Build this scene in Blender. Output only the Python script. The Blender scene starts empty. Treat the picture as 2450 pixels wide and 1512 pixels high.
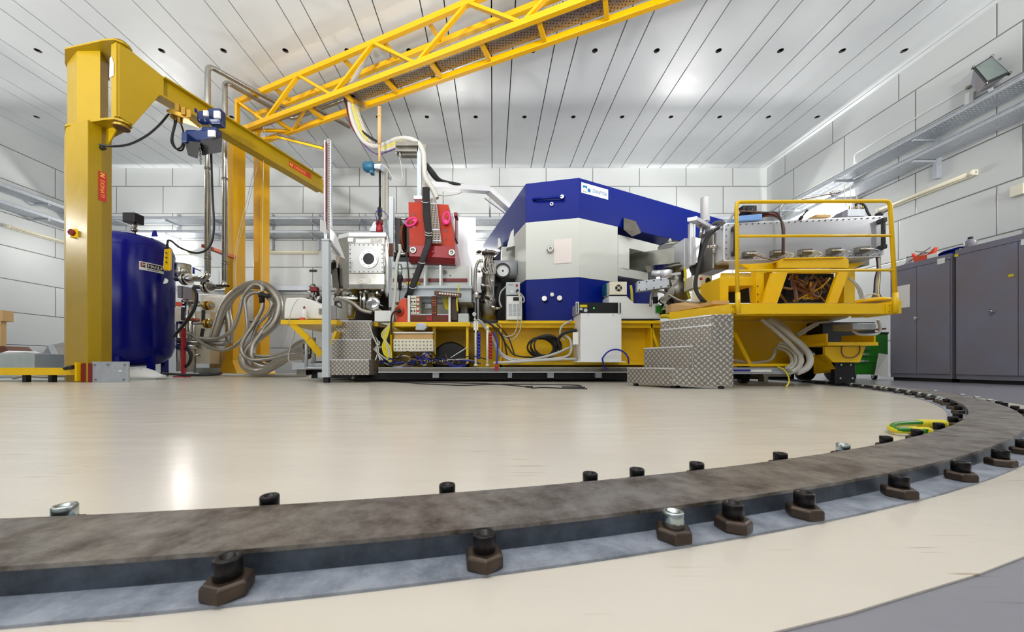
import bpy, bmesh, math, random
from mathutils import Vector
random.seed(7)
PI = math.pi
scn = bpy.context.scene
# ---------------------------------------------------------------- camera, world, exposure
F = 850.0; VX = 1179.0; VY = 871.5; CZ = 0.27        # focal length / vanishing point in 2450x1512 pixels, eye height
cd = bpy.data.cameras.new('camera'); cam = bpy.data.objects.new('camera', cd)
scn.collection.objects.link(cam); scn.camera = cam
cam.location = (0, 0, CZ); cam.rotation_euler = (PI/2, 0, 0)
cd.sensor_fit = 'HORIZONTAL'; cd.sensor_width = 36.0; cd.lens = 36.0*F/2450
cd.shift_x = (1225-VX)/2450; cd.shift_y = (VY-756)/2450
cd.clip_start = 0.02; cd.clip_end = 60
cd.dof.use_dof = True; cd.dof.focus_distance = 5.2; cd.dof.aperture_fstop = 8.0
w = bpy.data.worlds.new('world'); scn.world = w; w.use_nodes = True
w.node_tree.nodes['Background'].inputs[0].default_value = (0.8, 0.85, 0.9, 1)
w.node_tree.nodes['Background'].inputs[1].default_value = 0.3
scn.view_settings.view_transform = 'Standard'; scn.view_settings.look = 'None'
scn.view_settings.gamma = 1.0; scn.view_settings.use_curve_mapping = False
scn.view_settings.exposure = 0.0
TUBE_E = 210.0
XL, XR, YB, YF0, H = -12.9, 8.875, 11.5, -4.5, 6.62    # the room
def area(name, loc, rot, sx, sy, e, col=(1, 0.98, 0.95)):
    l = bpy.data.lights.new(name, 'AREA'); l.shape = 'RECTANGLE'; l.size = sx; l.size_y = sy; l.energy = e; l.color = col
    o = bpy.data.objects.new(name, l); scn.collection.objects.link(o); o.location = loc; o.rotation_euler = rot
    return o
area('overhead_fill', (-1.5, -1.5, 6.3), (0, 0, 0), 5, 1.2, 120)  # added soft fill from above, out of view, without a fixture
area('front_fill', (-5.5, -4.3, 3.2), (PI/2, 0, 0), 8, 1.0, 90)  # added fill behind the camera, shining into the room
def ceiling_fill(x, y, z, d, e, ang=115):                    # added spots out of view, aimed up to brighten the ceiling
    l = bpy.data.lights.new('ceiling_fill_spot', 'SPOT'); l.energy = e; l.spot_size = math.radians(ang); l.spot_blend = 0.7; l.shadow_soft_size = 0.35
    l.color = (1, 0.985, 0.96)
    o = bpy.data.objects.new('ceiling_fill_spot', l); scn.collection.objects.link(o); o.location = (x, y, z)
    o.rotation_euler = Vector(d).to_track_quat('-Z', 'Y').to_euler()
ceiling_fill(-9.0, -1.0, 3.6, (0.15, 0.75, 0.60), 2250)
ceiling_fill(-3.0, -2.5, 3.6, (0.0, 0.75, 0.60), 2250)
ceiling_fill(2.5, -2.5, 3.6, (0.0, 0.75, 0.60), 2250)
ceiling_fill(7.5, -1.0, 3.6, (-0.15, 0.75, 0.60), 2000)
# ---------------------------------------------------------------- helpers
def P(px, py, Y):
    return Vector(((px-VX)*Y/F, Y, CZ+(VY-py)*Y/F))
def PX(px, Y): return (px-VX)*Y/F
def PZ(py, Y): return CZ+(VY-py)*Y/F
def lin(c):
    c /= 255.0
    return c/12.92 if c <= 0.04045 else ((c+0.055)/1.055)**2.4
def C(r, g, b): return (lin(r), lin(g), lin(b), 1)
class N:
    def __init__(s, name):
        s.m = bpy.data.materials.new(name); s.m.use_nodes = True
        s.t = s.m.node_tree; s.b = s.t.nodes['Principled BSDF']; s.L = s.t.links
    def n(s, ty, **k):
        x = s.t.nodes.new(ty)
        for a, v in k.items(): setattr(x, a, v)
        return x
    def set(s, sock, v):
        if isinstance(v, bpy.types.NodeSocket): s.L.new(v, sock)
        else: sock.default_value = v
    def M(s, op, a, b=0.0, c=None):
        x = s.n('ShaderNodeMath', operation=op); s.set(x.inputs[0], a); s.set(x.inputs[1], b)
        if c is not None: s.set(x.inputs[2], c)
        return x.outputs[0]
    def mix(s, f, a, b):
        x = s.n('ShaderNodeMix', data_type='RGBA'); s.set(x.inputs[0], f); s.set(x.inputs[6], a); s.set(x.inputs[7], b)
        return x.outputs[2]
    def noise(s, vec, scale, detail=3, rough=0.5):
        x = s.n('ShaderNodeTexNoise'); x.inputs['Scale'].default_value = scale; x.inputs['Detail'].default_value = detail
        x.inputs['Roughness'].default_value = rough; s.L.new(vec, x.inputs['Vector']); return x.outputs['Fac']
    def mapping(s, vec, sc=(1, 1, 1)):
        x = s.n('ShaderNodeMapping'); x.inputs['Scale'].default_value = sc; s.L.new(vec, x.inputs['Vector']); return x.outputs[0]
    def ramp(s, f, a, b):
        x = s.n('ShaderNodeMapRange'); s.set(x.inputs[0], f); x.inputs[1].default_value = a; x.inputs[2].default_value = b
        return x.outputs[0]
    def bump(s, h, strength=0.3, dist=0.01):
        x = s.n('ShaderNodeBump'); x.inputs['Strength'].default_value = strength; x.inputs['Distance'].default_value = dist
        s.L.new(h, x.inputs['Height']); s.L.new(x.outputs[0], s.b.inputs['Normal'])
    def pos(s): return s.n('ShaderNodeNewGeometry').outputs['Position']
    def obj(s): return s.n('ShaderNodeTexCoord').outputs['Object']
    def uv(s): return s.n('ShaderNodeTexCoord').outputs['UV']
def mat(name, col, rough=0.5, metal=0.0, var=0.0, vscale=6.0, dark=None, coat=0.0, aniso=0, bump=0.0, spec=None):
    n = N(name); b = n.b
    b.inputs['Roughness'].default_value = rough; b.inputs['Metallic'].default_value = metal
    b.inputs['Base Color'].default_value = col
    if coat: b.inputs['Coat Weight'].default_value = coat; b.inputs['Coat Roughness'].default_value = 0.08
    if spec is not None: b.inputs['Specular IOR Level'].default_value = spec
    if var:
        o = n.obj(); f = n.noise(o, vscale, 5, 0.6); f = n.ramp(f, 0.35, 0.7)
        d = dark or tuple(c*(1-var) for c in col[:3])+(1,)
        n.L.new(n.mix(f, col, d), b.inputs['Base Color'])
        r = n.ramp(n.noise(o, vscale*2.3, 4), 0.2, 0.8)
        n.L.new(n.M('MULTIPLY_ADD', r, rough*0.5, rough*0.75), b.inputs['Roughness'])
    if bump:
        n.bump(n.noise(n.obj(), 60, 3), bump, 0.004)
    return n.m
def emis(name, col, e):
    n = N(name); n.b.inputs['Base Color'].default_value = col
    n.b.inputs['Emission Color'].default_value = col; n.b.inputs['Emission Strength'].default_value = e
    return n.m
Mt = {}
Mt['yellow'] = mat('yellow_paint', C(242, 196, 0), 0.32, var=0.08, vscale=2.5)
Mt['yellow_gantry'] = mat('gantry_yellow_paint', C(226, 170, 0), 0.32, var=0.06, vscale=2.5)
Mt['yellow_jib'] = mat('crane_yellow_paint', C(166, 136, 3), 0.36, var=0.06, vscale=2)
Mt['blue'] = mat('blue_paint', C(0, 26, 122), 0.3, spec=0.2)
Mt['tankblue'] = mat('dark_blue_paint', C(0, 8, 122), 0.2, spec=0.35)
Mt['hoistblue'] = mat('hoist_blue_paint', C(8, 36, 86), 0.35)
Mt['motorblue'] = mat('motor_blue_paint', C(28, 92, 122), 0.45)
Mt['magwhite'] = mat('pale_grey_paint', C(206, 209, 203), 0.4)
Mt['palegrey'] = mat('pale_bluegrey_paint', C(188, 196, 200), 0.35)
Mt['white'] = mat('white_paint', C(232, 234, 234), 0.4)
Mt['cream'] = mat('cream_paint', C(226, 221, 200), 0.4)
Mt['plastic'] = mat('white_plastic', C(236, 236, 232), 0.3)
Mt['steel'] = mat('stainless_steel', C(196, 194, 188), 0.24, 1.0, var=0.22, vscale=5)
Mt['steeldark'] = mat('dull_steel', C(140, 136, 128), 0.35, 1.0, var=0.25, vscale=8)
Mt['alu'] = mat('brushed_aluminium', C(232, 233, 238), 0.34, 0.55)
Mt['galv'] = mat('galvanised_steel', C(190, 195, 202), 0.4, 0.5, var=0.16, vscale=18)
Mt['plate_steel'] = mat('machined_steel', C(186, 187, 186), 0.4, 0.7)
Mt['chrome'] = mat('chrome', C(220, 220, 220), 0.12, 1.0)
Mt['black'] = mat('black_rubber', C(18, 18, 20), 0.5)
Mt['blackmetal'] = mat('black_steel', C(24, 24, 28), 0.38, 0.3)
Mt['underframe_shade'] = mat('shade_black_steel', C(20, 20, 24), 0.5)  # frame black that also stands in for shade under the machine
Mt['hose'] = mat('braided_steel_hose', C(158, 153, 144), 0.36, 0.8, bump=0.6)
Mt['greycable'] = mat('grey_cable_sheath', C(176, 174, 168), 0.5)
Mt['whitecable'] = mat('white_cable_sheath', C(190, 189, 182), 0.45)
Mt['yellowcable'] = mat('yellow_cable_sheath', C(214, 196, 20), 0.5)
Mt['bluecable'] = mat('blue_cable_sheath', C(24, 34, 150), 0.45)
Mt['purplecable'] = mat('purple_cable_sheath', C(90, 60, 130), 0.5)
Mt['browncable'] = mat('brown_wire', C(108, 72, 56), 0.5)
Mt['redorange'] = mat('red_orange_paint', C(180, 52, 30), 0.4, var=0.12, vscale=4)
Mt['red'] = mat('crimson_paint', C(160, 20, 36), 0.34)
Mt['darkred'] = mat('dark_red_paint', C(122, 14, 22), 0.4)
Mt['orange'] = mat('orange_plastic', C(222, 76, 40), 0.4)
Mt['pink'] = mat('pink_paint', C(232, 40, 130), 0.35)
Mt['brass'] = mat('brass', C(176, 140, 60), 0.35, 0.9)
Mt['copper'] = mat('copper', C(176, 98, 74), 0.35, 0.9)
Mt['cabinet'] = mat('slate_grey_paint', C(128, 129, 145), 0.34, var=0.06, vscale=1.5, dark=C(128, 118, 120))
Mt['green'] = mat('green_paint', C(34, 122, 26), 0.35)
Mt['paper'] = mat('paper', C(238, 236, 232), 0.8)
Mt['pinkpaper'] = mat('pale_pink_paper', C(232, 222, 218), 0.7)
Mt['cardboard'] = mat('cardboard', C(200, 164, 112), 0.85)
Mt['brown'] = mat('brown_material', C(96, 52, 28), 0.7)
Mt['concrete'] = mat('concrete', C(176, 184, 180), 0.8, var=0.12, vscale=7)
Mt['bolt'] = mat('black_oxide_steel', C(38, 36, 38), 0.3, 0.8)
Mt['zinc'] = mat('zinc_plated_steel', C(176, 186, 186), 0.22, 1.0)
Mt['clamp'] = mat('rusty_brown_steel', C(84, 72, 64), 0.42, 0.7, var=0.35, vscale=30)
Mt['logoteal'] = mat('teal_print', C(10, 108, 160), 0.5)
Mt['logored'] = mat('red_print', C(190, 34, 26), 0.5)
Mt['logoyellow'] = mat('yellow_print', C(232, 180, 70), 0.5)
Mt['logoblack'] = mat('black_print', C(20, 20, 24), 0.5)
Mt['logogrey'] = mat('grey_print', C(140, 140, 146), 0.5)
Mt['glass'] = mat('lamp_glass', C(150, 165, 160), 0.15, 0.8)
Mt['clear'] = mat('blue_clear_plastic', C(120, 160, 220), 0.3)
Mt['tube_on'] = emis('lit_fluorescent_tube', (1, 0.98, 0.95, 1), TUBE_E)
Mt['tube_off'] = mat('unlit_tube_diffuser', C(238, 232, 208), 0.25)
Mt['led'] = emis('green_indicator', (0.05, 1, 0.1, 1), 6)
def floor_mat(name, col, streak, rough):
    n = N(name); p = n.pos()
    a = n.noise(n.mapping(p, (0.5, 2.2, 1)), 1.3, 5, 0.6)
    c1 = n.mix(n.ramp(a, 0.3, 0.75), col, tuple(x*0.9 for x in col[:3])+(1,))
    s = n.noise(n.mapping(p, (1.6, 26, 1)), 2.2, 3, 0.55)
    f = n.M('MULTIPLY', n.ramp(s, 0.68, 0.78), 0.35)
    c2 = n.mix(f, c1, streak)
    s2 = n.noise(n.mapping(p, (3.0, 70, 1)), 2.0, 1, 0.4); msk = n.ramp(n.noise(p, 1.7, 2), 0.5, 0.58)
    c2 = n.mix(n.M('MULTIPLY', n.M('MULTIPLY', n.ramp(s2, 0.70, 0.74), msk), 0.6), c2, streak)
    n.L.new(c2, n.b.inputs['Base Color'])
    n.L.new(n.M('MULTIPLY_ADD', n.noise(n.mapping(p, (1, 6, 1)), 3, 4), 0.14, rough-0.05), n.b.inputs['Roughness'])
    n.b.inputs['Specular IOR Level'].default_value = 0.55
    n.bump(n.noise(n.mapping(p, (6, 6, 1)), 5, 2), 0.05, 0.01)
    return n.m
Mt['floor'] = floor_mat('cream_vinyl', C(210, 203, 191), C(150, 118, 84), 0.2)
Mt['floorgrey'] = floor_mat('grey_floor_paint', C(132, 132, 140), C(100, 98, 100), 0.2)
def wall_mat(name, axis):
    # painted concrete block courses: u along the wall, joints as dark lines with a shallow groove
    n = N(name); p = n.pos(); sp = n.n('ShaderNodeSeparateXYZ'); n.L.new(p, sp.inputs[0])
    u = sp.outputs[0] if axis == 'x' else sp.outputs[1]; z = sp.outputs[2]
    BW, RH = 1.511, 0.873
    v = n.M('DIVIDE', n.M('SUBTRACT', 6.03+20*RH, z), RH)
    row = n.M('FLOOR', v); fv = n.M('SUBTRACT', v, row)
    par = n.M('MODULO', row, 2)
    uu = n.M('DIVIDE', n.M('SUBTRACT', u, n.M('MULTIPLY_ADD', par, -1.2, 1.414)), BW)
    fu = n.M('FRACT', n.M('ADD', uu, 40))
    dv = n.M('MULTIPLY', n.M('SUBTRACT', 0.5, n.M('ABSOLUTE', n.M('SUBTRACT', fv, 0.5))), RH)
    du = n.M('MULTIPLY', n.M('SUBTRACT', 0.5, n.M('ABSOLUTE', n.M('SUBTRACT', fu, 0.5))), BW)
    d = n.M('MINIMUM', dv, du)
    j = n.M('LESS_THAN', d, 0.008)
    g = n.ramp(d, 0.004, 0.016)
    nz = n.noise(p, 1.2, 4)
    base = n.mix(nz, C(206, 209, 208), C(197, 201, 201))
    n.L.new(n.mix(j, base, C(120, 120, 116)), n.b.inputs['Base Color'])
    n.b.inputs['Roughness'].default_value = 0.42
    n.bump(g, 0.8, 0.02)
    return n.m
Mt['wallx'] = wall_mat('white_block_wall_x', 'x'); Mt['wally'] = wall_mat('white_block_wall_y', 'y')
n = N('white_ceiling_paint'); nz = n.noise(n.pos(), 1.6, 5, 0.6)
n.L.new(n.mix(nz, C(218, 221, 222), C(206, 210, 212)), n.b.inputs['Base Color'])
n.L.new(n.M('MULTIPLY_ADD', n.noise(n.pos(), 5, 4), 0.2, 0.24), n.b.inputs['Roughness'])
Mt['ceil'] = n.m
Mt['holedark'] = mat('hole_lining', C(70, 66, 62), 0.8)
# chequer plate and perforated sheet run on the face UVs (metres)
n = N('chequer_plate'); uv = n.uv(); sp = n.n('ShaderNodeSeparateXYZ'); n.L.new(uv, sp.inputs[0])
s_ = 0.062
a_ = n.M('ADD', n.M('DIVIDE', n.M('ADD', sp.outputs[0], sp.outputs[1]), s_), 400)
b_ = n.M('ADD', n.M('DIVIDE', n.M('SUBTRACT', sp.outputs[0], sp.outputs[1]), s_), 400)
ca, cb = n.M('FLOOR', a_), n.M('FLOOR', b_)
fa, fb = n.M('ABSOLUTE', n.M('SUBTRACT', n.M('FRACT', a_), 0.5)), n.M('ABSOLUTE', n.M('SUBTRACT', n.M('FRACT', b_), 0.5))
pr = n.M('MODULO', n.M('ADD', ca, cb), 2)
lo = n.M('ADD', n.M('MULTIPLY', pr, fa), n.M('MULTIPLY', n.M('SUBTRACT', 1, pr), fb))
hi = n.M('ADD', n.M('MULTIPLY', pr, fb), n.M('MULTIPLY', n.M('SUBTRACT', 1, pr), fa))
d_ = n.M('ADD', n.M('DIVIDE', lo, 0.66), n.M('DIVIDE', hi, 0.32))
h_ = n.ramp(d_, 1.05, 0.75)
n.L.new(n.mix(h_, C(150, 144, 136), C(214, 210, 204)), n.b.inputs['Base Color'])
n.b.inputs['Metallic'].default_value = 0.8; n.b.inputs['Roughness'].default_value = 0.36
n.bump(h_, 1.0, 0.01)
Mt['chequer'] = n.m
def perf_mat(name, col, pu, pv, su, sv, metal=0.6, rough=0.42):
    n = N(name); uv = n.uv(); sp = n.n('ShaderNodeSeparateXYZ'); n.L.new(uv, sp.inputs[0])
    fu = n.M('ABSOLUTE', n.M('SUBTRACT', n.M('FRACT', n.M('ADD', n.M('DIVIDE', sp.outputs[0], pu), 500)), 0.5))
    fv = n.M('ABSOLUTE', n.M('SUBTRACT', n.M('FRACT', n.M('ADD', n.M('DIVIDE', sp.outputs[1], pv), 500)), 0.5))
    hole = n.M('MULTIPLY', n.M('LESS_THAN', fu, su/2), n.M('LESS_THAN', fv, sv/2))
    n.b.inputs['Base Color'].default_value = col; n.b.inputs['Metallic'].default_value = metal; n.b.inputs['Roughness'].default_value = rough
    n.L.new(n.M('SUBTRACT', 1, hole), n.b.inputs['Alpha'])
    return n.m
Mt['perf'] = perf_mat('perforated_galvanised_sheet', C(186, 192, 200), 0.08, 0.045, 0.5, 0.3)
Mt['perfsmall'] = perf_mat('perforated_tray_sheet', C(158, 152, 144), 0.05, 0.05, 0.35, 0.4)

class MB:
    def __init__(s): s.v = []; s.f = []; s.sm = []
    def add(s, vs, fs, smooth=False):
        o = len(s.v); s.v += [Vector(v) for v in vs]
        for f in fs: s.f.append([o+i for i in f]); s.sm.append(smooth)
        return s
    def loft(s, rings, cap=True, smooth=False, closed=True):
        n = len(rings[0]); vs = [p for r in rings for p in r]; fs = []
        for k in range(len(rings)-1):
            for i in range(n if closed else n-1):
                j = (i+1) % n; fs.append((k*n+i, k*n+j, (k+1)*n+j, (k+1)*n+i))
        s.add(vs, fs, smooth)
        if cap:
            s.add(rings[0], [tuple(range(n))]); s.add(rings[-1], [tuple(range(n))])
        return s
    def box(s, x0, x1, y0, y1, z0, z1):
        return s.loft([[(x0, y0, z), (x1, y0, z), (x1, y1, z), (x0, y1, z)] for z in (z0, z1)])
    def pb(s, px0, py0, px1, py1, Y, d):
        return s.box(PX(px0, Y), PX(px1, Y), Y, Y+d, PZ(py1, Y), PZ(py0, Y))
    def prism(s, pts, z0, z1):
        return s.loft([[(x, y, z0) for x, y in pts], [(x, y, z1) for x, y in pts]])
    def ext(s, pts, vec):
        vec = Vector(vec); pts = [Vector(p) for p in pts]
        return s.loft([pts, [p+vec for p in pts]])
    def bar(s, a, b, w_, h_, up=(0, 0, 1)):
        a, b = Vector(a), Vector(b); d = (b-a).normalized(); up = Vector(up)
        if abs(d.dot(up)) > 0.98: up = Vector((0, 1, 0))
        sd = d.cross(up).normalized(); u = sd.cross(d).normalized()
        q = [sd*x*w_/2+u*y*h_/2 for x, y in ((-1, -1), (1, -1), (1, 1), (-1, 1))]
        return s.loft([[a+k for k in q], [b+k for k in q]])
    def lathe(s, c, axis, prof, n=24, smooth=True, a0=0):
        c = Vector(c); ax = Vector(axis).normalized()
        t = Vector((1, 0, 0)) if abs(ax.x) < 0.9 else Vector((0, 0, 1))
        e1 = ax.cross(t).normalized(); e2 = ax.cross(e1)
        rings = [[c+ax*h_+(e1*math.cos(a0+2*PI*i/n)+e2*math.sin(a0+2*PI*i/n))*r for i in range(n)] for r, h_ in prof]
        return s.loft(rings, True, smooth)
    def cyl(s, a, b, r, n=16, r2=None, smooth=True):
        a, b = Vector(a), Vector(b)
        return s.lathe(a, b-a, [(r, 0), (r if r2 is None else r2, (b-a).length)], n, smooth)
    def ring(s, c, axis, ro, ri, t, n=24):
        return s.lathe(c, axis, [(ri, 0), (ro, 0), (ro, t), (ri, t), (ri, 0)], n, False) if False else \
            s.add(*s._ring(c, axis, ro, ri, t, n))
    def _ring(s, c, axis, ro, ri, t, n):
        c = Vector(c); ax = Vector(axis).normalized()
        tt = Vector((1, 0, 0)) if abs(ax.x) < 0.9 else Vector((0, 0, 1))
        e1 = ax.cross(tt).normalized(); e2 = ax.cross(e1); vs = []; fs = []
        for i in range(n):
            d = e1*math.cos(2*PI*i/n)+e2*math.sin(2*PI*i/n)
            vs += [c+d*ri, c+d*ro, c+d*ro+ax*t, c+d*ri+ax*t]
        for i in range(n):
            j = (i+1) % n
            for k in range(4): fs.append((i*4+k, j*4+k, j*4+(k+1) % 4, i*4+(k+1) % 4))
        return vs, fs
    def tube(s, pts, r, n=8, sub=6, closed=False):
        pts = [Vector(p) for p in pts]
        if sub > 1 and len(pts) > 2:
            q = []; m = len(pts)
            for i in range(m if closed else m-1):
                if closed: p0, p1, p2, p3 = pts[i-1], pts[i], pts[(i+1) % m], pts[(i+2) % m]
                else: p0, p1, p2, p3 = pts[max(i-1, 0)], pts[i], pts[i+1], pts[min(i+2, m-1)]
                for k in range(sub):
                    t = k/sub
                    q.append(0.5*((2*p1)+(p2-p0)*t+(2*p0-5*p1+4*p2-p3)*t*t+(3*p1-p0-3*p2+p3)*t*t*t))
            if not closed: q.append(pts[-1])
            pts = q
        m = len(pts); rings = []; u = None
        for i in range(m):
            a = pts[i-1] if (i or closed) else pts[0]; b = pts[(i+1) % m] if (i < m-1 or closed) else pts[-1]
            d = (b-a).normalized()
            if u is None:
                u = d.cross(Vector((0, 0, 1)));
                if u.length < 0.1: u = d.cross(Vector((0, 1, 0)))
            u = (u-d*u.dot(d)).normalized(); v_ = d.cross(u)
            rings.append([pts[i]+(u*math.cos(2*PI*k/n)+v_*math.sin(2*PI*k/n))*r for k in range(n)])
        if closed: rings.append(rings[0])
        return s.loft(rings, not closed, True)
    def cab(s, pts, r, n=8, sub=6): return s.tube([P(*p) for p in pts], r, n, sub)
ORG = {}
def tagp(o, label=None, cat=None, group=None, kind=None):
    if label: o['label'] = label
    if cat: o['category'] = cat
    if group: o['group'] = group
    if kind: o['kind'] = kind
    return o
def build(m, name, material, parent=None, label=None, bevel=0, kind=None):
    vs = m.v
    if parent is None:
        xs = [v.x for v in vs]; ys = [v.y for v in vs]; zs = [v.z for v in vs]
        org = Vector(((min(xs)+max(xs))/2, (min(ys)+max(ys))/2, min(zs)))
    else: org = ORG[parent.name]
    me = bpy.data.meshes.new(name); me.from_pydata([v-org for v in vs], [], m.f)
    for p, sm in zip(me.polygons, m.sm): p.use_smooth = sm
    bm = bmesh.new(); bm.from_mesh(me); bmesh.ops.remove_doubles(bm, verts=bm.verts, dist=1e-5)
    bmesh.ops.recalc_face_normals(bm, faces=bm.faces)
    uvl = bm.loops.layers.uv.new('UVMap')
    for f in bm.faces:
        nn = f.normal
        for l in f.loops:
            q = l.vert.co+org
            if abs(nn.z) > 0.7: l[uvl].uv = (q.x, q.y)
            else:
                t = Vector((-nn.y, nn.x, 0))
                if t.length < 1e-4: t = Vector((1, 0, 0))
                t.normalize(); l[uvl].uv = (q.dot(t), q.z)
    bm.to_mesh(me); bm.free()
    me.materials.append(Mt[material] if isinstance(material, str) else material)
    o = bpy.data.objects.new(name, me); scn.collection.objects.link(o)
    if parent is None: o.location = org
    else: o.parent = parent
    ORG[o.name] = org
    if bevel:
        b = o.modifiers.new('bevel', 'BEVEL'); b.width = bevel; b.segments = 2; b.limit_method = 'ANGLE'; b.angle_limit = 0.7
    if label: o['label'] = label
    if kind: o['kind'] = kind
    return o
def T(name, label, cat, loc, group=None):
    o = bpy.data.objects.new(name, None); scn.collection.objects.link(o); o.location = loc; o.empty_display_size = 0.1
    ORG[o.name] = Vector(loc); tagp(o, label, cat, group); return o
def one(m, name, material, label, cat, group=None, bevel=0, kind=None):
    return tagp(build(m, name, material, None, None, bevel), label, cat, group, kind)
def struct(m, name, material, parent=None):
    o = build(m, name, material, parent)
    if parent is None: o['kind'] = 'structure'
    return o
def text(st, name, material, parent, org, xd, up, size, align='LEFT', ext=0.001, sx=1.0, shear=0.0):
    c = bpy.data.curves.new(name, 'FONT'); c.body = st; c.size = size; c.align_x = align; c.extrude = ext; c.shear = shear
    o = bpy.data.objects.new(name+'_tmp', c); scn.collection.objects.link(o)
    me = bpy.data.meshes.new_from_object(o.evaluated_get(bpy.context.evaluated_depsgraph_get()))
    bpy.data.objects.remove(o)
    xd = Vector(xd).normalized(); up = Vector(up).normalized(); nn = xd.cross(up)
    for v in me.vertices:
        v.co = Vector(org)+xd*v.co.x*sx+up*v.co.y+nn*v.co.z-ORG[parent.name]
    me.materials.clear(); me.materials.append(Mt[material])
    r = bpy.data.objects.new(name, me); scn.collection.objects.link(r); r.parent = parent; ORG[r.name] = ORG[parent.name]
    return r
def dup(root, loc=None, label=None):
    def cp(o, par):
        c = o.copy(); scn.collection.objects.link(c); c.parent = par
        ORG[c.name] = ORG.get(o.name, Vector())
        for ch in o.children: cp(ch, c)
        return c
    r = cp(root, root.parent)
    if loc is not None: r.location = loc
    if label: r['label'] = label
    return r
# ---------------------------------------------------------------- the room
m = MB(); m.box(XL-0.1, XR+0.1, YF0-0.1, YB+0.1, -0.12, 0.0); struct(m, 'floor', 'floorgrey')
CX, CY = -1.365, 6.585                                # pivot of the turning spectrometer
def arc(r0, r1, z0, z1, t0, t1, n):
    rings = []
    for i in range(n+1):
        a = math.radians(t0+(t1-t0)*i/n); c, s = math.cos(a), math.sin(a)
        rings.append([(CX+r*c, CY+r*s, z) for r, z in ((r0, z0), (r1, z0), (r1, z1), (r0, z1))])
    return rings
m = MB(); nseg = 160
pts = []
for i in range(nseg):
    a = 2*PI*i/nseg; pts.append((CX+6.445*math.cos(a), min(CY+6.445*math.sin(a), YB)))
m.prism(pts, 0.0005, 0.003); struct(m, 'floor', 'floor')
# ceiling: concrete panels with open joints and cast-in holes
m = MB(); X0c = 2.067; PITCH = 1.253; HW = 0.415; g = 0.011
holes_y = [9.125-1.93*k for k in range(7)]
kx0 = math.floor((XL-X0c)/PITCH)-1; kx1 = math.ceil((XR-X0c)/PITCH)+1
hm = MB()
for k in range(kx0, kx1+1):
    cx = X0c+k*PITCH
    a, b = cx-HW+g, cx+HW-g
    na, nb = cx+HW+g, cx+PITCH-HW-g
    if nb > XL and na < XR: m.box(max(na, XL), min(nb, XR), YF0, YB, H, H+0.3)
    if b < XL or a > XR: continue
    a, b = max(a, XL), min(b, XR)
    for sx in (a, b):
        m.add([(sx, YF0, H), (sx, YB, H), (sx, YB, H+0.3), (sx, YF0, H+0.3)], [(0, 1, 2, 3)])
    ys = [YF0]+[y_ for h0 in reversed(holes_y) for y_ in (h0-0.3, h0+0.3)]+[YB]
    if not (a+0.06 < cx < b-0.06):
        m.add([(a, YF0, H), (b, YF0, H), (b, YB, H), (a, YB, H)], [(0, 1, 2, 3)]); continue
    for i in range(0, len(ys), 2):
        y0, y1 = ys[i], ys[i+1]
        if y1 > y0: m.add([(a, y0, H), (b, y0, H), (b, y1, H), (a, y1, H)], [(0, 1, 2, 3)])
    for h0 in holes_y:
        n16 = 24; R = 0.056; cs = []; sq = []
        for i in range(n16):
            t = 2*PI*i/n16; c_, s2 = math.cos(t), math.sin(t)
            cs.append((cx+R*c_, h0+R*s2, H))
            kx = (b-cx if c_ > 0 else cx-a)/max(abs(c_), 1e-6); ky = 0.3/max(abs(s2), 1e-6); q = min(kx, ky)
            sq.append((cx+q*c_, h0+q*s2, H))
        for qx, qy in ((a, -1), (b, -1), (b, 1), (a, 1)): pass
        m.add(cs+sq, [(i, (i+1) % n16, n16+(i+1) % n16, n16+i) for i in range(n16)])
        # corner fillers
        for sxn, syn in ((a, -1), (b, -1), (a, 1), (b, 1)):
            best = sorted(range(n16), key=lambda i: (sq[i][0]-sxn)**2+(sq[i][1]-(h0+0.3*syn))**2)[:2]
            if abs(best[0]-best[1]) in (1, n16-1): m.add([sq[best[0]], sq[best[1]], (sxn, h0+0.3*syn, H)], [(0, 1, 2)])
        hm.loft([cs, [(x, y, H+0.22) for x, y, z in cs]], False, True)
        hm.add([(x, y, H+0.22) for x, y, z in cs], [tuple(range(n16))])
ce = struct(m, 'ceiling', 'ceil'); build(hm, 'ceiling_hole', 'holedark', ce)['kind'] = 'stuff'
m = MB(); m.box(XL-0.1, XR+0.1, YF0-0.1, YB+0.1, H+0.28, H+0.4); build(m, 'ceiling_slab', 'holedark', ce)
m = MB(); m.box(XL-0.1, XR+0.1, YB, YB+0.2, -0.1, H+0.3); struct(m, 'wall_back', 'wallx')
m = MB(); m.box(XL-0.2, XL, YF0-0.1, YB+0.1, -0.1, H+0.3); struct(m, 'wall_left', 'wally')
m = MB(); m.box(XR, XR+0.2, YF0-0.1, YB+0.1, -0.1, H+0.3); struct(m, 'wall_right', 'wally')
m = MB(); m.box(XL-0.1, XR+0.1, YF0-0.2, YF0, -0.1, H+0.3); struct(m, 'wall_front', 'wallx')
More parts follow.
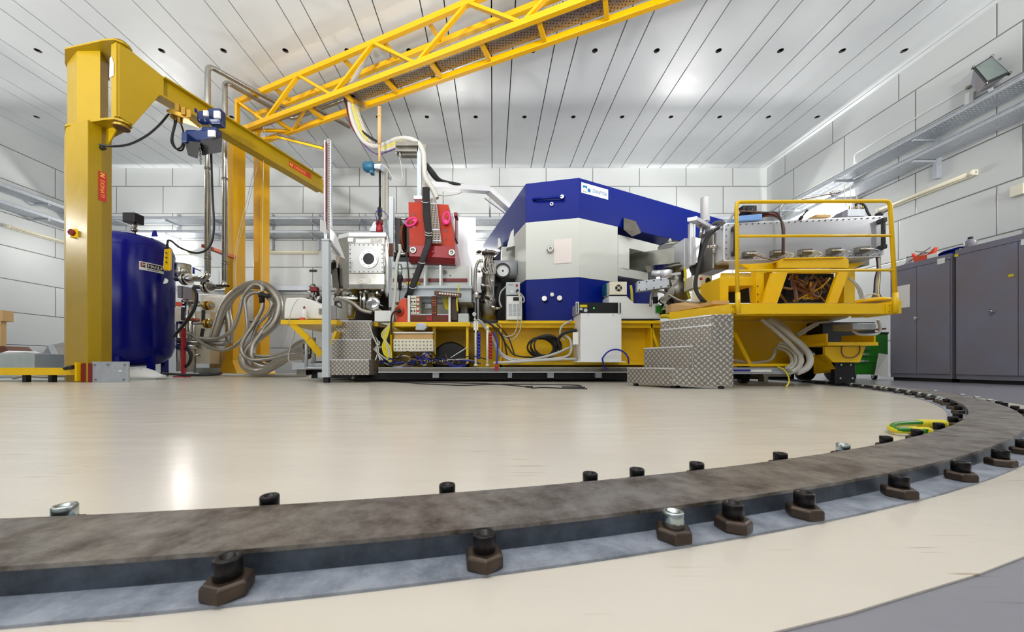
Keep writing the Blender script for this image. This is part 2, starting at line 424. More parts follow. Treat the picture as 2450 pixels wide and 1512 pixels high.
# ---------------------------------------------------------------- curved floor rail and its bolts
rail = T('curved_rail', 'curved steel floor rail sweeping across the foreground', 'rail', (CX, CY, 0))
n = N('worn_rail_steel'); o_ = n.pos(); f1 = n.ramp(n.noise(n.mapping(o_, (1, 1, 1)), 14, 9, 0.72), 0.38, 0.66)
n.L.new(n.mix(f1, C(152, 147, 143), C(84, 74, 66)), n.b.inputs['Base Color'])
n.b.inputs['Metallic'].default_value = 0.75
n.L.new(n.M('MULTIPLY_ADD', n.noise(o_, 14, 5), 0.25, 0.3), n.b.inputs['Roughness']); n.bump(n.noise(o_, 40, 4), 0.08, 0.003)
Mt['railtop'] = n.m
n = N('bluegrey_rail_paint'); o_ = n.pos()
n.L.new(n.mix(n.ramp(n.noise(o_, 22, 8, 0.7), 0.38, 0.64), C(156, 162, 174), C(112, 119, 131)), n.b.inputs['Base Color'])
n.b.inputs['Metallic'].default_value = 0.2; n.b.inputs['Roughness'].default_value = 0.45; n.bump(n.noise(o_, 30, 4), 0.1, 0.003)
Mt['railside'] = n.m
n = N('dark_rail_side'); o_ = n.pos()
n.L.new(n.mix(n.ramp(n.noise(o_, 16, 8, 0.7), 0.35, 0.66), C(88, 96, 108), C(56, 61, 70)), n.b.inputs['Base Color'])
n.b.inputs['Metallic'].default_value = 0.4; n.b.inputs['Roughness'].default_value = 0.42
Mt['railbody'] = n.m
t0, t1 = -112, 26
m = MB(); m.loft(arc(6.093, 6.237, 0.036, 0.042, t0, t1, 220)); build(m, 'running_surface', 'railtop', rail, 'bare worn steel top')
m = MB(); m.loft(arc(6.0945, 6.2355, 0.004, 0.0365, t0, t1, 220)); build(m, 'rail_body', 'railbody', rail)
m = MB(); m.loft(arc(6.03, 6.288, 0.0032, 0.007, t0, t1, 220)); build(m, 'base_flange', 'railside', rail)
def rail_bolt(label, zinc=False, group='rail clamp bolts'):
    t = T('clamp_bolt', label, 'bolt', (0, 0, 0.007), group)
    m = MB(); hx = [(0.026, 0.0), (0.027, 0.003), (0.027, 0.015), (0.023, 0.019)]
    m.lathe((0, 0, 0.007), (0, 0, 1), hx, 6, False, a0=0.3); build(m, 'clamp_nut', 'clamp', t, bevel=0.0015)
    m = MB(); z = 0.026
    m.lathe((0, 0, z), (0, 0, 1), [(0.0135, 0), (0.015, 0.001), (0.015, 0.021), (0.0138, 0.023), (0.0085, 0.023), (0.008, 0.010), (0.0, 0.010)], 24, True)
    build(m, 'cap_screw', 'zinc' if zinc else 'bolt', t)
    return t
ORD = ['first', 'second', 'third', 'fourth', 'fifth', 'sixth', 'seventh', 'eighth', 'ninth', 'tenth', 'eleventh', 'twelfth', 'thirteenth', 'fourteenth', 'fifteenth', 'sixteenth', 'seventeenth', 'eighteenth', 'nineteenth', 'twentieth']
protos = {}
def put_bolt(x, y, label, zinc=False, group='rail clamp bolts', ang=0):
    key = zinc
    if key not in protos: protos[key] = o = rail_bolt(label, zinc, group)
    else: o = dup(protos[key])
    o.location = (x, y, 0.007); o.rotation_euler = (0, 0, ang); o['label'] = label; o['group'] = group
    return o
outer = [(515, 1452, 0, 'nearest and largest clamp bolt of all, bottom left of the curved rail'),
         (1168, 1378, 0, 'black clamp bolt in front of the rail at bottom centre, second from the left'),
         (1640, 1306, 1, 'shiny silver socket bolt on a brown clamp in front of the rail'),
         (1783, 1279, 0, 'dark clamp bolt just right of the silver one in front of the rail'),
         (1953, 1245, 0, 'dark clamp bolt second to the right of the silver one, outside the rail'),
         (2172, 1192, 0, 'dark clamp bolt third to the right of the silver one, outside the rail'),
         (2313, 1150, 0, 'dark clamp bolt third from the right edge along the outside of the rail'),
         (2403, 1115, 0, 'dark clamp bolt second from the right edge along the outside of the rail'),
         (2450, 1086, 0, 'clamp bolt cut by the right edge of the photo, outside the rail')]
for px, py, zc, lb in outer:
    d = py-VY; x = (px-VX)/d*0.263; y = F/d*0.263; a = math.atan2(y-CY, x-CX)
    put_bolt(CX+6.266*math.cos(a), CY+6.266*math.sin(a), lb, bool(zc), 'clamp bolts outside the rail', a+random.random())
inner = [(155, 0.1, 1, 'silver bolt behind the rail near the left edge of the photo'),
         (645, 0, 0, 'black bolt head behind the rail, first right of the silver one at left'),
         (1070, 0, 0, 'black bolt behind the rail with its brown clamp showing, near the centre'),
         (1412, 0, 0, 'left one of the two close black bolt heads behind the rail'),
         (1524, 0, 0, 'right one of the two close black bolt heads behind the rail'),
         (1667, 0, 0, 'black bolt head behind the rail just right of the close pair'),
         (1867, 0, 0, 'black bolt head behind the rail, between the close pair and a silver bolt'),
         (2017, 0, 1, 'silver bolt behind the rail on the right, left of the green-yellow cable'),
         (2120, 0, 0, 'black bolt behind the rail just left below the green-yellow cable'),
         (2194, 0, 0, 'black bolt behind the rail right below the green-yellow cable end'),
         (2246, 0, 0, 'black bolt by the right end of the green-yellow cable')]
def ray_circle(px, r, far):
    dx, dy = (px-VX)/F, 1.0
    a = dx*dx+dy*dy; b = -2*(dx*CX+dy*CY); c = CX*CX+CY*CY-r*r
    q = b*b-4*a*c
    if q < 0: q = 0
    t = (-b+(math.sqrt(q) if far else -math.sqrt(q)))/(2*a)
    return dx*t, dy*t
for px, _, zc, lb in inner:
    x, y = ray_circle(px, 6.066, False)
    put_bolt(x, y, lb, bool(zc), 'clamp bolts inside the rail', random.random())
for iq, px in enumerate((2280, 2291, 2292, 2281, 2264, 2255, 2246, 2224, 2201, 2175, 2148, 2121, 2110, 2094, 2065, 2037, 2008, 1979, 1950, 1922)):
    near = px in (2280, 2291)
    x, y = ray_circle(px, 6.066, True) if not near else ray_circle(px, 6.066, False)
    put_bolt(x, y, ORD[19-iq]+' distant clamp bolt from the machine wheels, inside the rail curve', px not in (2280, 2291, 2292, 2281, 2264), 'distant inner clamp bolts', random.random())
for iq, px in enumerate((2237, 2302, 2337, 2369, 2390, 2402, 2428, 2448)):
    x, y = ray_circle(px, 6.262, True)
    put_bolt(x, y, ORD[iq]+' distant clamp bolt from the left outside the far rail curve', px < 2380, 'distant outer clamp bolts', random.random())
# ---------------------------------------------------------------- fluorescent fixtures and cable trays on the walls
def fixture(label, c, along, out, lit, L=1.57, group=None):
    """c: centre on the wall, along: unit vector of the tube, out: unit vector into the room"""
    c, al, ou = Vector(c), Vector(along), Vector(out)
    t = T('fluorescent_lamp', label, 'lamp', c, group)
    m = MB(); m.bar(c-al*L/2+ou*0.03, c+al*L/2+ou*0.03, 0.11, 0.06, up=ou); build(m, 'housing', 'cream', t, bevel=0.008)
    m = MB(); a = c-al*(L/2-0.05)+ou*0.095; b = c+al*(L/2-0.05)+ou*0.095
    m.cyl(a, b, 0.036, 14); build(m, 'tube_cover', 'tube_on' if lit else 'tube_off', t)
    for sgn in (-1, 1):
        m = MB(); e = c+al*sgn*(L/2-0.03)+ou*0.085; m.cyl(e-al*0.03, e+al*0.03, 0.048, 14); build(m, 'end_cap', 'cream', t)
    return t
X_, Y_ = Vector((1, 0, 0)), Vector((0, 1, 0))
zt = PZ(604, 11.45)
fixture('lit fluorescent lamp glowing on the back wall behind the blue tank', (PX(402, 11.5), YB, zt), X_, -Y_, True)
fixture('unlit cream fluorescent lamp on the back wall right of the two yellow posts', (PX(706, 11.5), YB, zt), X_, -Y_, False)
fixture('lit fluorescent lamp on the back wall behind the red magnet', (PX(1085, 11.5), YB, zt), X_, -Y_, True)
fixture('lit fluorescent lamp on the back wall hidden behind the blue and white magnet', (PX(1620, 11.5), YB, zt), X_, -Y_, True)
fixture('long cream unlit fluorescent lamp high on the right wall', (XR, 7.3, PZ(415, 6.54)-0.0), Y_, -X_, False, 1.62)
fixture('lit fluorescent lamp on the right wall behind the silver detector box', (XR, 9.5, 4.0), Y_, -X_, True)
fixture('unlit fluorescent lamp on the left wall, left of the yellow crane column', (XL, 10.15, PZ(541, 9.4)), Y_, X_, False)
fixture('lit fluorescent lamp on the left wall outside the photo', (XL, 5.6, 3.9), Y_, X_, True)
fixture('lit fluorescent lamp on the right wall outside the photo', (XR, 3.2, 3.9), Y_, -X_, True)
def tray(name, label, a, b, out, width=0.42, side=0.07, brk=()):
    a, b, ou = Vector(a), Vector(b), Vector(out); al = (b-a).normalized()
    t = T(name, label, 'cable tray', a, 'galvanised cable trays along the walls')
    m = MB(); q = [a, b, b+ou*width, a+ou*width]
    m.add(q, [(0, 1, 2, 3)]); build(m, 'perforated_base', 'perf', t)
    m = MB()
    for o in (ou*0, ou*width): m.bar(a+o+Vector((0, 0, side/2)), b+o+Vector((0, 0, side/2)), 0.006, side)
    m.bar(a+ou*(width+0.012)+Vector((0, 0, side)), b+ou*(width+0.012)+Vector((0, 0, side)), 0.03, 0.006)
    build(m, 'side_rail', 'galv', t)
    for d in brk:
        m = MB(); p = a+al*d+Vector((0, 0, -0.03)); m.bar(p-ou*0.12, p+ou*(width-0.02), 0.045, 0.04); build(m, 'bracket', 'galv', t)
    return t
GAP = 0.14
def brk(L, st, step):
    r = [];
    while st < L: r.append(st); st += step
    return r
for z, nm in ((4.74, 'upper'), (4.32, 'lower')):
    tray('cable_tray', nm+' perforated cable tray running along the back wall', (XL+0.7, YB-GAP, z), (XR-0.7, YB-GAP, z), (0, -1, 0), brk=brk(20.2, 0.6, 1.5))
    tray('cable_tray', nm+' perforated cable tray climbing along the right wall', (XR-GAP, YF0+0.2, z), (XR-GAP, YB-0.05, z), (-1, 0, 0), brk=brk(15.5, 1.75, 1.6))
    tray('cable_tray', nm+' perforated cable tray along the left wall', (XL+GAP, YF0+0.2, z), (XL+GAP, YB-0.05, z), (1, 0, 0), brk=brk(15.5, 1.4, 1.6))
for i in range(8):
    y = YF0+0.2+1.75+1.6*i
    m = MB(); m.box(XR-0.11, XR-0.002, y-0.03, y+0.03, 3.95, 4.95); one(m, 'tray_upright', 'galv', 'galvanised upright carrying the two trays on the right wall, '+ORD[7-i]+' from the back corner', 'bracket', 'right wall tray uprights')
    y = YF0+0.2+1.4+1.6*i
    if y > 7: m = MB(); m.box(XL+0.002, XL+0.11, y-0.03, y+0.03, 3.95, 4.95); one(m, 'tray_upright', 'galv', 'galvanised upright carrying the two trays on the left wall, '+('nearer' if y < 9 else 'farther')+' the camera', 'bracket', 'left wall tray uprights')
for i in range(13):
    x = XL+1.3+1.5*i
    m = MB(); m.box(x-0.03, x+0.03, YB-0.11, YB-0.002, 3.95, 5.1); one(m, 'tray_upright', 'galv', 'galvanised upright carrying the two trays on the back wall, '+ORD[i]+' from the left', 'bracket', 'back wall tray uprights')
# wall conduit on the right wall and small things on it
m = MB(); xx = XR-0.03
def rw(px, py, x=xx):                                  # pixel on the right wall plane
    y = x*F/(px-VX); return Vector((x, y, PZ(py, y)))
m.tube([rw(2044, 392), rw(2044, 372), rw(2050, 366), rw(2140, 312), rw(2300, 217), rw(2345, 190)], 0.012, 8, 1)
one(m, 'wall_conduit', 'white', 'thin white conduit running along the right wall above the cable trays', 'pipe')
m = MB(); m.tube([rw(2322, 242), rw(2326, 222), rw(2335, 214), rw(2355, 204), rw(2366, 206), rw(2372, 218)], 0.03, 10, 5)
m.bar(rw(2320, 250), rw(2322, 222), 0.12, 0.06)
one(m, 'wall_duct', 'white', 'bent white cable duct on the right wall beside the floodlight', 'pipe')
m = MB(); a = rw(2440, 455); m.box(XR-0.09, XR-0.002, a.y-0.08, a.y+0.08, a.z-0.09, a.z+0.09)
one(m, 'wall_socket', 'cream', 'cream junction box on the right wall at the right edge of the photo', 'socket', bevel=0.01)
m = MB(); a = P(690, 690, 11.3); m.box(PX(410, 11.35), PX(900, 11.35), 11.3, 11.42, PZ(694, 11.3), PZ(684, 11.3))
one(m, 'wall_beam', 'galv', 'grey horizontal steel beam on the back wall behind the yellow posts', 'beam')
m = MB(); m.pb(740, 645, 757, 650, 11.46, 0.03); one(m, 'wall_sign', 'logoblack', 'small dark sign on the back wall above the white box', 'sign')
m = MB(); m.pb(480, 706, 556, 770, 11.3, 0.15); one(m, 'wall_panel', 'steeldark', 'grey brown panel on the back wall behind the hoses, left of the left yellow post', 'panel')
m = MB(); m.pb(560, 706, 612, 768, 11.3, 0.15); m.pb(640, 706, 760, 766, 11.3, 0.15); one(m, 'wall_panel', 'steeldark', 'wide grey brown panel on the back wall behind the yellow posts', 'panel')
# floodlight
def floodlight():
    c = P(2371, 168, 6.1)
    t = T('floodlight', 'dark grey floodlight mounted above the trays on the right wall', 'lamp', c)
    K = [P(2330, 163, 6.25), P(2371, 138, 6.3), P(2412, 176, 5.95), P(2360, 199, 5.9)]
    cc_ = (K[0]+K[1]+K[2]+K[3])/4; ax = (K[1]-K[0]).cross(K[3]-K[0]).normalized()
    if ax.dot(cc_) > 0: ax = -ax
    def rr(s, k): return [cc_+(p-cc_)*s+ax*k for p in K]
    m = MB(); m.loft([rr(0.35, -0.24), rr(0.62, -0.22), rr(0.97, -0.02), rr(1, 0.0)]); build(m, 'housing', 'cabinet', t, bevel=0.006)
    m = MB(); m.loft([rr(1.05, -0.01), rr(1.05, 0.012)]); build(m, 'front_frame', 'blackmetal', t)
    m = MB(); m.loft([rr(0.93, 0.01), rr(0.93, 0.02)]); build(m, 'glass', 'glass', t)
    for p in K:
        m = MB(); q = cc_+(p-cc_)*1.07; m.cyl(q-ax*0.02, q+ax*0.03, 0.016, 10); build(m, 'latch', 'steeldark', t)
    q = P(2416, 166, 6.25); m = MB(); m.cyl(q, q+Vector((0.1, 0.02, 0)), 0.06, 16); build(m, 'cable_gland', 'black', t)
    m = MB(); m.tube([cc_-ax*0.2, c+Vector((0.3, 0.25, 0.05)), Vector((XR-0.05, 6.6, c.z+0.1)), Vector((XR-0.002, 6.62, c.z+0.1))], 0.025, 8); build(m, 'mounting_arm', 'steeldark', t)
floodlight()
m = MB(); m.tube([P(2418, 162, 6.35), P(2440, 148, 6.4), Vector((XR-0.02, 6.2, PZ(140, 6.2)))], 0.012, 8); one(m, 'lamp_cable', 'cabinet', 'grey cable leaving the floodlight along the right wall', 'cable')
# ---------------------------------------------------------------- yellow lattice gantry
A0 = Vector((PX(567, 8.3), 8.3, 0)); dt = Vector((0.9257, -0.3785, 0)); nt_ = Vector((0.3785, 0.9257, 0))
ZT, ZB, WT, LT = 6.40, 5.70, 0.47, 13.0
tr = T('lattice_gantry', 'yellow lattice gantry on two tall posts crossing high above the room', 'gantry', (A0.x, A0.y, 0))
def tp(t, w_, z): return A0+dt*t+nt_*w_+Vector((0, 0, z))
S = 0.085
for w_, z, nm in ((0, ZT, 'top_chord'), (WT, ZT, 'top_chord'), (0, ZB, 'bottom_chord'), (WT, ZB, 'bottom_chord')):
    m = MB(); m.bar(tp(-0.02, w_, z), tp(LT, w_, z), S, 0.10); build(m, nm, 'yellow_gantry', tr, bevel=0.006)
for i in range(7):
    a, b, c_ = 2.0*i, 2.0*i+0.96, 2.0*(i+1)
    if b < LT:
        m = MB(); m.bar(tp(max(a, 0.03), 0, ZT), tp(b, 0, ZB), 0.05, 0.07, up=nt_); build(m, 'diagonal_brace', 'yellow_gantry', tr)
    if c_ <= LT+0.1:
        m = MB(); m.bar(tp(b, 0, ZB), tp(c_, 0, ZT), 0.05, 0.07, up=nt_); build(m, 'diagonal_brace', 'yellow_gantry', tr)
for i in range(13):
    m = MB(); m.bar(tp(0.22+i, 0, ZB), tp(0.22+i, WT, ZB), 0.07, 0.07); build(m, 'cross_bar', 'yellow_gantry', tr)
    if i % 2 or i in (4, 8): m = MB(); m.bar(tp(0.2+i, 0, ZT), tp(0.2+i, WT, ZT), 0.06, 0.06); build(m, 'cross_bar', 'yellow_gantry', tr)
for q0_, q1_ in ((0.25, 1.2), (2.2, 1.25)):
    m = MB(); m.bar(tp(q0_, 0.02, ZB), tp(q1_, WT, ZB), 0.05, 0.06); build(m, 'plan_brace', 'yellow_gantry', tr)
for w_ in (0, WT):
    m = MB(); m.bar(tp(0.02, w_, ZB), tp(0.02, w_, ZT), 0.075, 0.075, up=nt_); build(m, 'end_upright', 'yellow_gantry', tr)
m = MB(); m.bar(tp(0, 0, ZT), tp(0, WT, ZT), 0.07, 0.07); build(m, 'cross_bar', 'yellow_gantry', tr)
def post(px, Y, wd, zt_):
    x = PX(px, Y); c = Vector((x, Y, 0)); h = wd/2
    m = MB(); q = [c+dt*a*h+nt_*b*h for a, b in ((-1, -1), (1, -1), (1, 1), (-1, 1))]
    m.loft([[p+Vector((0, 0, z)) for p in q] for z in (0.0, zt_)]); build(m, 'post', 'yellow_gantry', tr, bevel=0.012)
    m = MB(); q2 = [c+dt*a*(h+0.18)+nt_*b*(h+0.02) for a, b in ((-1, -1), (1, -1), (1, 1), (-1, 1))]
    m.loft([[p+Vector((0, 0, 0.0)) for p in q2], [p+Vector((0, 0, 0.05)) for p in q2], [p+Vector((0, 0, 0.36)) for p in [c+dt*a*(h+0.01)+nt_*b*(h+0.015) for a, b in ((-1, -1), (1, -1), (1, 1), (-1, 1))]]])
    build(m, 'post_foot', 'yellow_gantry', tr)
post(563, 8.42, 0.29, 5.66); post(626, 8.9, 0.25, 5.66)
m = MB(); m.bar(P(540, 335, 8.35), P(690, 330, 8.35), 0.06, 0.05); m.bar(P(520, 300, 8.2), P(580, 352, 8.4), 0.08, 0.05)
build(m, 'knee_brace', 'yellow_gantry', tr)
# galvanised tray carried inside the gantry
gt = T('gantry_cable_tray', 'grey perforated cable tray lying inside the yellow gantry', 'cable tray', tp(0.2, 0.1, ZB+0.06))
m = MB(); m.add([tp(3.3, 0.07, ZB+0.06), tp(LT, 0.07, ZB+0.06), tp(LT, WT-0.06, ZB+0.06), tp(3.3, WT-0.06, ZB+0.06)], [(0, 1, 2, 3)]); m.add([tp(0.2, 0.07, ZB+0.06), tp(3.28, 0.07, ZB+0.06), tp(3.28, 0.19, ZB+0.06), tp(0.2, 0.19, ZB+0.06)], [(0, 1, 2, 3)])
build(m, 'tray_base', 'perfsmall', gt)
m = MB()
for w_ in (0.075, WT-0.065): m.add([tp(0.2 if w_ < .1 else 3.3, w_, ZB+0.06), tp(LT, w_, ZB+0.06), tp(LT, w_, ZB+0.2), tp(0.2 if w_ < .1 else 3.3, w_, ZB+0.2)], [(0, 1, 2, 3)])
build(m, 'tray_side', 'perfsmall', gt)
for k in range(5):
    m = MB(); r = 0.016+0.006*(k % 3)
    m.tube([tp(3.0+0.05*k, 0.12+0.06*k, ZB+0.10)]+[tp(3.5+1.0*j, 0.12+0.06*k+0.02*math.sin(j*2.1+k), ZB+0.09) for j in range(9)], r, 8, 2)
    one(m, 'cable', ['black', 'greycable', 'blackmetal', 'bluecable', 'black'][k], ['black', 'grey', 'thin black', 'blue', 'thick black'][k]+' cable lying in the tray inside the yellow gantry', 'cable', 'cables in the gantry tray')
# stainless pipes rising beside the gantry and following it
def pipe_run(label, px, pyb, Y, z1, w_, t0_, r=0.052):
    x = PX(px, Y); zb = PZ(pyb, Y)
    t = T('steel_pipe', label, 'pipe', (x, Y, zb), 'stainless pipes up to the gantry')
    e = tp(t0_, w_, z1); far = tp(LT, w_, z1)
    m = MB(); v1 = Vector((x, Y, z1-0.12)); v2 = Vector((x, Y, z1)); d2 = (e-v2).normalized(); d3 = (far-e).normalized()
    pts = [Vector((x, Y, zb)), v1]+[v2+Vector((0, 0, -0.12))*(1-k/4)**2+d2*0.12*(k/4)**2 for k in range(1, 4)]+[v2+d2*0.12, e-d2*0.15]+[e-d2*0.15*(1-k/4)**2+d3*0.15*(k/4)**2 for k in range(1, 4)]+[e+d3*0.15, far]
    m.tube(pts, r, 14, 1); build(m, 'pipe', 'steel', t)
    for zz in (2.4, 4.2):
        m = MB(); m.cyl((x, Y, zz), (x, Y, zz+0.05), r+0.006, 14); build(m, 'pipe_joint', 'steeldark', t)
pipe_run('tall stainless pipe nearest the crane hoist, bending right under the ceiling', 497, 655, 7.2, 6.33, WT+0.20, 1.0)
pipe_run('stainless pipe between the crane hoist and the left yellow post', 538, 676, 7.6, 6.33, WT+0.36, 0.75)
m = MB(); m.bar(P(487, 588, 7.3), P(560, 616, 8.2), 0.09, 0.06); one(m, 'pipe_clamp_bar', 'copper', 'brown bar clamping the two steel pipes to the left yellow post', 'bar')
# dark unistrut bars under the gantry
m = MB(); m.bar(P(932, 85, 7.25), P(1043, 190, 7.75), 0.06, 0.05); one(m, 'strut_bar', 'steeldark', 'dark steel strut crossing under the middle of the yellow gantry', 'bar')
m = MB(); m.bar(P(742, 252, 7.75), P(838, 305, 8.1), 0.06, 0.05); one(m, 'strut_bar', 'steeldark', 'dark steel strut hanging out below the yellow gantry, left of the cable drop', 'bar')
# hanging perforated tray with vertical drop left of the chamber
ht = T('tray_drop', 'grey perforated tray dropping from the gantry to the pale post', 'cable tray', P(783, 545, 7.0))
m = MB(); m.bar(P(670, 331, 8.2), P(778, 358, 7.1), 0.14, 0.04); build(m, 'yellow_underside', 'yellow', ht)
m = MB(); m.bar(P(672, 325, 8.2), P(782, 352, 7.1), 0.16, 0.05); build(m, 'arm', 'perfsmall', ht, 'sloping arm under the gantry')
m = MB(); m.bar(P(664, 328, 8.2), P(778, 358, 7.1), 0.02, 0.09); build(m, 'arm_edge', 'galv', ht)
m = MB(); m.pb(781, 332, 790, 548, 7.0, 0.02); build(m, 'perforated_back', 'perfsmall', ht)
m = MB(); m.pb(775, 335, 779, 572, 6.97, 0.06); m.pb(789, 335, 792, 545, 6.97, 0.06); build(m, 'side_rail', 'galv', ht)
m = MB(); m.cab([(780, 340, 6.97), (780, 450, 6.97), (780, 560, 6.97)], 0.012); one(m, 'cable', 'darkred', 'thin dark red cable running down the perforated drop tray', 'cable')
# pale grey-blue post with warning sign
pp = T('grey_post', 'pale blue-grey square post standing in front of the steel chamber', 'post', (PX(778, 5.1), 5.14, 0.0))
m = MB(); m.pb(770, 572, 786, 903, 5.1, 0.085); build(m, 'post', 'palegrey', pp, bevel=0.004)
m = MB(); m.box(PX(772, 5.1), PX(784, 5.1), 5.12, 5.18, 0.0, PZ(903, 5.1)); build(m, 'foot', 'blackmetal', pp)
m = MB(); m.pb(769, 571, 787, 575, 5.09, 0.10); build(m, 'cap', 'galv', pp)
ws = T('warning_sign', 'white warning sign plate with a red triangle on top of the pale post', 'sign', P(773, 560, 5.08))
a, b = P(766, 553, 5.02), P(766, 524, 5.02); c_, d_ = P(780, 560, 5.12), P(779, 530, 5.12)
m = MB(); m.ext([a, c_, d_, b], (0.004, 0.004, 0)); build(m, 'plate', 'white', ws)
def lerp(p, q, t): return p+(q-p)*t
m = MB(); q = [lerp(a, c_, 0.15)+Vector((-.004, -.004, .02)), lerp(a, c_, 0.9)+Vector((-.004, -.004, .02)), lerp(b, d_, 0.5)+Vector((-.004, -.004, -.03))]
for i in range(3): m.bar(q[i], q[(i+1) % 3], 0.006, 0.006)
build(m, 'red_triangle', 'logored', ws)
sb = T('sign_board', 'tilted white board fixed behind the pale post', 'board', P(786, 600, 5.5))
m = MB(); m.ext([P(789, 545, 5.5), P(801, 560, 5.5), P(823, 618, 5.7), P(806, 612, 5.6), P(789, 600, 5.4)], (0.01, 0.02, 0)); build(m, 'board', 'white', sb)
m = MB(); m.bar(P(787, 577, 5.2), P(812, 610, 5.6), 0.04, 0.03); build(m, 'bracket', 'galv', sb)
# ---------------------------------------------------------------- jib crane
jc = T('jib_crane', 'big yellow jib crane with its column at the left edge', 'crane', (PX(210, 5.5), 5.6, 0))
def foot(lst): return [(PX(px, Y), Y) for px, Y in lst]
low = foot([(153.5, 5.62), (158, 5.42), (209, 5.25), (243, 5.42), (267.5, 5.66)])+[(-6.49, 6.05), (-7.2, 6.05)]
upp = foot([(161, 5.64), (184, 5.42), (240, 5.42), (259, 5.66)])+[(-6.50, 5.98), (-7.08, 5.98)]
zj = PZ(290, 5.3)
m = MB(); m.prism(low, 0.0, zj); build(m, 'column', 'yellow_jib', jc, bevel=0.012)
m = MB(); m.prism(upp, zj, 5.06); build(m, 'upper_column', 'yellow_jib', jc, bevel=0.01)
HX, HY = PX(290, 5.36), 5.36
def headplate(z, r, t, w0=0):
    pts = foot([(155, 5.66), (155, 5.40), (245, 5.26)])+[(HX+0.02, HY-r), (HX+r*0.8, HY-r*0.5), (HX+r, HY), (HX+r*0.7, HY+r*0.7), (HX, HY+r)]+foot([(262, 5.72)])+[(-6.47, 6.0), (-7.08, 6.0)]
    m = MB(); m.prism(pts, z, z+t); return m
build(headplate(5.06, 0.12, 0.022), 'top_plate', 'yellow_jib', jc)
build(headplate(zj-0.01, 0.12, 0.03), 'lower_plate', 'yellow_jib', jc)
m = MB(); m.cyl((HX, HY, 5.08), (HX, HY, 5.12), 0.075, 20); build(m, 'top_bearing', 'brass', jc)
m = MB(); m.cyl((HX, HY, zj-0.07), (HX, HY, zj-0.01), 0.10, 20); m.cyl((HX, HY, zj+0.02), (HX, HY, zj+0.06), 0.07, 20); build(m, 'lower_bearing', 'brass', jc)
m = MB(); m.ext([(PX(250, 5.45), 5.47, zj-0.01), (HX-0.06, HY+0.02, zj-0.01), (PX(250, 5.45), 5.47, zj-0.30)], (0.0, 0.02, 0)); build(m, 'gusset', 'yellow_jib', jc)
jd = Vector((0.3287, 0.9444, 0)); jn = Vector((0.9444, -0.3287, 0))
def jp(t, s, z): return Vector((HX, HY, 0))+jd*t+jn*s+Vector((0, 0, z))
def jt(px):                                            # distance along the jib seen at a pixel column
    k = (px-VX)/F; return (k*HY-HX)/(jd.x-k*jd.y)
def jz(px, py): t = jt(px); return PZ(py, HY+jd.y*t)
zt1 = jz(385, 187); zb1 = jz(385, 238)
m = MB(); out = [jp(-0.06, 0, 5.04), jp(0.05, 0, 5.05), jp(jt(385), 0, zt1), jp(jt(385), 0, zb1), jp(jt(374), 0, zb1), jp(jt(312), 0, jz(312, 302)), jp(-0.06, 0, zj+0.06)]
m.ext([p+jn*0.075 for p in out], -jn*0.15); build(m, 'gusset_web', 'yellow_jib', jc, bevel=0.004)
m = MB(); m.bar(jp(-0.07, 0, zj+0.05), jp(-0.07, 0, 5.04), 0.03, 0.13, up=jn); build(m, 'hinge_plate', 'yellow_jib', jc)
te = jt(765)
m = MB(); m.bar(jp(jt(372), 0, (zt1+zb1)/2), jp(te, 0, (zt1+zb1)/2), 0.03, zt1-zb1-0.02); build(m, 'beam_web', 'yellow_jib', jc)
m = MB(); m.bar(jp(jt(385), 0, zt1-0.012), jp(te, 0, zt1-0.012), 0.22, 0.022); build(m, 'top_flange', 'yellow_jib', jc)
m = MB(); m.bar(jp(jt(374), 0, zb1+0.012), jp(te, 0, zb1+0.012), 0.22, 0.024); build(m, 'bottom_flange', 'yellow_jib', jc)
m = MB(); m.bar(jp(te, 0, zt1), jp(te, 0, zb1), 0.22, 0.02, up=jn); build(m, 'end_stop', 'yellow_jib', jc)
# red maker's plates
def plate_text(parent, org, xd, up, w_, h_, st, bg, fg, size, icon=True):
    xd, up = Vector(xd).normalized(), Vector(up).normalized(); nn = xd.cross(up)
    m = MB(); o = Vector(org); m.ext([o, o+xd*w_, o+xd*w_+up*h_, o+up*h_], nn*0.003); pl = build(m, 'maker_plate', bg, parent)
    if icon:
        m = MB(); i0 = o+xd*h_*0.15+up*h_*0.2+nn*0.003; s = h_*0.6
        m.ext([i0, i0+up*s, i0+up*s+xd*s*0.25, i0+xd*s*0.7+up*s*0.4, i0+xd*s*0.75+up*s, i0+xd*s+up*s, i0+xd*s, i0+xd*s*0.75, i0+xd*s*0.25+up*s*0.6, i0+xd*s*0.25], nn*0.001); build(m, 'emblem', fg, pl)
    text(st, 'lettering', fg, pl, o+xd*h_*(1.15 if icon else 0.2)+up*(h_-size*0.72)/2+nn*0.003, xd, up, size)
    return pl
# lower-right face of the column between pixel columns 209 and 243
fa = Vector((PX(209, 5.25), 5.25, 0)); fb = Vector((PX(243, 5.42), 5.42, 0)); fd = (fb-fa).normalized(); fn_ = Vector((fd.y, -fd.x, 0))
o = fa+fd*0.13+fn_*0.004+Vector((0, 0, PZ(404, 5.33)))
plate_text(jc, o, (0, 0, -1), fd, 0.44, 0.10, 'DONATI', 'logored', 'logoyellow', 0.07)
t6 = jt(691); o = jp(t6, 0.018, zt1-0.13)-Vector((0, 0, 0.04))
plate_text(jc, jp(t6, 0.018, (zt1+zb1)/2-0.0), jd, (0, 0, 1), 0.60, 0.115, 'DONATI', 'logored', 'logoyellow', 0.085)
c_ = P(178, 558, 5.35); q = MB(); q.pb(168, 548, 189, 568, 5.325, 0.05); sw = build(q, 'main_switch', 'yellow', jc)
m = MB(); m.cyl(P(175, 557, 5.33), P(175, 557, 5.33)-Vector((0, 0.035, 0)), 0.045, 18); build(m, 'switch_knob', 'darkred', sw)
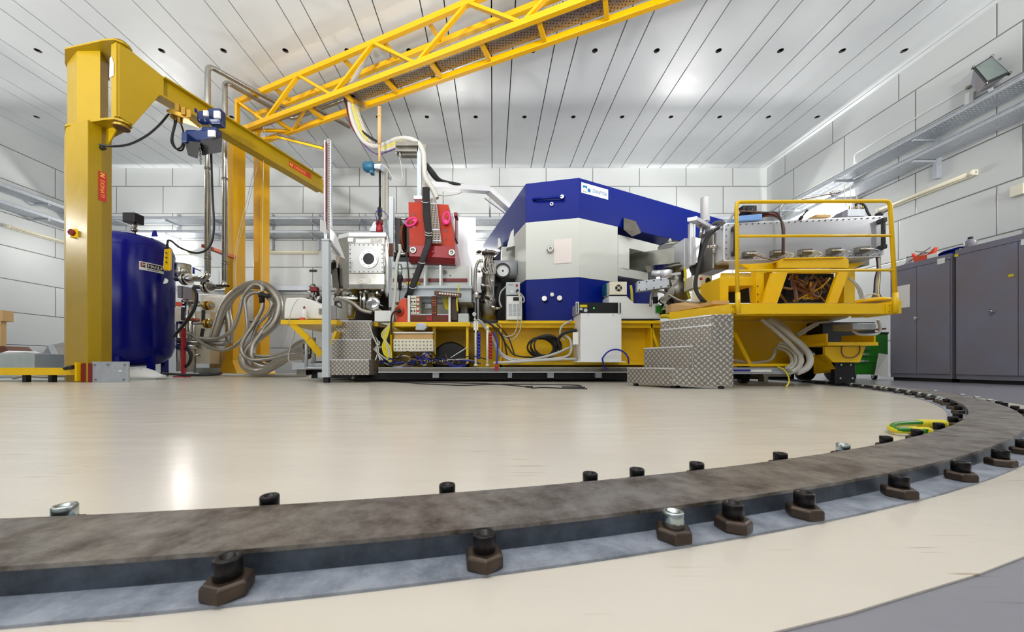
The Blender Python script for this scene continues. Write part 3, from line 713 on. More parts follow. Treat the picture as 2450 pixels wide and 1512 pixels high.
m = MB(); m.cyl(fa+fd*0.17+fn_*0.0+Vector((0, 0, PZ(346, 5.33))), fa+fd*0.17+fn_*0.05+Vector((0, 0, PZ(346, 5.33))), 0.03, 14); build(m, 'cable_gland', 'black', jc)
m = MB(); o = jp(-0.09, -0.09, 4.55)
m.ext([o+Vector((0, 0, .0)), o+jn*0.10, o+jn*0.11+Vector((0, 0, .18)), o+jn*0.05+Vector((0, 0, .30)), o+jn*0.01+Vector((0, 0, .28))], -jd*0.004); build(m, 'worn_sticker', 'white', jc)
m = MB(); m.cab([(238, 346, 5.27), (270, 350, 5.3), (310, 345, 5.5), (350, 325, 5.7), (380, 300, 5.85), (403, 274, 6.0), (410, 272, 6.05)], 0.016, 8)
one(m, 'crane_cable', 'black', 'black cable sagging from the crane column to the hoist trolley', 'cable')
# hoist
hy = HY+jd.y*jt(490); ho = T('chain_hoist', 'dark blue electric chain hoist hanging on the jib beam', 'hoist', P(485, 340, hy))
def hb(px0, py0, px1, py1, dd, s0, name, mt, bev=0.02, par=None, extra=None):
    ty = HY+jd.y*jt((px0+px1)/2)-s0
    m = MB(); m.pb(px0, py0, px1, py1, ty, dd); return build(m, name, mt, par or ho, bevel=bev)
hb(468, 262, 526, 292, 0.12, 0.42, 'trolley_motor', 'hoistblue', 0.05)
hb(497, 258, 527, 296, 0.14, 0.5, 'motor_cover', 'hoistblue', 0.02)
hb(440, 308, 516, 340, 0.12, 0.42, 'hoist_motor', 'hoistblue', 0.04)
hb(480, 302, 518, 338, 0.14, 0.50, 'motor_cover', 'hoistblue', 0.03)
hb(433, 315, 446, 340, 0.2, 0.36, 'gearbox', 'hoistblue', 0.02)
m = MB(); Yh = HY+jd.y*jt(478)-0.56
m.loft([[P(441, 335, Yh), P(480, 340, Yh), P(480, 340, Yh+0.3), P(441, 335, Yh+0.3)], [P(450, 372, Yh), P(473, 380, Yh), P(473, 380, Yh+0.25), P(450, 372, Yh+0.25)]]); build(m, 'chain_bag', 'black', ho, bevel=0.01)
m = MB(); m.loft([[P(478, 335, Yh+.1), P(530, 328, Yh+.1), P(532, 328, Yh+0.5), P(478, 335, Yh+0.4)], [P(484, 372, Yh+.1), P(530, 364, Yh+.1), P(530, 364, Yh+0.45), P(484, 372, Yh+0.4)]]); build(m, 'chain_box', 'black', ho, bevel=0.01)
m = MB(); m.ext([P(449, 246, 6.2), P(470, 261, 6.3), P(470, 270, 6.3), P(449, 259, 6.2)], (0.005, 0.01, 0)); build(m, 'blue_plate', 'blue', ho)
for px, py, w_, h_, Yy in ((486, 264, 10, 12, 6.03), (511, 265, 14, 16, 5.9), (468, 311, 11, 13, 6.0), (497, 311, 16, 15, 5.9)):
    m = MB(); m.pb(px, py, px+w_, py+h_, Yy-0.04, 0.03); lb = build(m, 'label_plate', 'paper', ho)
m = MB()
for px, py in ((418, 247), (433, 256), (446, 262)): m.pb(px, py, px+10, py+18, 5.85, 0.02)
m.ext([P(397, 263, 5.85), P(412, 260, 5.85), P(456, 280, 5.9), P(452, 286, 5.9), P(400, 268, 5.85)], (0, 0.22, 0.0)); m.pb(408, 268, 414, 282, 5.9, 0.05); m.pb(424, 276, 431, 292, 5.9, 0.05); build(m, 'trolley', 'brass', ho)
m = MB(); 
for k in range(7):
    z = PZ(352, 6.1)-k*0.045; c_ = Vector((PX(479+0.2*k, 6.1), 6.1, z)); e = Vector((0.014, 0, 0)) if k % 2 else Vector((0, 0.014, 0))
    m.tube([c_+Vector((0, 0, .028)), c_+e, c_-Vector((0, 0, .028)), c_-e], 0.005, 6, 4, True)
build(m, 'chain', 'zinc', ho)
for q, lb in (([(408, 278, 6.0), (418, 290, 6.0), (412, 320, 6.0), (410, 340, 6.0), (420, 355, 6.0), (433, 352, 6.0), (440, 330, 6.0)], 'left'), ([(424, 285, 6.05), (418, 305, 6.05), (413, 335, 6.05), (424, 358, 6.05), (438, 356, 6.05), (441, 325, 6.05), (430, 288, 6.05)], 'right')):
    m = MB(); m.cab(q, 0.013); one(m, 'hoist_cable', 'black', 'looped black cable below the hoist trolley, '+lb+' of the pair', 'cable')
m = MB(); m.cab([(505, 345, 6.2), (506, 400, 6.3), (509, 480, 6.5), (512, 540, 6.6), (506, 580, 6.65), (490, 600, 6.65), (465, 605, 6.65), (430, 592, 6.65), (412, 578, 6.6), (402, 576, 6.6), (400, 592, 6.6)], 0.018)
one(m, 'pendant_cable', 'black', 'long black cable falling from the hoist and looping to the yellow pendant', 'cable')
pe = T('pendant_control', 'yellow hoist pendant control hanging in front of the blue tank', 'control', P(400, 648, 6.6))
m = MB(); m.loft([[P(390, 645, 6.55), P(407, 649, 6.55), P(411, 645, 6.65), P(394, 643, 6.65)], [P(393, 596, 6.55), P(407, 594, 6.55), P(412, 597, 6.65), P(396, 597, 6.65)]]); build(m, 'body', 'yellow', pe, bevel=0.01)
m = MB()
for py in (605, 616, 627): m.cyl(P(398, py, 6.54), P(398, py, 6.52), 0.014, 10)
build(m, 'push_buttons', 'black', pe)
m = MB(); m.cyl(P(400, 596, 6.6), P(400, 584, 6.6), 0.03, 12, 0.02); build(m, 'cable_boot', 'black', pe)
# ---------------------------------------------------------------- blue pressure tank
TY, TR = 7.95, 0.75; TX = -8.10
tk = T('pressure_tank', 'large dark blue pressure tank standing behind the yellow crane column', 'tank', (TX, TY, 0))
m = MB(); zt_, zb_ = PZ(556, 7.65), 0.33
prof = [(0.02, zb_-0.12), (0.3, zb_-0.10), (0.55, zb_-0.02), (0.68, zb_+0.12), (TR, zb_+0.34), (TR, zt_-0.30), (0.70, zt_-0.14), (0.57, zt_-0.05), (0.35, zt_+0.01), (0.02, zt_+0.03)]
m.lathe((TX, TY, 0), (0, 0, 1), prof, 64); build(m, 'vessel', 'tankblue', tk)
for a in (-1.05, -0.25, 1.2, 2.6, -2.3):
    m = MB(); x, y = TX+0.62*math.cos(a), TY+0.62*math.sin(a); m.box(x-0.05, x+0.05, y-0.05, y+0.05, 0.0, 0.55); build(m, 'leg', 'tankblue', tk)
m = MB(); m.ring((TX, TY, zt_-0.34), (0, 0, 1), TR+0.004, TR-0.02, 0.012, 64); m.ring((TX, TY, zb_+0.36), (0, 0, 1), TR+0.004, TR-0.02, 0.012, 64); build(m, 'weld_seam', 'tankblue', tk)
m = MB(); q = P(369, 560, TY); m.loft([[q+Vector((-.07, 0, -.05)), q+Vector((.07, 0, -.05)), q+Vector((.07, .02, -.05)), q+Vector((-.07, .02, -.05))], [q+Vector((-.03, 0, .08)), q+Vector((.03, 0, .08)), q+Vector((.03, .02, .08)), q+Vector((-.03, .02, .08))]]); build(m, 'lifting_lug', 'tankblue', tk)
ax = PX(321, TY-0.1)
m = MB(); m.lathe((ax, TY-0.1, zt_-0.03), (0, 0, 1), [(0.07, 0), (0.07, 0.04), (0.035, 0.05), (0.035, 0.12), (0.06, 0.13), (0.06, 0.18), (0.03, 0.2), (0.055, 0.24), (0.03, 0.3), (0.03, 0.34)], 16); build(m, 'valve_stem', 'steeldark', tk)
m = MB(); m.box(ax-0.14, ax+0.13, TY-0.22, TY+0.0, zt_+0.26, zt_+0.47); build(m, 'actuator_box', 'blackmetal', tk, bevel=0.012)
def on_tank(a, z, r=TR+0.004): return Vector((TX+r*math.cos(a), TY+r*math.sin(a), z))
def tank_patch(a0, a1, z0, z1, name, mt, r=TR+0.004, n=10, par=None):
    m = MB(); vs = []; fs = []
    for i in range(n+1):
        a = a0+(a1-a0)*i/n; vs += [on_tank(a, z0, r), on_tank(a, z1, r)]
    for i in range(n): fs.append((2*i, 2*i+2, 2*i+3, 2*i+1))
    m.add(vs, fs); return build(m, name, mt, par or tk)
def ta(px):                                            # angle on the tank front seen at a pixel column
    best = None
    for i in range(400):
        a = -PI+PI*i/400; p = on_tank(a, 0)
        if p.y > TY: continue
        q = abs(VX+F*p.x/p.y-px)
        if (best is None or q < best[0]) and (p.x-TX)*(0-p.x)+(p.y-TY)*(0-p.y) > 0: best = (q, a)
    return best[1]
a0, a1 = ta(333), ta(392); z0 = PZ(633, 7.16); z1 = PZ(612, 7.16)
lbp = tank_patch(a0, a1, z0, z1, 'name_label', 'white')
tank_patch(a0+(a1-a0)*.05, a0+(a1-a0)*.22, z1-0.12, z1-0.02, 'red_square', 'darkred', TR+0.006, par=lbp)
tank_patch(a0+(a1-a0)*.28, a1, z1-0.12, z1-0.02, 'black_band', 'logoblack', TR+0.006, par=lbp)
tank_patch(a0+(a1-a0)*.28, a0+(a1-a0)*.75, z1-0.155, z1-0.135, 'small_print_line', 'logogrey', TR+0.006, 6, lbp)
def tank_text(st, a_, z, size, da):
    for i, ch in enumerate(st):
        a = a_+da*i; p = on_tank(a, z, TR+0.008); text(ch, 'lettering', 'white', lbp, p, (-math.sin(a), math.cos(a), 0), (0, 0, 1), size)
tank_text('M', a0+(a1-a0)*.075, z1-0.108, 0.105, 0.1); tank_text('MANUFA', a0+(a1-a0)*.30, z1-0.105, 0.095, 0.082)
a2, a3 = ta(399), ta(418)
st_ = tank_patch(a2, a2+(a3-a2)*0.62, PZ(715, 7.3), PZ(688, 7.3), 'grid_sticker', 'white', n=6)
for k in range(1, 4):
    zz = PZ(715, 7.3)+(PZ(688, 7.3)-PZ(715, 7.3))*k/4; tank_patch(a2, a2+(a3-a2)*0.62, zz-0.004, zz+0.004, 'grid_line', 'tankblue', TR+0.006, 6, st_)
    aa = a2+(a3-a2)*0.62*k/4; tank_patch(aa-0.004, aa+0.004, PZ(715, 7.3), PZ(688, 7.3), 'grid_line', 'tankblue', TR+0.006, 1, st_)
m = MB(); c_ = on_tank(ta(398), PZ(655, 7.3), TR+0.01); m.lathe(c_, (0.3, -1, 0.3), [(0.07, 0), (0.07, 0.006)], 16, False); build(m, 'round_sticker', 'white', tk)
m = MB(); m.pb(419, 630, 426, 648, 7.9, 0.12); build(m, 'side_bracket', 'tankblue', tk)
# ---------------------------------------------------------------- floor-level things at the left
m = MB(); m.box(-8.6, PX(386, 6.3), 5.5, 6.75, 0.003, 0.022); one(m, 'floor_board', 'concrete', 'thin pale board lying on the floor round the crane column', 'board')
bb = T('barrier_bar', 'low yellow steel bar running to the red end plate at the crane foot', 'barrier', (PX(100, 5.3), 5.3, 0.02))
m = MB(); m.box(-8.0, PX(196, 5.3), 5.28, 5.36, PZ(897, 5.3), PZ(880, 5.3)); build(m, 'bar', 'yellow', bb)
m = MB(); m.box(PX(190, 5.28), PX(195, 5.28), 5.22, 5.5, 0.022, PZ(867, 5.3)); build(m, 'end_upright', 'yellow', bb)
m = MB(); m.pb(194, 869, 219, 914, 5.26, 0.03); build(m, 'red_plate', 'darkred', bb)
for px in (60, 122):
    m = MB(); m.box(PX(px, 5.3)-0.03, PX(px, 5.3)+0.03, 5.29, 5.35, 0.003, PZ(897, 5.3)); build(m, 'foot', 'blackmetal', bb)
fp = T('footing_plate', 'upright grey steel plate at the foot of the crane column', 'plate', (PX(263, 5.3), 5.3, 0.0))
m = MB(); m.pb(220, 865, 307, 914.5, 5.27, 0.02); build(m, 'plate', 'galv', fp)
m = MB()
for px, py in ((226, 873), (258, 873), (298, 873), (228, 908), (295, 908)): m.cyl(P(px, py, 5.27), P(px, py, 5.255), 0.012, 10)
build(m, 'screw_heads', 'steeldark', fp)
m = MB(); m.pb(283, 886, 291, 889, 5.265, 0.004); build(m, 'small_label', 'white', fp)
m = MB(); m.box(PX(0, 7.4)-0.5, PX(83, 7.4), 7.4, 8.2, 0.003, PZ(846, 7.4)); one(m, 'concrete_block', 'concrete', 'flat pale concrete block on the floor at the left edge', 'block', bevel=0.01)
m = MB(); zc = PZ(846, 7.5); m.ext([P(-6, 844, 7.6), P(26, 844, 7.6), P(10, 828, 7.6), P(-6, 828, 7.6)], (0, 0.4, 0)); one(m, 'folded_sheet', 'brown', 'brown folded sheet lying on the concrete block', 'sheet')
m = MB(); m.pb(-12, 742, 6, 768, 8.6, 0.2); m.pb(-12, 768, 2, 828, 8.6, 0.1); one(m, 'cardboard_stack', 'cardboard', 'brown cardboard pieces standing at the very left edge', 'box')
m = MB(); m.ext([P(4, 843.5, 7.5), P(62, 843.5, 7.6), P(50, 840, 7.6), P(20, 839, 7.6)], (0, 0.25, 0)); one(m, 'plastic_sheet', 'white', 'crumpled clear plastic on the concrete block', 'plastic')
lt_ = T('leaning_tray', 'perforated metal tray leaning against the left wall behind the crane column', 'cable tray', P(140, 872, 9.6))
a, b, c_, d_ = P(144, 873, 9.6), P(108, 798, 10.9), P(145, 798, 11.1), P(178, 873, 9.8)
m = MB(); m.add([a, b, c_, d_], [(0, 1, 2, 3)]); build(m, 'perforated_base', 'perfsmall', lt_)
m = MB(); m.bar(a, b, 0.02, 0.12, up=(1, 0, 0)); m.bar(d_, c_, 0.02, 0.12, up=(1, 0, 0)); build(m, 'side_rail', 'galv', lt_)
m = MB(); rnd = random.Random(3)
rings = []
for r, z in ((0.36, 0.022), (0.33, 0.07), (0.25, 0.13), (0.12, 0.17), (0.02, 0.18)):
    rings.append([(PX(336, 6.3)+r*(1+0.25*rnd.random())*math.cos(2*PI*i/18), 6.3+0.6*r*(1+0.3*rnd.random())*math.sin(2*PI*i/18), z*(0.8+0.4*rnd.random())) for i in range(18)])
m.loft(rings, True, True); one(m, 'plastic_bag', 'white', 'crumpled white plastic bag beside the tank legs', 'bag')
m = MB(); m.cab([(30, 905, 5.45), (60, 900, 5.5), (110, 902, 5.45), (150, 899, 5.45), (185, 903, 5.45)], 0.02); one(m, 'floor_cable', 'greycable', 'grey cable lying under the low yellow bar', 'cable')
m = MB(); m.lathe(P(176, 878, 5.22), (-0.9, 0, -0.15), [(0.03, 0), (0.032, 0.12), (0.028, 0.13)], 12); one(m, 'cable_sleeve', 'black', 'short black cable sleeve at the crane foot', 'sleeve')
# red stand, manifold, valves
rs = T('red_stand', 'thin dark red steel stand on the floor right of the blue tank', 'stand', (PX(437, 7.3), 7.3, 0))
m = MB(); m.pb(433, 784, 439, 898, 7.25, 0.06); build(m, 'upright', 'red', rs)
m = MB(); m.box(PX(424, 7.3), PX(447, 7.3), 7.2, 7.4, 0.0, 0.03); build(m, 'foot', 'red', rs)
mf = T('pipe_manifold', 'stainless steel cooling manifold with valves right of the blue tank', 'manifold', (PX(458, 7.8), 7.8, 0))
def pipe(pts, r, nm='pipe', mt='steel', par=None, n=14):
    m = MB(); m.tube([P(*p) for p in pts], r, n, 1); return build(m, nm, mt, par or mf)
pipe([(456, 690, 7.8), (456, 890, 7.8)], 0.095, 'riser'); pipe([(430, 770, 8.0), (430, 888, 8.0)], 0.06, 'riser')
pipe([(438, 632, 8.0), (438, 668, 8.0)], 0.15, 'filter_body', n=20)
pipe([(422, 667, 7.7), (480, 667, 7.3)], 0.055); pipe([(497, 650, 7.2), (496, 659, 7.2), (491, 665, 7.22), (478, 668, 7.25)], 0.054)
pipe([(466, 686, 7.6), (525, 686, 7.58), (534, 683, 7.58), (538, 672, 7.6)], 0.054)
pipe([(430, 728, 7.9), (500, 731, 7.6)], 0.035); pipe([(430, 772, 7.9), (500, 774, 7.6)], 0.035)
pipe([(428, 815, 7.7), (470, 820, 7.5), (540, 822, 7.4)], 0.06, 'hose_connector', 'steeldark')
pipe([(428, 830, 7.7), (500, 828, 7.5)], 0.07, 'hose_connector')
for px, py, Y in ((442, 668, 7.6), (493, 687, 7.5), (495, 731, 7.55), (496, 774, 7.55)):
    big = py < 700; r = 0.13 if big else 0.10
    m = MB(); q = P(px, py, Y); m.cyl(q-Vector((0.03, 0, 0)), q+Vector((0.03, 0, 0)), r, 22); m.cyl(q+Vector((0.06, 0, 0)), q+Vector((0.1, 0, 0)), r*0.95, 22); v = build(m, 'valve_flange', 'brass' if not big else 'steel', mf)
    m = MB(); m.cyl(q-Vector((.05, 0, 0)), q+Vector((.12, 0, 0)), r*0.6, 16); build(m, 'valve_body', 'steeldark', mf)
for a, b in (((470, 670, 7.2), (497, 672, 7.0)), ((520, 684, 7.2), (546, 684, 7.1)), ((487, 742, 7.5), (486, 770, 7.5)), ((486, 786, 7.5), (480, 815, 7.5)), ((438, 735, 7.6), (437, 765, 7.6))):
    m = MB(); m.bar(P(*a), P(*b), 0.05, 0.04); build(m, 'valve_handle', 'black', mf)
for px, py in ((455, 722), (455, 765), (452, 818), (456, 850)):
    m = MB(); q = P(px, py, 7.8); m.cyl(q+Vector((0, 0.02, -0.02)), q+Vector((0, 0.02, 0.03)), 0.16, 22); build(m, 'flange', 'steel' if py != 765 else 'copper', mf)
m = MB(); m.pb(424, 683, 434, 712, 7.6, 0.12); m.pb(437, 686, 448, 716, 7.6, 0.12); build(m, 'solenoid', 'cabinet', mf, bevel=0.01)
m = MB(); m.pb(420, 722, 428, 732, 7.5, 0.08); build(m, 'orange_connector', 'orange', mf)
m = MB(); m.pb(418, 735, 446, 775, 8.1, 0.2); build(m, 'box', 'cream', mf); m = MB(); m.pb(458, 745, 502, 870, 8.3, 0.3); build(m, 'panel', 'cream', mf)
m = MB(); m.cyl(P(463, 655, 7.5), P(463, 640, 7.5), 0.02, 8); m.bar(P(462, 641, 7.5), P(480, 648, 7.3), 0.012, 0.02); build(m, 'blue_lever', 'bluecable', mf)
m = MB(); m.cab([(462, 688, 7.1), (470, 705, 7.1), (466, 735, 7.1), (445, 770, 7.1), (424, 795, 7.15), (416, 805, 7.2)], 0.03); one(m, 'rubber_hose', 'black', 'black rubber hose looping from the manifold down behind the tank', 'hose')
m = MB(); m.cab([(432, 832, 7.3), (448, 836, 7.3), (457, 850, 7.3), (452, 870, 7.3), (438, 882, 7.3)], 0.03); one(m, 'rubber_hose', 'black', 'short black hose curling behind the red stand', 'hose')
m = MB(); m.pb(502, 841, 556, 880, 8.7, 0.3); one(m, 'cardboard_box', 'cardboard', 'cardboard box on the floor behind the left yellow post', 'box', bevel=0.004)
bx = T('low_pallet', 'white low pallet under the cardboard box', 'pallet', P(520, 892, 8.7)); m = MB(); m.box(PX(470, 8.7), PX(560, 8.7), 8.6, 9.3, 0.06, PZ(880, 8.7)); build(m, 'deck', 'concrete', bx)
m = MB(); m.box(PX(480, 8.7), PX(500, 8.7), 8.65, 9.2, 0.0, 0.06); m.box(PX(535, 8.7), PX(555, 8.7), 8.65, 9.2, 0.0, 0.06); build(m, 'runners', 'concrete', bx)
# big hoses
def hose(label, pts, r, mt='hose'):
    m = MB(); m.cab(pts, r, 12, 8); one(m, 'coolant_hose', mt, label, 'hose', 'braided hoses between manifold and machine')
hose('thickest braided hose arching over in front of the left yellow post', [(505, 830, 7.5), (520, 780, 7.5), (540, 725, 7.5), (580, 690, 7.5), (620, 680, 7.5), (655, 700, 7.45), (668, 735, 7.4), (655, 775, 7.35), (615, 810, 7.3), (585, 845, 7.2), (590, 878, 7.1), (625, 888, 7.0), (665, 868, 6.8), (700, 845, 6.5), (735, 830, 6.2)], 0.085)
hose('second thick braided hose inside the big arch', [(548, 822, 7.6), (550, 780, 7.6), (545, 735, 7.6), (565, 700, 7.6), (600, 685, 7.6), (640, 690, 7.5), (660, 720, 7.5), (650, 765, 7.4), (628, 795, 7.3), (605, 830, 7.2), (608, 862, 7.1), (640, 878, 6.9), (680, 855, 6.6), (735, 845, 6.2)], 0.07)
hose('thin braided hose sagging left from the red stand to the arch top', [(440, 792, 7.4), (475, 808, 7.35), (520, 810, 7.3), (555, 790, 7.3), (572, 750, 7.3), (582, 710, 7.3), (605, 682, 7.3), (625, 685, 7.3), (628, 698, 7.3)], 0.036)
hose('lowest thin braided hose sagging toward the left yellow post', [(460, 800, 7.35), (490, 825, 7.3), (530, 838, 7.3), (565, 825, 7.25), (590, 795, 7.2), (590, 755, 7.2), (587, 720, 7.2), (600, 703, 7.2), (622, 700, 7.2)], 0.034)
hose('thin braided hose hanging from the black coupling in the arch', [(628, 712, 7.2), (627, 740, 7.2), (608, 775, 7.2), (585, 810, 7.1), (578, 840, 7.05), (600, 860, 7.0), (650, 858, 6.8), (700, 845, 6.4), (735, 838, 6.1)], 0.036)
hose('innermost thin braided hose right of the coupling', [(640, 712, 7.25), (650, 728, 7.25), (640, 752, 7.25), (618, 775, 7.25), (607, 800, 7.25), (600, 830, 7.2), (612, 850, 7.1), (660, 850, 6.9), (735, 825, 6.2)], 0.03)
for k in range(5):
    hose(ORD[k]+' slim braided hose from the top reaching the left machine end', [(655+4*k, 868-2*k, 6.9), (690, 840+5*k, 6.6), (715, 818+7*k, 6.3), (745, 812+8*k, 6.1)], 0.03)
for k, (a, b) in enumerate((((640, 862, 7.0), (735, 818, 6.2)), ((650, 872, 6.9), (738, 852, 6.15)))):
    hose(['upper', 'lower'][k]+' dark braided hose rising to the left end of the machine', [a, lerp(Vector(a), Vector(b), .4)+Vector((0, 6-12*k, 0)), b], 0.055)
m = MB(); m.cab([(627, 700, 7.2), (627, 725, 7.2)], 0.05, 12, 1); m.cab([(620, 706, 7.15), (646, 708, 7.15)], 0.045, 12, 1); one(m, 'hose_coupling', 'blackmetal', 'black coupling where the thin braided hoses meet', 'coupling')
for k in range(2):
    m = MB(); m.cab([(632+4*k, 300, 8.0), (600+6*k, 440, 7.8), (563+5*k, 600, 7.6), (561+3*k, 690, 7.5)], 0.005, 5); one(m, 'white_string', 'whitecable', ['left', 'right'][k]+' thin white string hanging from the gantry past the yellow posts', 'string')
m = MB(); m.cab([(632, 320, 7.6), (629, 500, 7.5), (627, 698, 7.3)], 0.004, 5); one(m, 'white_string', 'whitecable', 'thin white string holding up the hose arch in front of the right yellow post', 'string')
m = MB(); m.cab([(390, 893, 7.0), (440, 897, 7.0), (500, 897, 7.0), (530, 893, 7.0)], 0.025); one(m, 'floor_hose', 'black', 'black hose lying on the floor in front of the manifold', 'hose')
m = MB(); m.cab([(530, 896, 7.3), (600, 898, 7.2), (690, 899, 7.1), (735, 897, 7.1), (742, 890, 7.1)], 0.03); one(m, 'floor_hose', 'greycable', 'pale grey hose lying on the floor below the big hose arch', 'hose')
# ---------------------------------------------------------------- turning platform of the spectrometer
YF = 5.45
pf = T('turntable_platform', 'long yellow steel platform carrying the magnets, on black wheels', 'platform', (PX(1300, 5.6), 6.4, 0))
def pp_(m, name, mt='yellow', par=None, bevel=0, label=None): return build(m, name, mt, par or pf, label, bevel)
m = MB(); m.box(PX(671, YF), PX(805, YF), YF, 6.9, PZ(776, YF), PZ(765, YF)); m.box(PX(805, YF), PX(890, YF), 5.75, 6.9, PZ(776, YF), PZ(765, YF)); pp_(m, 'left_table', bevel=0.004)
m = MB(); m.bar(P(697, 773, 5.47), P(738, 811, 5.55), 0.09, 0.03, up=(0, 1, 0)); m.bar(P(738, 812, 5.5), P(768, 850, 5.6), 0.1, 0.03, up=(0, 1, 0)); pp_(m, 'corner_brace')
m = MB(); m.ext([P(800, 792, 5.5), P(806, 792, 5.5), P(794, 825, 5.5), P(788, 825, 5.5)], (0, 0.4, 0)); pp_(m, 'corner_brace')
m = MB(); m.box(PX(935, YF), PX(1125, YF), YF, 6.6, PZ(781, YF), PZ(770, YF)); pp_(m, 'middle_shelf', bevel=0.004)
m = MB(); m.box(PX(905, 6.3), PX(1195, 6.3), 6.3, 6.34, 0.2, 0.90); pp_(m, 'back_panel')
for a, b, Y in ((1115, 1121, 5.5), (1035, 1042, 5.6), (933, 938, 5.5)):
    m = MB(); m.pb(a, 780, b, 870, Y, 0.06); pp_(m, 'upright')
m = MB(); m.pb(1125, 775, 1195, 783, 5.6, 0.5); pp_(m, 'link_plate')
m = MB(); m.box(PX(1192, YF), PX(1606, YF), YF, 8.6, PZ(774, YF), PZ(767, YF)); pp_(m, 'main_top_plate', bevel=0.004)
m = MB(); m.box(PX(1190, YF), PX(1586, YF), YF+0.05, YF+0.07, PZ(783, YF), PZ(773, YF)); pp_(m, 'top_flange_edge')
m = MB(); m.box(PX(1196, 5.7), PX(1600, 5.7), 5.7, 5.74, 0.2, PZ(774, YF)); m.box(PX(1196, 5.7), PX(1196, 5.7)+0.04, 5.7, 8.0, 0.2, PZ(774, YF)); pp_(m, 'main_web')
m = MB(); m.box(PX(1196, YF), PX(1196, YF)+0.03, YF+0.02, 5.72, PZ(866, YF), PZ(774, YF)); pp_(m, 'stiffener_rib')
m = MB(); m.box(PX(1561, YF), PX(1565, YF), YF+0.05, 5.72, PZ(840, YF), PZ(774, YF))
m.ext([P(1560, 778, 5.5), P(1560, 800, 5.5), P(1573, 834, 5.5), P(1578, 834, 5.5)], (0, 0.02, 0)); pp_(m, 'stiffener_rib')
m = MB(); m.box(PX(1198, 5.4), PX(1560, 5.4), 5.38, 5.72, PZ(873, 5.4), PZ(866, 5.4)); pp_(m, 'lower_ledge', bevel=0.003)
m = MB(); m.box(PX(1140, 5.6), PX(1196, 5.6), 5.95, 5.99, 0.2, 0.86); pp_(m, 'link_web')
m = MB(); m.box(PX(1740, 5.2), PX(1985, 5.2), 5.2, 5.25, 0.22, 0.9); pp_(m, 'outer_web')
m = MB(); m.box(PX(1740, 4.35), PX(1900, 4.35), 4.3, 4.64, PZ(876, 4.35), PZ(870, 4.35)); pp_(m, 'outer_ledge')
m = MB(); m.bar(P(1757, 796, 4.5), P(1795, 872, 4.35), 0.04, 0.02, up=(0, 1, 0)); pp_(m, 'outer_brace')
m = MB(); m.box(PX(1960, 5.0), PX(2030, 5.0), 4.95, 5.5, 0.25, 0.86); m.box(PX(2030, 5.0), PX(2085, 5.0), 4.95, 5.5, PZ(815, 5.0), 0.86); pp_(m, 'outer_box', 'underframe_shade', bevel=0.005)  # coloured black to give the shaded interior under the deck end
m = MB(); m.ext([P(1974, 829, 4.3), P(2071, 829, 4.3), P(2057, 867, 4.3), P(1995, 867, 4.3), P(1974, 847, 4.3)], (0, 0.03, 0)); pp_(m, 'wheel_bracket')
m = MB(); m.box(PX(1975, 4.25), PX(2095, 4.25), 4.22, 4.7, PZ(827, 4.25), PZ(819, 4.25)); m.pb(1976, 798, 1981, 820, 4.3, 0.4); m.pb(2091, 798, 2095, 820, 4.3, 0.4); pp_(m, 'bracket_flange')
m = MB(); m.ext([P(1975, 847, 4.32), P(1999, 882, 4.32), P(1990, 890, 4.5), P(1950, 895, 4.7), P(1948, 850, 4.7)], (0.01, 0.03, 0)); pp_(m, 'slanted_guard')
m = MB(); m.pb(1997, 867, 2046, 921, 4.36, 0.05); pp_(m, 'wheel_plate', 'blackmetal')
m = MB()
for px, py in ((2013, 873), (2036, 873), (2011, 905), (2040, 905)): m.cyl(P(px, py, 4.36), P(px, py, 4.345), 0.009, 8)
pp_(m, 'plate_bolts', 'zinc')
rd = (Vector((4.4, 4.55, 0))-Vector((CX, CY, 0))).normalized()
def wheel(c, r, w_):
    m = MB(); c = Vector(c); m.lathe(c-rd*w_/2, rd, [(0.03, -0.01), (0.05, 0), (r*0.8, 0.005), (r-0.01, 0), (r, 0.01), (r, w_-0.01), (r-0.01, w_), (0.05, w_), (0.03, w_+0.01)], 36); return pp_(m, 'wheel', 'blackmetal')
for px, Y, r in ((1925, 5.05, 0.22), (2001, 4.72, 0.22)):
    x = PX(px, Y); wheel((x, Y, r+0.042), r, 0.12)
wheel((PX(1778, 5.0), 5.0, 0.14+0.003), 0.14, 0.1); wheel((PX(915, 6.3), 6.3, 0.16), 0.157, 0.12); wheel((PX(1330, 6.2), 6.2, 0.16), 0.157, 0.12)
m = MB(); m.box(PX(890, 5.5), PX(1600, 5.5), 5.5, 8.4, 0.035, 0.20); m.box(PX(1600, 5.2), PX(1900, 5.2), 5.2, 6.4, 0.05, 0.23)
m.box(PX(745, 5.95), PX(900, 5.95), 5.95, 7.6, 0.035, 0.32); pp_(m, 'underframe_shade', 'underframe_shade')  # frame blocks kept low and black to stand in for the shadow beneath
for a, b in ((760, 790), (1035, 1050), (1215, 1225), (1425, 1440), (1310, 1325)):
    m = MB(); m.pb(a, 891, b, 904, 5.35, 0.1); pp_(m, 'tray_hanger', 'galv')
m = MB(); m.pb(905, 889, 1505, 891.5, 5.24, 0.02); m.pb(905, 879, 1505, 881, 5.28, 0.3); pp_(m, 'front_tray', 'galv')
m = MB(); m.pb(905, 881, 1505, 889, 5.28, 0.01); pp_(m, 'tray_face', 'steeldark')
m = MB(); m.pb(1740, 887, 1900, 893, 4.28, 0.02); m.pb(1740, 879, 1900, 888, 4.3, 0.3); m.pb(1740, 893, 1892, 895, 4.28, 0.3); pp_(m, 'front_tray', 'galv')
m = MB(); m.pb(1797, 884, 1846, 890, 4.25, 0.03); pp_(m, 'terminal_strip', 'white')
m = MB(); m.pb(1740, 884, 1795, 888, 4.25, 0.02); pp_(m, 'blue_strip', 'bluecable')
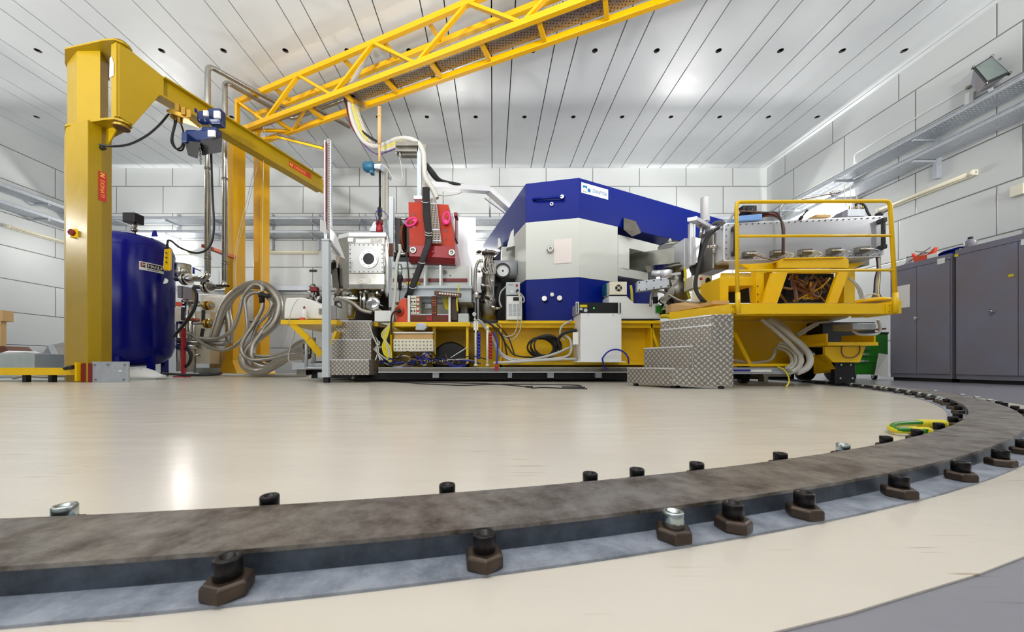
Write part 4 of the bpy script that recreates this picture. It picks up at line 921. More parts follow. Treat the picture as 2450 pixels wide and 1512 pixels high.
m = MB(); m.pb(698, 868, 790, 884, 5.7, 0.7); pp_(m, 'left_tray', 'galv', bevel=0.004)
m = MB(); m.pb(710, 884, 732, 897, 5.75, 0.3); pp_(m, 'support_foot', 'steeldark')
m = MB(); m.pb(1826, 893, 1892, 901, 4.35, 0.2); m.pb(1828, 901, 1838, 914, 4.4, 0.1); pp_(m, 'support_foot', 'steeldark')
m = MB(); m.cyl(P(733, 812, 5.6), P(733, 878, 5.6), 0.024, 12); m.tube([P(733, 876, 5.6), P(738, 880, 5.6), P(790, 881, 5.6)], 0.022, 10, 3); m.cyl(P(733, 810, 5.6), P(733, 818, 5.6), 0.034, 12)
m.cyl(P(751, 808, 5.7), P(751, 868, 5.7), 0.028, 12); pp_(m, 'water_pipe', 'galv')
# deck with fascia and guard rail
dk = T('walkway_deck', 'yellow walkway deck under the guard rail on the right', 'platform', (PX(1900, 3.9), 4.1, 0.8))
zd = PZ(727, 3.85)
m = MB(); m.prism([(PX(1757, 3.86), 3.87), (PX(2150, 3.86), 3.87), (PX(2150, 3.86), 4.30), (PX(2100, 4.5), 4.9), (PX(2080, 4.9), 5.6), (PX(1700, 5.6), 5.6), (PX(1606, 4.6), 4.62)], zd-0.02, zd-0.001); build(m, 'deck_plate', 'yellow', dk)  # shaped deeper than the walkway to darken the space below
m = MB(); m.pb(1762, 726, 2138, 751, 3.85, 0.012); m.box(PX(1762, 3.85), PX(2138, 3.85), 3.85, 3.91, PZ(751, 3.85), PZ(751, 3.85)+0.01); build(m, 'front_fascia', 'yellow', dk, bevel=0.003)
m = MB(); m.loft([[(PX(1602, 4.6), 4.6, PZ(766, 4.6)), (PX(1602, 4.6), 4.61, PZ(766, 4.6)), (PX(1602, 4.6), 4.61, PZ(747, 4.6)), (PX(1602, 4.6), 4.6, PZ(747, 4.6))], [(PX(1752, 3.86), 3.86, PZ(751, 3.86)), (PX(1752, 3.86), 3.87, PZ(751, 3.86)), (PX(1752, 3.86), 3.87, PZ(727, 3.86)), (PX(1752, 3.86), 3.86, PZ(727, 3.86))]]); build(m, 'side_fascia', 'yellow', dk)
m = MB(); m.pb(1750, 727, 1762, 749, 3.84, 0.012); build(m, 'corner_plate', 'yellow', dk, bevel=0.002)
m = MB(); m.pb(2122, 727, 2134, 750, 3.835, 0.014); build(m, 'corner_plate', 'yellow', dk, bevel=0.002)
m = MB(); m.pb(2147, 718, 2157, 750, 3.86, 0.35); build(m, 'corner_plate', 'yellow', dk, bevel=0.002)
m = MB(); m.box(PX(1745, 3.95), PX(2130, 3.95), 4.28, 4.31, zd-0.07, zd-0.02); m.box(PX(2100, 4.0), PX(2140, 3.95), 3.9, 4.3, zd-0.09, zd-0.03); build(m, 'rear_beam', 'yellow', dk)
m = MB()
for px, py in ((1753, 733), (1753, 746), (1758, 733), (2128, 731), (2128, 745), (1768, 733)): m.cyl(P(px, py, 3.84), P(px, py, 3.83), 0.006, 8)
build(m, 'fascia_bolts', 'steeldark', dk)
gr = T('guard_rail', 'yellow tubular guard rail on the edge of the right-hand walkway', 'railing', (PX(1950, 3.82), 3.82, zd-0.1))
yr = 3.815
m = MB(); m.tube([P(1765, 746, yr), P(1762, 500, yr), P(1764, 485, yr), P(1770, 483, yr)]+[P(2118, 481, yr), P(2126, 483, yr), P(2130, 492, yr), P(2144, 744, yr)], 0.019, 12, 1); build(m, 'top_rail', 'yellow', gr)
for y0, y1, a, b in ((565, 563.5, 1764, 2134), (648, 646, 1766, 2139)):
    m = MB(); m.tube([P(a, y0, yr), P(b, y1, yr)], 0.015, 12, 1); build(m, 'middle_rail', 'yellow', gr)
for a, b in ((1765, 700), (2142, 700)):
    m = MB(); m.tube([P(a, b, yr), P(a+0.8, 748, yr)], 0.024, 12, 1); build(m, 'post_sleeve', 'yellow', gr)
# stairs
def steps(label, boxes, org, slant=False):
    t = T('chequer_plate_steps', label, 'steps', org)
    for i, b in enumerate(boxes):
        build(b, 'step', 'chequer', t, bevel=0.004)
        vs = b.v; zt = max(v.z for v in vs); top = sorted([v for v in vs if abs(v.z-zt) < 1e-4], key=lambda v: v.y-v.x*0.0)
        tops = []
        for v in b.v[4:8]: tops.append(v)
        e = MB(); e.bar(tops[0]+Vector((0, -.004, -.006)), tops[3 if slant else 1]+Vector((0, -.004, -.006)), 0.008, 0.014); build(e, 'nosing', 'alu', t)
    return t
Yl = 5.15
bl_ = []
for px0, px1, py0, py1, dy in ((804, 890, 767, 812, 0.50), (795, 888, 812, 861, 0.25), (785, 883, 860, 897, 0.0)):
    m = MB(); m.box(PX(px0, Yl+dy), PX(px1, Yl+dy), Yl+dy, Yl+0.8, CZ+(VY-py1)*(Yl+dy)/F, CZ+(VY-py0)*(Yl+dy)/F); bl_.append(m)
ls_ = steps('smaller chequer-plate steps below the steel chamber on the left', bl_, (PX(835, Yl), Yl+0.3, 0.0))
m = MB(); x = PX(845, 5.4); m.cyl((x, 5.4, 0), (x, 5.4, 0.14), 0.035, 12); m.cyl((x, 5.4, 0), (x, 5.4, 0.02), 0.06, 14); build(m, 'foot', 'steeldark', ls_)
S0, S1 = Vector((PX(1609.5, 3.92), 3.92, 0)), Vector((PX(1755, 3.80), 3.80, 0)); SW = Vector((PX(1500, 4.5), 4.5, 0))-S0
sd = S1-S0; bs = []
for f0, zlo, zhi in ((0.0, 0.035, PZ(880, 3.9)), (0.335, PZ(880, 3.9), PZ(827, 3.9)), (0.65, PZ(827, 3.9), PZ(777, 3.88)), (0.655, PZ(777, 3.88), PZ(751.5, 3.82))):
    a = S0+sd*f0
    if zhi > 0.78: f0 = 0.66; a = S0+sd*f0+SW*0.02; q = [a+SW*0.0, S0+sd*1.0, S0+sd*1.0+SW*0.75, a+SW*0.98]
    else: q = [a, S1, S1+SW, a+SW]
    m = MB(); m.loft([[p+Vector((0, 0, z)) for p in q] for z in (zlo, zhi)]); bs.append(m)
rs_ = steps('large chequer-plate steps up to the yellow walkway on the right', bs, (S0.x+0.3, 4.1, 0), True)
m = MB()
for f, g_ in ((0.1, 0.1), (0.9, 0.1), (0.1, 0.9), (0.9, 0.9)):
    q = S0+sd*f+SW*g_; m.cyl((q.x, q.y, 0), (q.x, q.y, 0.037), 0.03, 12)
build(m, 'rubber_feet', 'black', rs_)
# ---------------------------------------------------------------- dipole magnet
P1 = (1.357, 5.60); P2 = (0.538, 5.788); P3 = (-0.236, 8.74); P4 = (4.70, 7.235); P5 = (3.6, 9.7)
mg = T('dipole_magnet', 'huge blue and white dipole magnet in the middle of the room', 'magnet', (1.3, 6.6, 0.93))
zA, zB, zC, zD = 0.93, PZ(663, 5.6), PZ(521, 5.6), PZ(425, 5.6)
ub = [P1, P4, P5, P3, P2]
m = MB(); m.prism(ub, zC, zD); build(m, 'upper_yoke', 'blue', mg, bevel=0.006)
def onB(px):                                          # point on face B by pixel column
    dx, dy = P4[0]-P1[0], P4[1]-P1[1]; k = (px-VX)/F; t = (k*P1[1]-P1[0])/(dx-k*dy); return (P1[0]+dx*t, P1[1]+dy*t)
def onC(px):
    dx, dy = P3[0]-P2[0], P3[1]-P2[1]; k = (px-VX)/F; t = (k*P2[1]-P2[0])/(dx-k*dy); return (P2[0]+dx*t, P2[1]+dy*t)
B1 = onB(1478); C1 = onC(1232)
m = MB(); m.prism([P1, B1, (B1[0]-0.35, B1[1]+0.8), (C1[0]+0.2, C1[1]+0.6), C1, P2], zB, zC); build(m, 'middle_yoke', 'magwhite', mg, bevel=0.004)
B2 = onB(1560)
m = MB(); m.prism([P1, B2, (B2[0]-0.2, 8.0), (0.4, 8.0), C1, P2], zA, zB-0.003); build(m, 'lower_yoke', 'blue', mg, bevel=0.006)
# pale pole piece opening to the right, around the beam box
def yoke(name, za, zb, pxe, Ye):
    m = MB(); A, E = Vector((PX(1479, 5.95), 5.95, 0)), Vector((PX(pxe, Ye), Ye, 0)); bk = Vector((-0.15, 0.9, 0))
    q = [A, E, E+bk, A+bk]; m.loft([[p+Vector((0, 0, z)) for p in q] for z in (za, zb)]); return build(m, name, 'magwhite', mg, bevel=0.004)
yoke('upper_pole', PZ(590, 6.0), PZ(561, 5.95), 1590, 6.55)
yoke('lower_pole', PZ(660, 5.95), PZ(641, 6.0), 1550, 6.3)
yoke('pole_web', PZ(642, 6.0), PZ(589, 6.0), 1506, 6.05)
m = MB(); m.box(PX(1200, 6.8), PX(1240, 6.8), 6.8, 7.6, PZ(668, 6.8), PZ(590, 6.8)); build(m, 'left_pole', 'magwhite', mg)
m = MB(); m.box(0.6, 3.4, 7.4, 8.6, zB, zC); build(m, 'coil_pack', 'blackmetal', mg)
for zz in ((0.98+zB)/2-0.05,):
    for px, py in ((1303, 715), (1339, 714)):
        q = P(px, py, 5.65); m = MB(); nA = Vector((-0.223, -0.975, 0)); m.cyl(q+nA*0.0-nA*0.05, q+nA*0.045, 0.04, 18); build(m, 'plug_screw', 'steel', mg)
    q = P(1321, 705, 5.67); m = MB(); m.cyl(q-nA*0.05, q+nA*0.03, 0.03, 18); build(m, 'plug_screw', 'white', mg)
q = P(1317, 597, 5.68); m = MB(); m.lathe(q-nA*0.04, nA, [(0.055, 0), (0.055, 0.06), (0.045, 0.075), (0.02, 0.075), (0.02, 0.06)], 22); build(m, 'port_knob', 'steel', mg)
fA = (Vector((P1[0], P1[1], 0))-Vector((P2[0], P2[1], 0))).normalized()
o = P(1328, 630, 5.69)+nA*0.005-Vector((0, 0, 0)); o = Vector((P2[0], P2[1], 0))+fA*0.455+nA*0.004; o.z = PZ(631, 5.68)
m = MB(); m.ext([o, o+fA*0.275, o+fA*0.275+Vector((0, 0, .385)), o+Vector((0, 0, .385))], nA*0.004); build(m, 'notice_sheet', 'pinkpaper', mg)
m = MB(); q0 = P(1281, 478, 5.74)+nA*0.02; q1 = P(1345, 474, 5.63)+nA*0.02; m.tube([q0-nA*0.04, q0+nA*0.02, q1+nA*0.02, q1-nA*0.04], 0.022, 10, 3); build(m, 'lifting_handle', 'blue', mg)
m = MB(); q = P(1320, 489, 5.68); m.ring(q+nA*0.01, nA, 0.028, 0.015, 0.015, 18); build(m, 'white_ring', 'white', mg)
m = MB(); m.cyl(q1, q1+nA*0.04, 0.03, 12); build(m, 'bolt_head', 'zinc', mg)
fB = (Vector((P4[0], P4[1], 0))-Vector((P1[0], P1[1], 0))).normalized(); nB = Vector((fB.y, -fB.x, 0))
b0 = onB(1390.5); b1 = onB(1454.5); o = Vector((b0[0], b0[1], PZ(461, b0[1]))); wS = (Vector((b1[0], b1[1], 0))-Vector((b0[0], b0[1], 0))).length; hS = (461-436)*b0[1]/F
m = MB(); UZ = Vector((0, 0, 1)); m.ext([o, o+fB*wS, o+fB*wS+UZ*hS, o+UZ*hS], nB*0.006); sg = build(m, 'name_sign', 'white', mg)
o2 = o+nB*0.007
m = MB(); a = o2+fB*0.03+UZ*hS*0.48; m.ext([a, a+UZ*hS*0.27, a+fB*0.085+UZ*hS*0.27, a+fB*0.085-UZ*hS*0.02, a+fB*0.06+UZ*hS*0.08, a+fB*0.035+UZ*hS*0.10], nB*0.001)
c_ = o2+fB*0.155+UZ*hS*0.40; m.lathe(c_, nB, [(hS*0.19, 0), (hS*0.19, 0.001)], 24, False); build(m, 'emblem', 'logoteal', sg)
m = MB(); a = o2+fB*0.03+UZ*hS*0.14; m.ext([a, a+fB*0.085+UZ*0.0, a+fB*0.085+UZ*hS*0.12, a+fB*0.06+UZ*hS*0.04, a+fB*0.03+UZ*hS*0.05, a+UZ*hS*0.12], nB*0.001); build(m, 'emblem_foot', 'logogrey', sg)
text('DANFYSIK', 'lettering', 'logoteal', sg, o2+fB*0.225+UZ*hS*0.30, fB, UZ, hS*0.50, sx=wS*1.45, shear=0.15)
# wedge bracket on the yoke
kb = onB(1512); Yk = kb[1]-0.0
m = MB(); m.loft([[P(1492, 521, Yk-0.12), P(1521, 529, Yk-0.06), P(1521, 529, Yk+.05), P(1492, 521, Yk)], [P(1492, 549, Yk-0.2), P(1533, 556, Yk-0.1), P(1533, 550, Yk+.1), P(1492, 549, Yk)], [P(1513, 566, Yk-0.2), P(1534, 557, Yk-0.1), P(1533, 552, Yk+.1), P(1503, 560, Yk)]]); build(m, 'corner_bracket', 'steeldark', mg, bevel=0.004)
m = MB(); m.loft([[P(1190, 595, 6.9), P(1200, 588, 6.9), P(1206, 588, 7.1), P(1200, 600, 7.1)], [P(1192, 570, 6.9), P(1196, 570, 6.9), P(1200, 570, 7.0), P(1196, 570, 7.0)]]); m.ext([P(1212, 593, 6.4), P(1232, 588, 6.4), P(1232, 543, 6.4), P(1222, 556, 6.4)], (0, 0.2, 0)); build(m, 'left_bracket', 'magwhite', mg)
# ---------------------------------------------------------------- beam box, pumps and gate valve right of the magnet
vb = T('vacuum_box', 'flat stainless beam box coming out of the white pole gap', 'vacuum chamber', P(1570, 640, 5.8))
Ya, Yb_, Yc = 6.25, 5.85, 5.5
m = MB(); r = []
for px, y0, y1, Y in ((1500, 604, 641, 6.5), (1530, 603, 639, 6.25), (1573, 598, 634, 5.92), (1605, 592, 631, 5.70), (1637, 585, 629, 5.5)):
    a = P(px, y1, Y); b = P(px, y0, Y); bk = Vector((-0.1, 0.55, 0)); r.append([a, a+bk, b+bk, b])
m.loft(r); build(m, 'box_body', 'steel', vb, bevel=0.006)
m = MB(); m.lathe(P(1605, 592, 5.95), (0, 0, 1), [(0.20, 0), (0.20, 0.03), (0.17, 0.03), (0.17, 0.05), (0.0, 0.055)], 30); build(m, 'top_flange', 'steel', vb)
m = MB(); m.lathe(P(1603, 581, 5.8), (0, 0, 1), [(0.02, -0.02), (0.02, 0.03), (0.03, 0.035), (0.01, 0.07)], 12); build(m, 'top_knob', 'white', vb)
tp_ = T('vacuum_pump', 'steel vacuum pump column hanging below the flat beam box', 'pump', P(1618, 755, 5.6))
m = MB(); q = P(1618, 633, 5.6); m.lathe(P(1618, 745, 5.6), (0, 0, 1), [(0.12, 0), (0.12, 0.15), (0.17, 0.18), (0.17, 0.42), (0.11, 0.46), (0.11, 0.66), (0.19, 0.67), (0.19, 0.70), (0.12, 0.70), (0.12, 0.74)], 28); build(m, 'pump_body', 'steeldark', tp_)
m = MB(); m.lathe(P(1594, 667, 5.45), (0, 0, 1), [(0.085, 0), (0.085, 0.12), (0.08, 0.125)], 24); m.cyl(P(1560, 655, 5.6), P(1590, 653, 5.5), 0.05, 18); build(m, 'side_motor', 'alu', tp_)
m = MB(); m.bar(P(1605, 657, 5.35), P(1628, 654, 5.35), 0.03, 0.035); build(m, 'side_lug', 'alu', tp_)
rp = T('flange_plate', 'rectangular grey cover plate with screws, left of the pump', 'plate', P(1563, 700, 5.3))
m = MB(); m.ext([P(1525, 697, 5.35), P(1602, 687, 5.2), P(1601, 663, 5.2), P(1525, 673, 5.35)], (0.02, 0.12, 0)); build(m, 'plate', 'galv', rp, bevel=0.003)
m = MB()
for i in range(5):
    for y0, y1 in ((676, 667), (694, 684)):
        q = P(1529+i*17.3, y0+(y1-y0)*i/4, 5.34-0.035*i); m.cyl(q, q-Vector((0, 0.02, 0)), 0.008, 8)
build(m, 'screw_heads', 'blackmetal', rp)
gv = T('gate_valve', 'tall aluminium gate valve with a pneumatic cylinder beside the blue magnet', 'valve', P(1665, 640, 5.2))
def gbox(a, b, c, d, Y, dd, nm, mt='alu', bev=0.004): m = MB(); m.pb(a, b, c, d, Y, dd); return build(m, nm, mt, gv, bevel=bev)
gbox(1637.5, 570, 1650, 641, 5.35, 0.5, 'flange'); gbox(1651, 533, 1658, 634, 5.2, 0.06, 'guide_bar'); gbox(1659, 535, 1664, 633, 5.22, 0.06, 'guide_bar')
m = MB(); m.ext([P(1663, 567, 5.3), P(1677, 571, 5.28), P(1668, 628, 5.28), P(1661, 632, 5.3)], (0.05, 0.4, 0)); build(m, 'gate_plate', 'alu', gv)
m = MB(); q = [P(1644, 530, 5.18), P(1667, 526, 5.1), P(1710, 550, 5.5), P(1690, 556, 5.6)]; m.ext(q, (0, 0, 0.055)); build(m, 'head_plate', 'alu', gv, bevel=0.003)
gbox(1688, 573, 1701, 620, 5.3, 0.12, 'flange'); gbox(1700, 540, 1712, 560, 5.3, 0.3, 'flange')
for px, a, b, Y in ((1676, 535, 572, 5.3), (1684, 540, 575, 5.4), (1691, 545, 578, 5.45)):
    m = MB(); m.cyl(P(px, a, Y), P(px, b, Y), 0.018, 12); build(m, 'tie_rod', 'steel', gv)
m = MB(); m.lathe(P(1687, 530, 5.35), (0, 0, 1), [(0.066, 0), (0.066, 0.01), (0.062, 0.012), (0.062, 0.35), (0.05, 0.362), (0.0, 0.362)], 28); build(m, 'air_cylinder', 'alu', gv)
m = MB(); m.ext([P(1672, 600, 5.45), P(1700, 575, 5.45), P(1712, 640, 5.3), P(1690, 640, 5.3)], (0, 0.4, 0)); build(m, 'valve_body', 'steeldark', gv)
# ---------------------------------------------------------------- detector box
db = T('detector_box', 'long silver detector vessel behind the yellow guard rail', 'detector', P(1925, 620, 4.7))
YL_, YR_ = 4.78, 4.45; bk = Vector((0.04, 0.5, 0))
def df(px, py):                                       # front face point (plane through both ends)
    a, b = Vector((PX(1733, YL_), YL_)), Vector((PX(2115, YR_), YR_)); d = b-a; k = (px-VX)/F; t = (k*a.y-a.x)/(d.x-k*d.y); Y = a.y+d.y*t
    return P(px, py, Y)
m = MB(); fr = [df(1737, 623.5), df(2106, 613), df(2114, 606), df(2114, 524), df(2108, 518), df(1740, 535), df(1733, 541), df(1733, 619)]
m.ext(fr, bk); build(m, 'vessel', 'alu', db, bevel=0.004)
m = MB(); fr2 = [df(1733, 625), df(2108, 614.5), df(2116, 607), df(2116, 522), df(2109, 516), df(1737, 533.5), df(1731, 539), df(1731, 620)]
m.ext(fr2, Vector((0.004, 0.03, 0))); build(m, 'front_plate', 'alu', db, bevel=0.003)
m = MB()
for i in range(26):
    t = i/25; q = df(1742+362*t, 539-17.5*t); m.cyl(q, q-Vector((0.003, .014, 0)), 0.0065, 8)
    q = df(1742+362*t, 620-10*t); m.cyl(q, q-Vector((0.003, .012, 0)), 0.005, 8)
for i in range(5):
    q = df(1737, 550+15*i); m.cyl(q, q-Vector((0, .012, 0)), 0.0055, 8); q = df(2110, 530+17*i); m.cyl(q, q-Vector((0, .012, 0)), 0.0055, 8)
build(m, 'cover_screws', 'blackmetal', db)
for a, b, px in ((546, 611, 1753), (529, 598, 2101)):
    m = MB(); q = df(px, a+3); e = df(px, b-3); o = Vector((-0.01, -0.075, 0))
    m.tube([q+o*0.9, e+o*0.9], 0.022, 12, 1); m.bar(q, q+o*1.25, 0.045, 0.05); m.bar(e, e+o*1.25, 0.045, 0.05); build(m, 'handle', 'black', db, bevel=0.004)
for px, py in ((1787, 610), (1853, 607), (1920, 605), (1988, 603), (2055, 600)):
    m = MB(); q = df(px-13, py+7); e = df(px+14, py+6); m.ext([q, e, e+Vector((0, 0, .07)), q+Vector((0, 0, .07))], (-.005, -.07, 0)); cn = build(m, 'connector_block', 'steeldark', db, bevel=0.003)
    m = MB(); rnd = random.Random(px)
    for k in range(5):
        s_ = df(px-9+4.5*k, py+1)+Vector((-.005, -.07, 0)); m.cyl(s_, s_+Vector((0.0, -.03, 0)), 0.011, 8)
    for k in range(3):
        s_ = df(px-6+6*k, py)+Vector((0, -.1, 0)); m.tube([s_, s_+Vector((.03, -.03, -.02)), s_+Vector((.07+.03*k, -.01, -.05)), s_+Vector((.06, .02, -.09))], 0.004, 6)
    build(m, 'plugs', 'chrome', cn)
dv = T('side_vessel', 'dark stainless vessel joining the gate valve to the silver detector', 'vacuum chamber', P(1722, 645, 5.0))
m = MB(); m.pb(1705, 545, 1745, 644, 5.0, 0.55); m.lathe(P(1715, 590, 5.5), (-1, 0.1, 0), [(0.38, 0), (0.38, 0.06), (0.3, 0.09)], 32); build(m, 'body', 'steeldark', dv, bevel=0.015)
m = MB(); m.pb(1713, 542, 1729, 556, 4.97, 0.08); build(m, 'light_block', 'alu', dv)
m = MB(); q = P(1708, 590, 4.95); m.cyl(q-Vector((.08, 0, 0)), q+Vector((.09, 0, 0)), 0.02, 10); m.cyl(q, q-Vector((0, 0, .09)), 0.018, 10); m.lathe(q, (0, -1, 0), [(0.035, -.02), (0.035, .03), (0.0, .04)], 14); build(m, 'small_valve', 'chrome', dv)
# on top of the detector
m = MB(); m.pb(1778, 491, 1811, 511, 4.75, 0.18); m2 = MB(); fn = T('cooling_fan', 'black cooling fan standing on the left end of the silver detector', 'fan', P(1795, 512, 4.8)); build(m, 'frame', 'black', fn, bevel=0.004)
m2.lathe(P(1795, 501, 4.745), (0, -1, 0), [(0.05, 0), (0.05, 0.005), (0.02, 0.01)], 20); build(m2, 'hub', 'blackmetal', fn)
m = MB(); q = [P(1766, 529, 4.70), P(1824, 526, 4.66), P(1824, 511, 4.66), P(1766, 516, 4.70)]; m.ext(q, (0, 0.28, 0)); one(m, 'plastic_wrap', 'clear', 'blue tinted clear plastic wrap lying on the silver detector behind the rail', 'wrap', bevel=0.01)
m = MB(); m.pb(1954, 513, 1988, 519, 4.7, 0.15); one(m, 'small_box', 'cardboard', 'small tan cardboard box lying on top of the silver detector', 'box')
eb = T('electronics_box', 'grey electronics box with a bundle of plugs on top of the silver detector', 'box', P(2045, 517, 4.72))
m = MB(); m.pb(2028, 500, 2070, 517, 4.65, 0.18); build(m, 'case', 'galv', eb, bevel=0.003)
m = MB(); m.ext([P(2014, 518, 4.66), P(2028, 518, 4.64), P(2028, 503, 4.64), P(2015, 509, 4.66)], (0, 0.15, 0)); build(m, 'side_cover', 'cabinet', eb)
for k in range(7):
    m = MB(); x = 2032+5.5*k; m.cyl(P(x, 500, 4.7), P(x, 492-2*(k % 3), 4.7), 0.008, 8); build(m, 'plug', ['brass', 'white', 'chrome'][k % 3], eb)
m = MB(); m.cab([(2046, 492, 4.7), (2055, 485, 4.7), (2068, 492, 4.7), (2076, 508, 4.68), (2082, 517, 4.66)], 0.014); one(m, 'cable', 'black', 'black cable arching from the electronics box on the detector', 'cable')
for k in range(3):
    x = 2020+14*k; m = MB(); m.cab([(x, 440+4*k, 6.0), (x+1, 470, 5.5), (x+5, 494, 4.75)], 0.006); one(m, 'cable', 'whitecable', ['left', 'middle', 'right'][k]+' thin white cable rising from the electronics box on the detector', 'cable')
m = MB(); m.cab([(1867, 522, 4.72), (1867, 500, 4.7), (1880, 486, 4.68), (1935, 473, 4.66), (1990, 462, 4.64)], 0.014); m.cyl(P(1986, 463, 4.64), P(2008, 459, 4.64), 0.02, 10); m.cyl(P(1992, 463, 4.64), P(1992, 470, 4.64), 0.016, 10)
one(m, 'steel_tube', 'steel', 'bent steel tube rising above the guard rail over the detector', 'pipe')
m = MB(); m.lathe(P(1916, 522, 4.6), (0.5, 0, .6), [(0.02, -.02), (0.022, 0.02), (0.01, 0.04), (0.01, 0.11), (0.018, 0.13)], 12); one(m, 'toggle_clamp', 'black', 'small black toggle clamp on the top edge of the detector', 'clamp')
m = MB(); m.lathe(P(2104, 513, 4.5), (0.9, 0, .45), [(0.03, -.03), (0.03, 0.02), (0.012, 0.04), (0.01, 0.14), (0.02, 0.16)], 12); one(m, 'toggle_clamp', 'black', 'black toggle clamp on the right upper corner of the detector', 'clamp')
for k, (c1, mt) in enumerate((((1758, 521), 'black'), ((1770, 505), 'browncable'), ((1812, 512), 'darkred'), ((1822, 515), 'blackmetal'), ((1818, 520), 'browncable'))):
    m = MB(); m.cab([(c1[0], c1[1], 4.75), (1845, 508+2*k, 4.65), (1865, 520+k, 4.55), (1872+k, 545, 4.5), (1873+k*0.8, 580, 4.48), (1872+k*0.8, 608, 4.48)], 0.012); one(m, 'cable', mt, ['first', 'second', 'third', 'fourth', 'fifth'][k]+' strand of the dark cable bundle draped down the front of the silver detector', 'cable', 'dark bundle over the detector front')
m = MB(); m.cab([(1735, 550, 4.95), (1750, 520, 4.9), (1762, 505, 4.85), (1770, 512, 4.82)], 0.016); one(m, 'cable', 'greycable', 'grey cable bending up at the left end of the silver detector', 'cable')
m = MB(); m.cab([(1800, 608, 4.6), (1830, 618, 4.55), (1855, 622, 4.55), (1880, 615, 4.55)], 0.006); one(m, 'wire', 'browncable', 'brown wire hanging below the left connectors of the detector', 'wire')
# ---------------------------------------------------------------- yellow support frame below the detector
sf = T('detector_support', 'yellow trestle frame carrying the silver detector', 'frame', P(1940, 724, 4.5))
YS = 4.42
def sp(lst, Y=YS, d=0.04, nm='leg', bev=0.003): m = MB(); m.ext([P(a, b, Y) for a, b in lst], (0, d, 0)); return build(m, nm, 'yellow', sf, bevel=bev)
sp([(1864, 641), (2031, 641), (2031, 622), (2020, 613.5), (1877, 617), (1864, 626)], nm='cross_beam')
sp([(1864, 652), (2031, 652), (2031, 644), (1864, 643)], nm='lower_beam')
sp([(1848, 652), (1885, 652), (1860, 725), (1825, 725)]); sp([(2006, 652), (2031, 652), (2004, 725), (1980, 725)])
sp([(2019, 645), (2046, 645), (2046, 725), (2019, 725)], 4.75, 0.1, 'rear_post'); sp([(1810, 640), (1828, 640), (1828, 725), (1810, 725)], 4.5, 0.1, 'rear_post')
sp([(1770, 632), (1860, 628), (1860, 640), (1815, 660), (1803, 650)], 4.6, 0.04, 'gusset'); sp([(2031, 630), (2070, 628), (2040, 645), (2031, 648)], 4.6, 0.04, 'gusset')
sp([(1832, 650), (1850, 645), (1838, 705), (1828, 705)], 4.8, 0.04, 'rear_leg')
sp([(1877, 617), (2020, 613.5), (2020, 616.5), (1877, 620)], 4.40, 0.5, 'top_plate')
sp([(1877, 725), (1990, 725), (1990, 650), (1877, 650)], 5.15, 0.03, 'back_plate')
m = MB()
for py in (685, 704, 722): m.cyl(P(1813, py, 4.5), P(1813, py, 4.49), 0.008, 8)
build(m, 'bolts', 'blackmetal', sf)
m = MB(); m.pb(2035, 618, 2080, 634, 4.75, 0.3); build(m, 'rear_block', 'steeldark', sf)
yb = T('yellow_housing', 'open-fronted yellow housing left of the trestle frame', 'housing', P(1765, 724, 4.6))
m = MB(); m.pb(1722, 664, 1808, 683, 4.55, 0.5); m.pb(1722, 683, 1743, 724, 4.55, 0.5); build(m, 'shell', 'yellow', yb, bevel=0.003)
m = MB(); m.pb(1740, 682, 1810, 724, 4.95, 0.03); build(m, 'interior_shade', 'black', yb)  # black sheet in place of the shade inside the housing
m = MB(); m.ext([P(1722, 666, 4.56), P(1808, 664, 4.56), P(1795, 655, 4.9), P(1725, 655, 4.9)], (0, 0, 0.01)); build(m, 'lid', 'yellow', yb)
m = MB(); m.cyl(P(1796, 683, 4.7), P(1799, 722, 4.7), 0.022, 12); build(m, 'white_pipe', 'white', yb)
rnd = random.Random(11)
for k in range(16):
    a = (1884+rnd.random()*105, 655+rnd.random()*12, 4.55+rnd.random()*.3); b = (1876+rnd.random()*110, 712+rnd.random()*10, 4.5+rnd.random()*.3)
    md = [((a[0]+b[0])/2+rnd.uniform(-28, 28), 672+rnd.random()*30, 4.5+rnd.random()*.3) for _ in range(2)]
    m = MB(); m.cab([a, md[0], md[1], b], 0.008+0.006*(k % 3)); one(m, 'wire', 'browncable' if k % 4 else 'brass', 'brown wire in the tangle inside the yellow trestle frame', 'wire', 'brown wire tangle in the trestle')
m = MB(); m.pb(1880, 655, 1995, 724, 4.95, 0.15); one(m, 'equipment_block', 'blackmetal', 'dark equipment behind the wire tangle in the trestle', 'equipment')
m = MB(); m.lathe(P(1930, 700, 4.7), (0, 0, 1), [(0.04, -.08), (0.045, -.06), (0.03, -.04), (0.045, -.02), (0.03, 0), (0.045, .03), (0.03, .06)], 16); one(m, 'spring', 'chrome', 'shiny ribbed spring in the middle of the wire tangle', 'spring')
for k in range(6):
    m = MB(); m.cab([(2097+k*1.5, 612, 4.5), (2100+k, 640, 4.45), (2094+2*k, 670, 4.4), (2092+2*k, 700, 4.3), (2086+5*k, 715, 4.2)], 0.011); one(m, 'cable', ['black', 'blackmetal', 'darkred', 'black', 'yellowcable', 'black'][k], ['first', 'second', 'third', 'fourth', 'fifth, yellow', 'last'][k]+' strand of the cable bundle hanging from the right end of the detector', 'cable', 'bundle below the right end of the detector')
m = MB(); m.lathe(P(2088, 724, 4.15), (0, 0, 1), [(0.16, 0), (0.16, 0.03), (0.12, 0.045), (0.02, 0.05)], 30); one(m, 'round_cover', 'yellow', 'flat round yellow cover on the right end of the walkway', 'cover')
m = MB(); m.cab([(2068, 722, 4.1), (2070, 708, 4.1), (2085, 703, 4.1), (2100, 706, 4.1), (2106, 718, 4.1)], 0.008); one(m, 'cable', 'whitecable', 'thin white cable loop over the round yellow cover', 'cable')
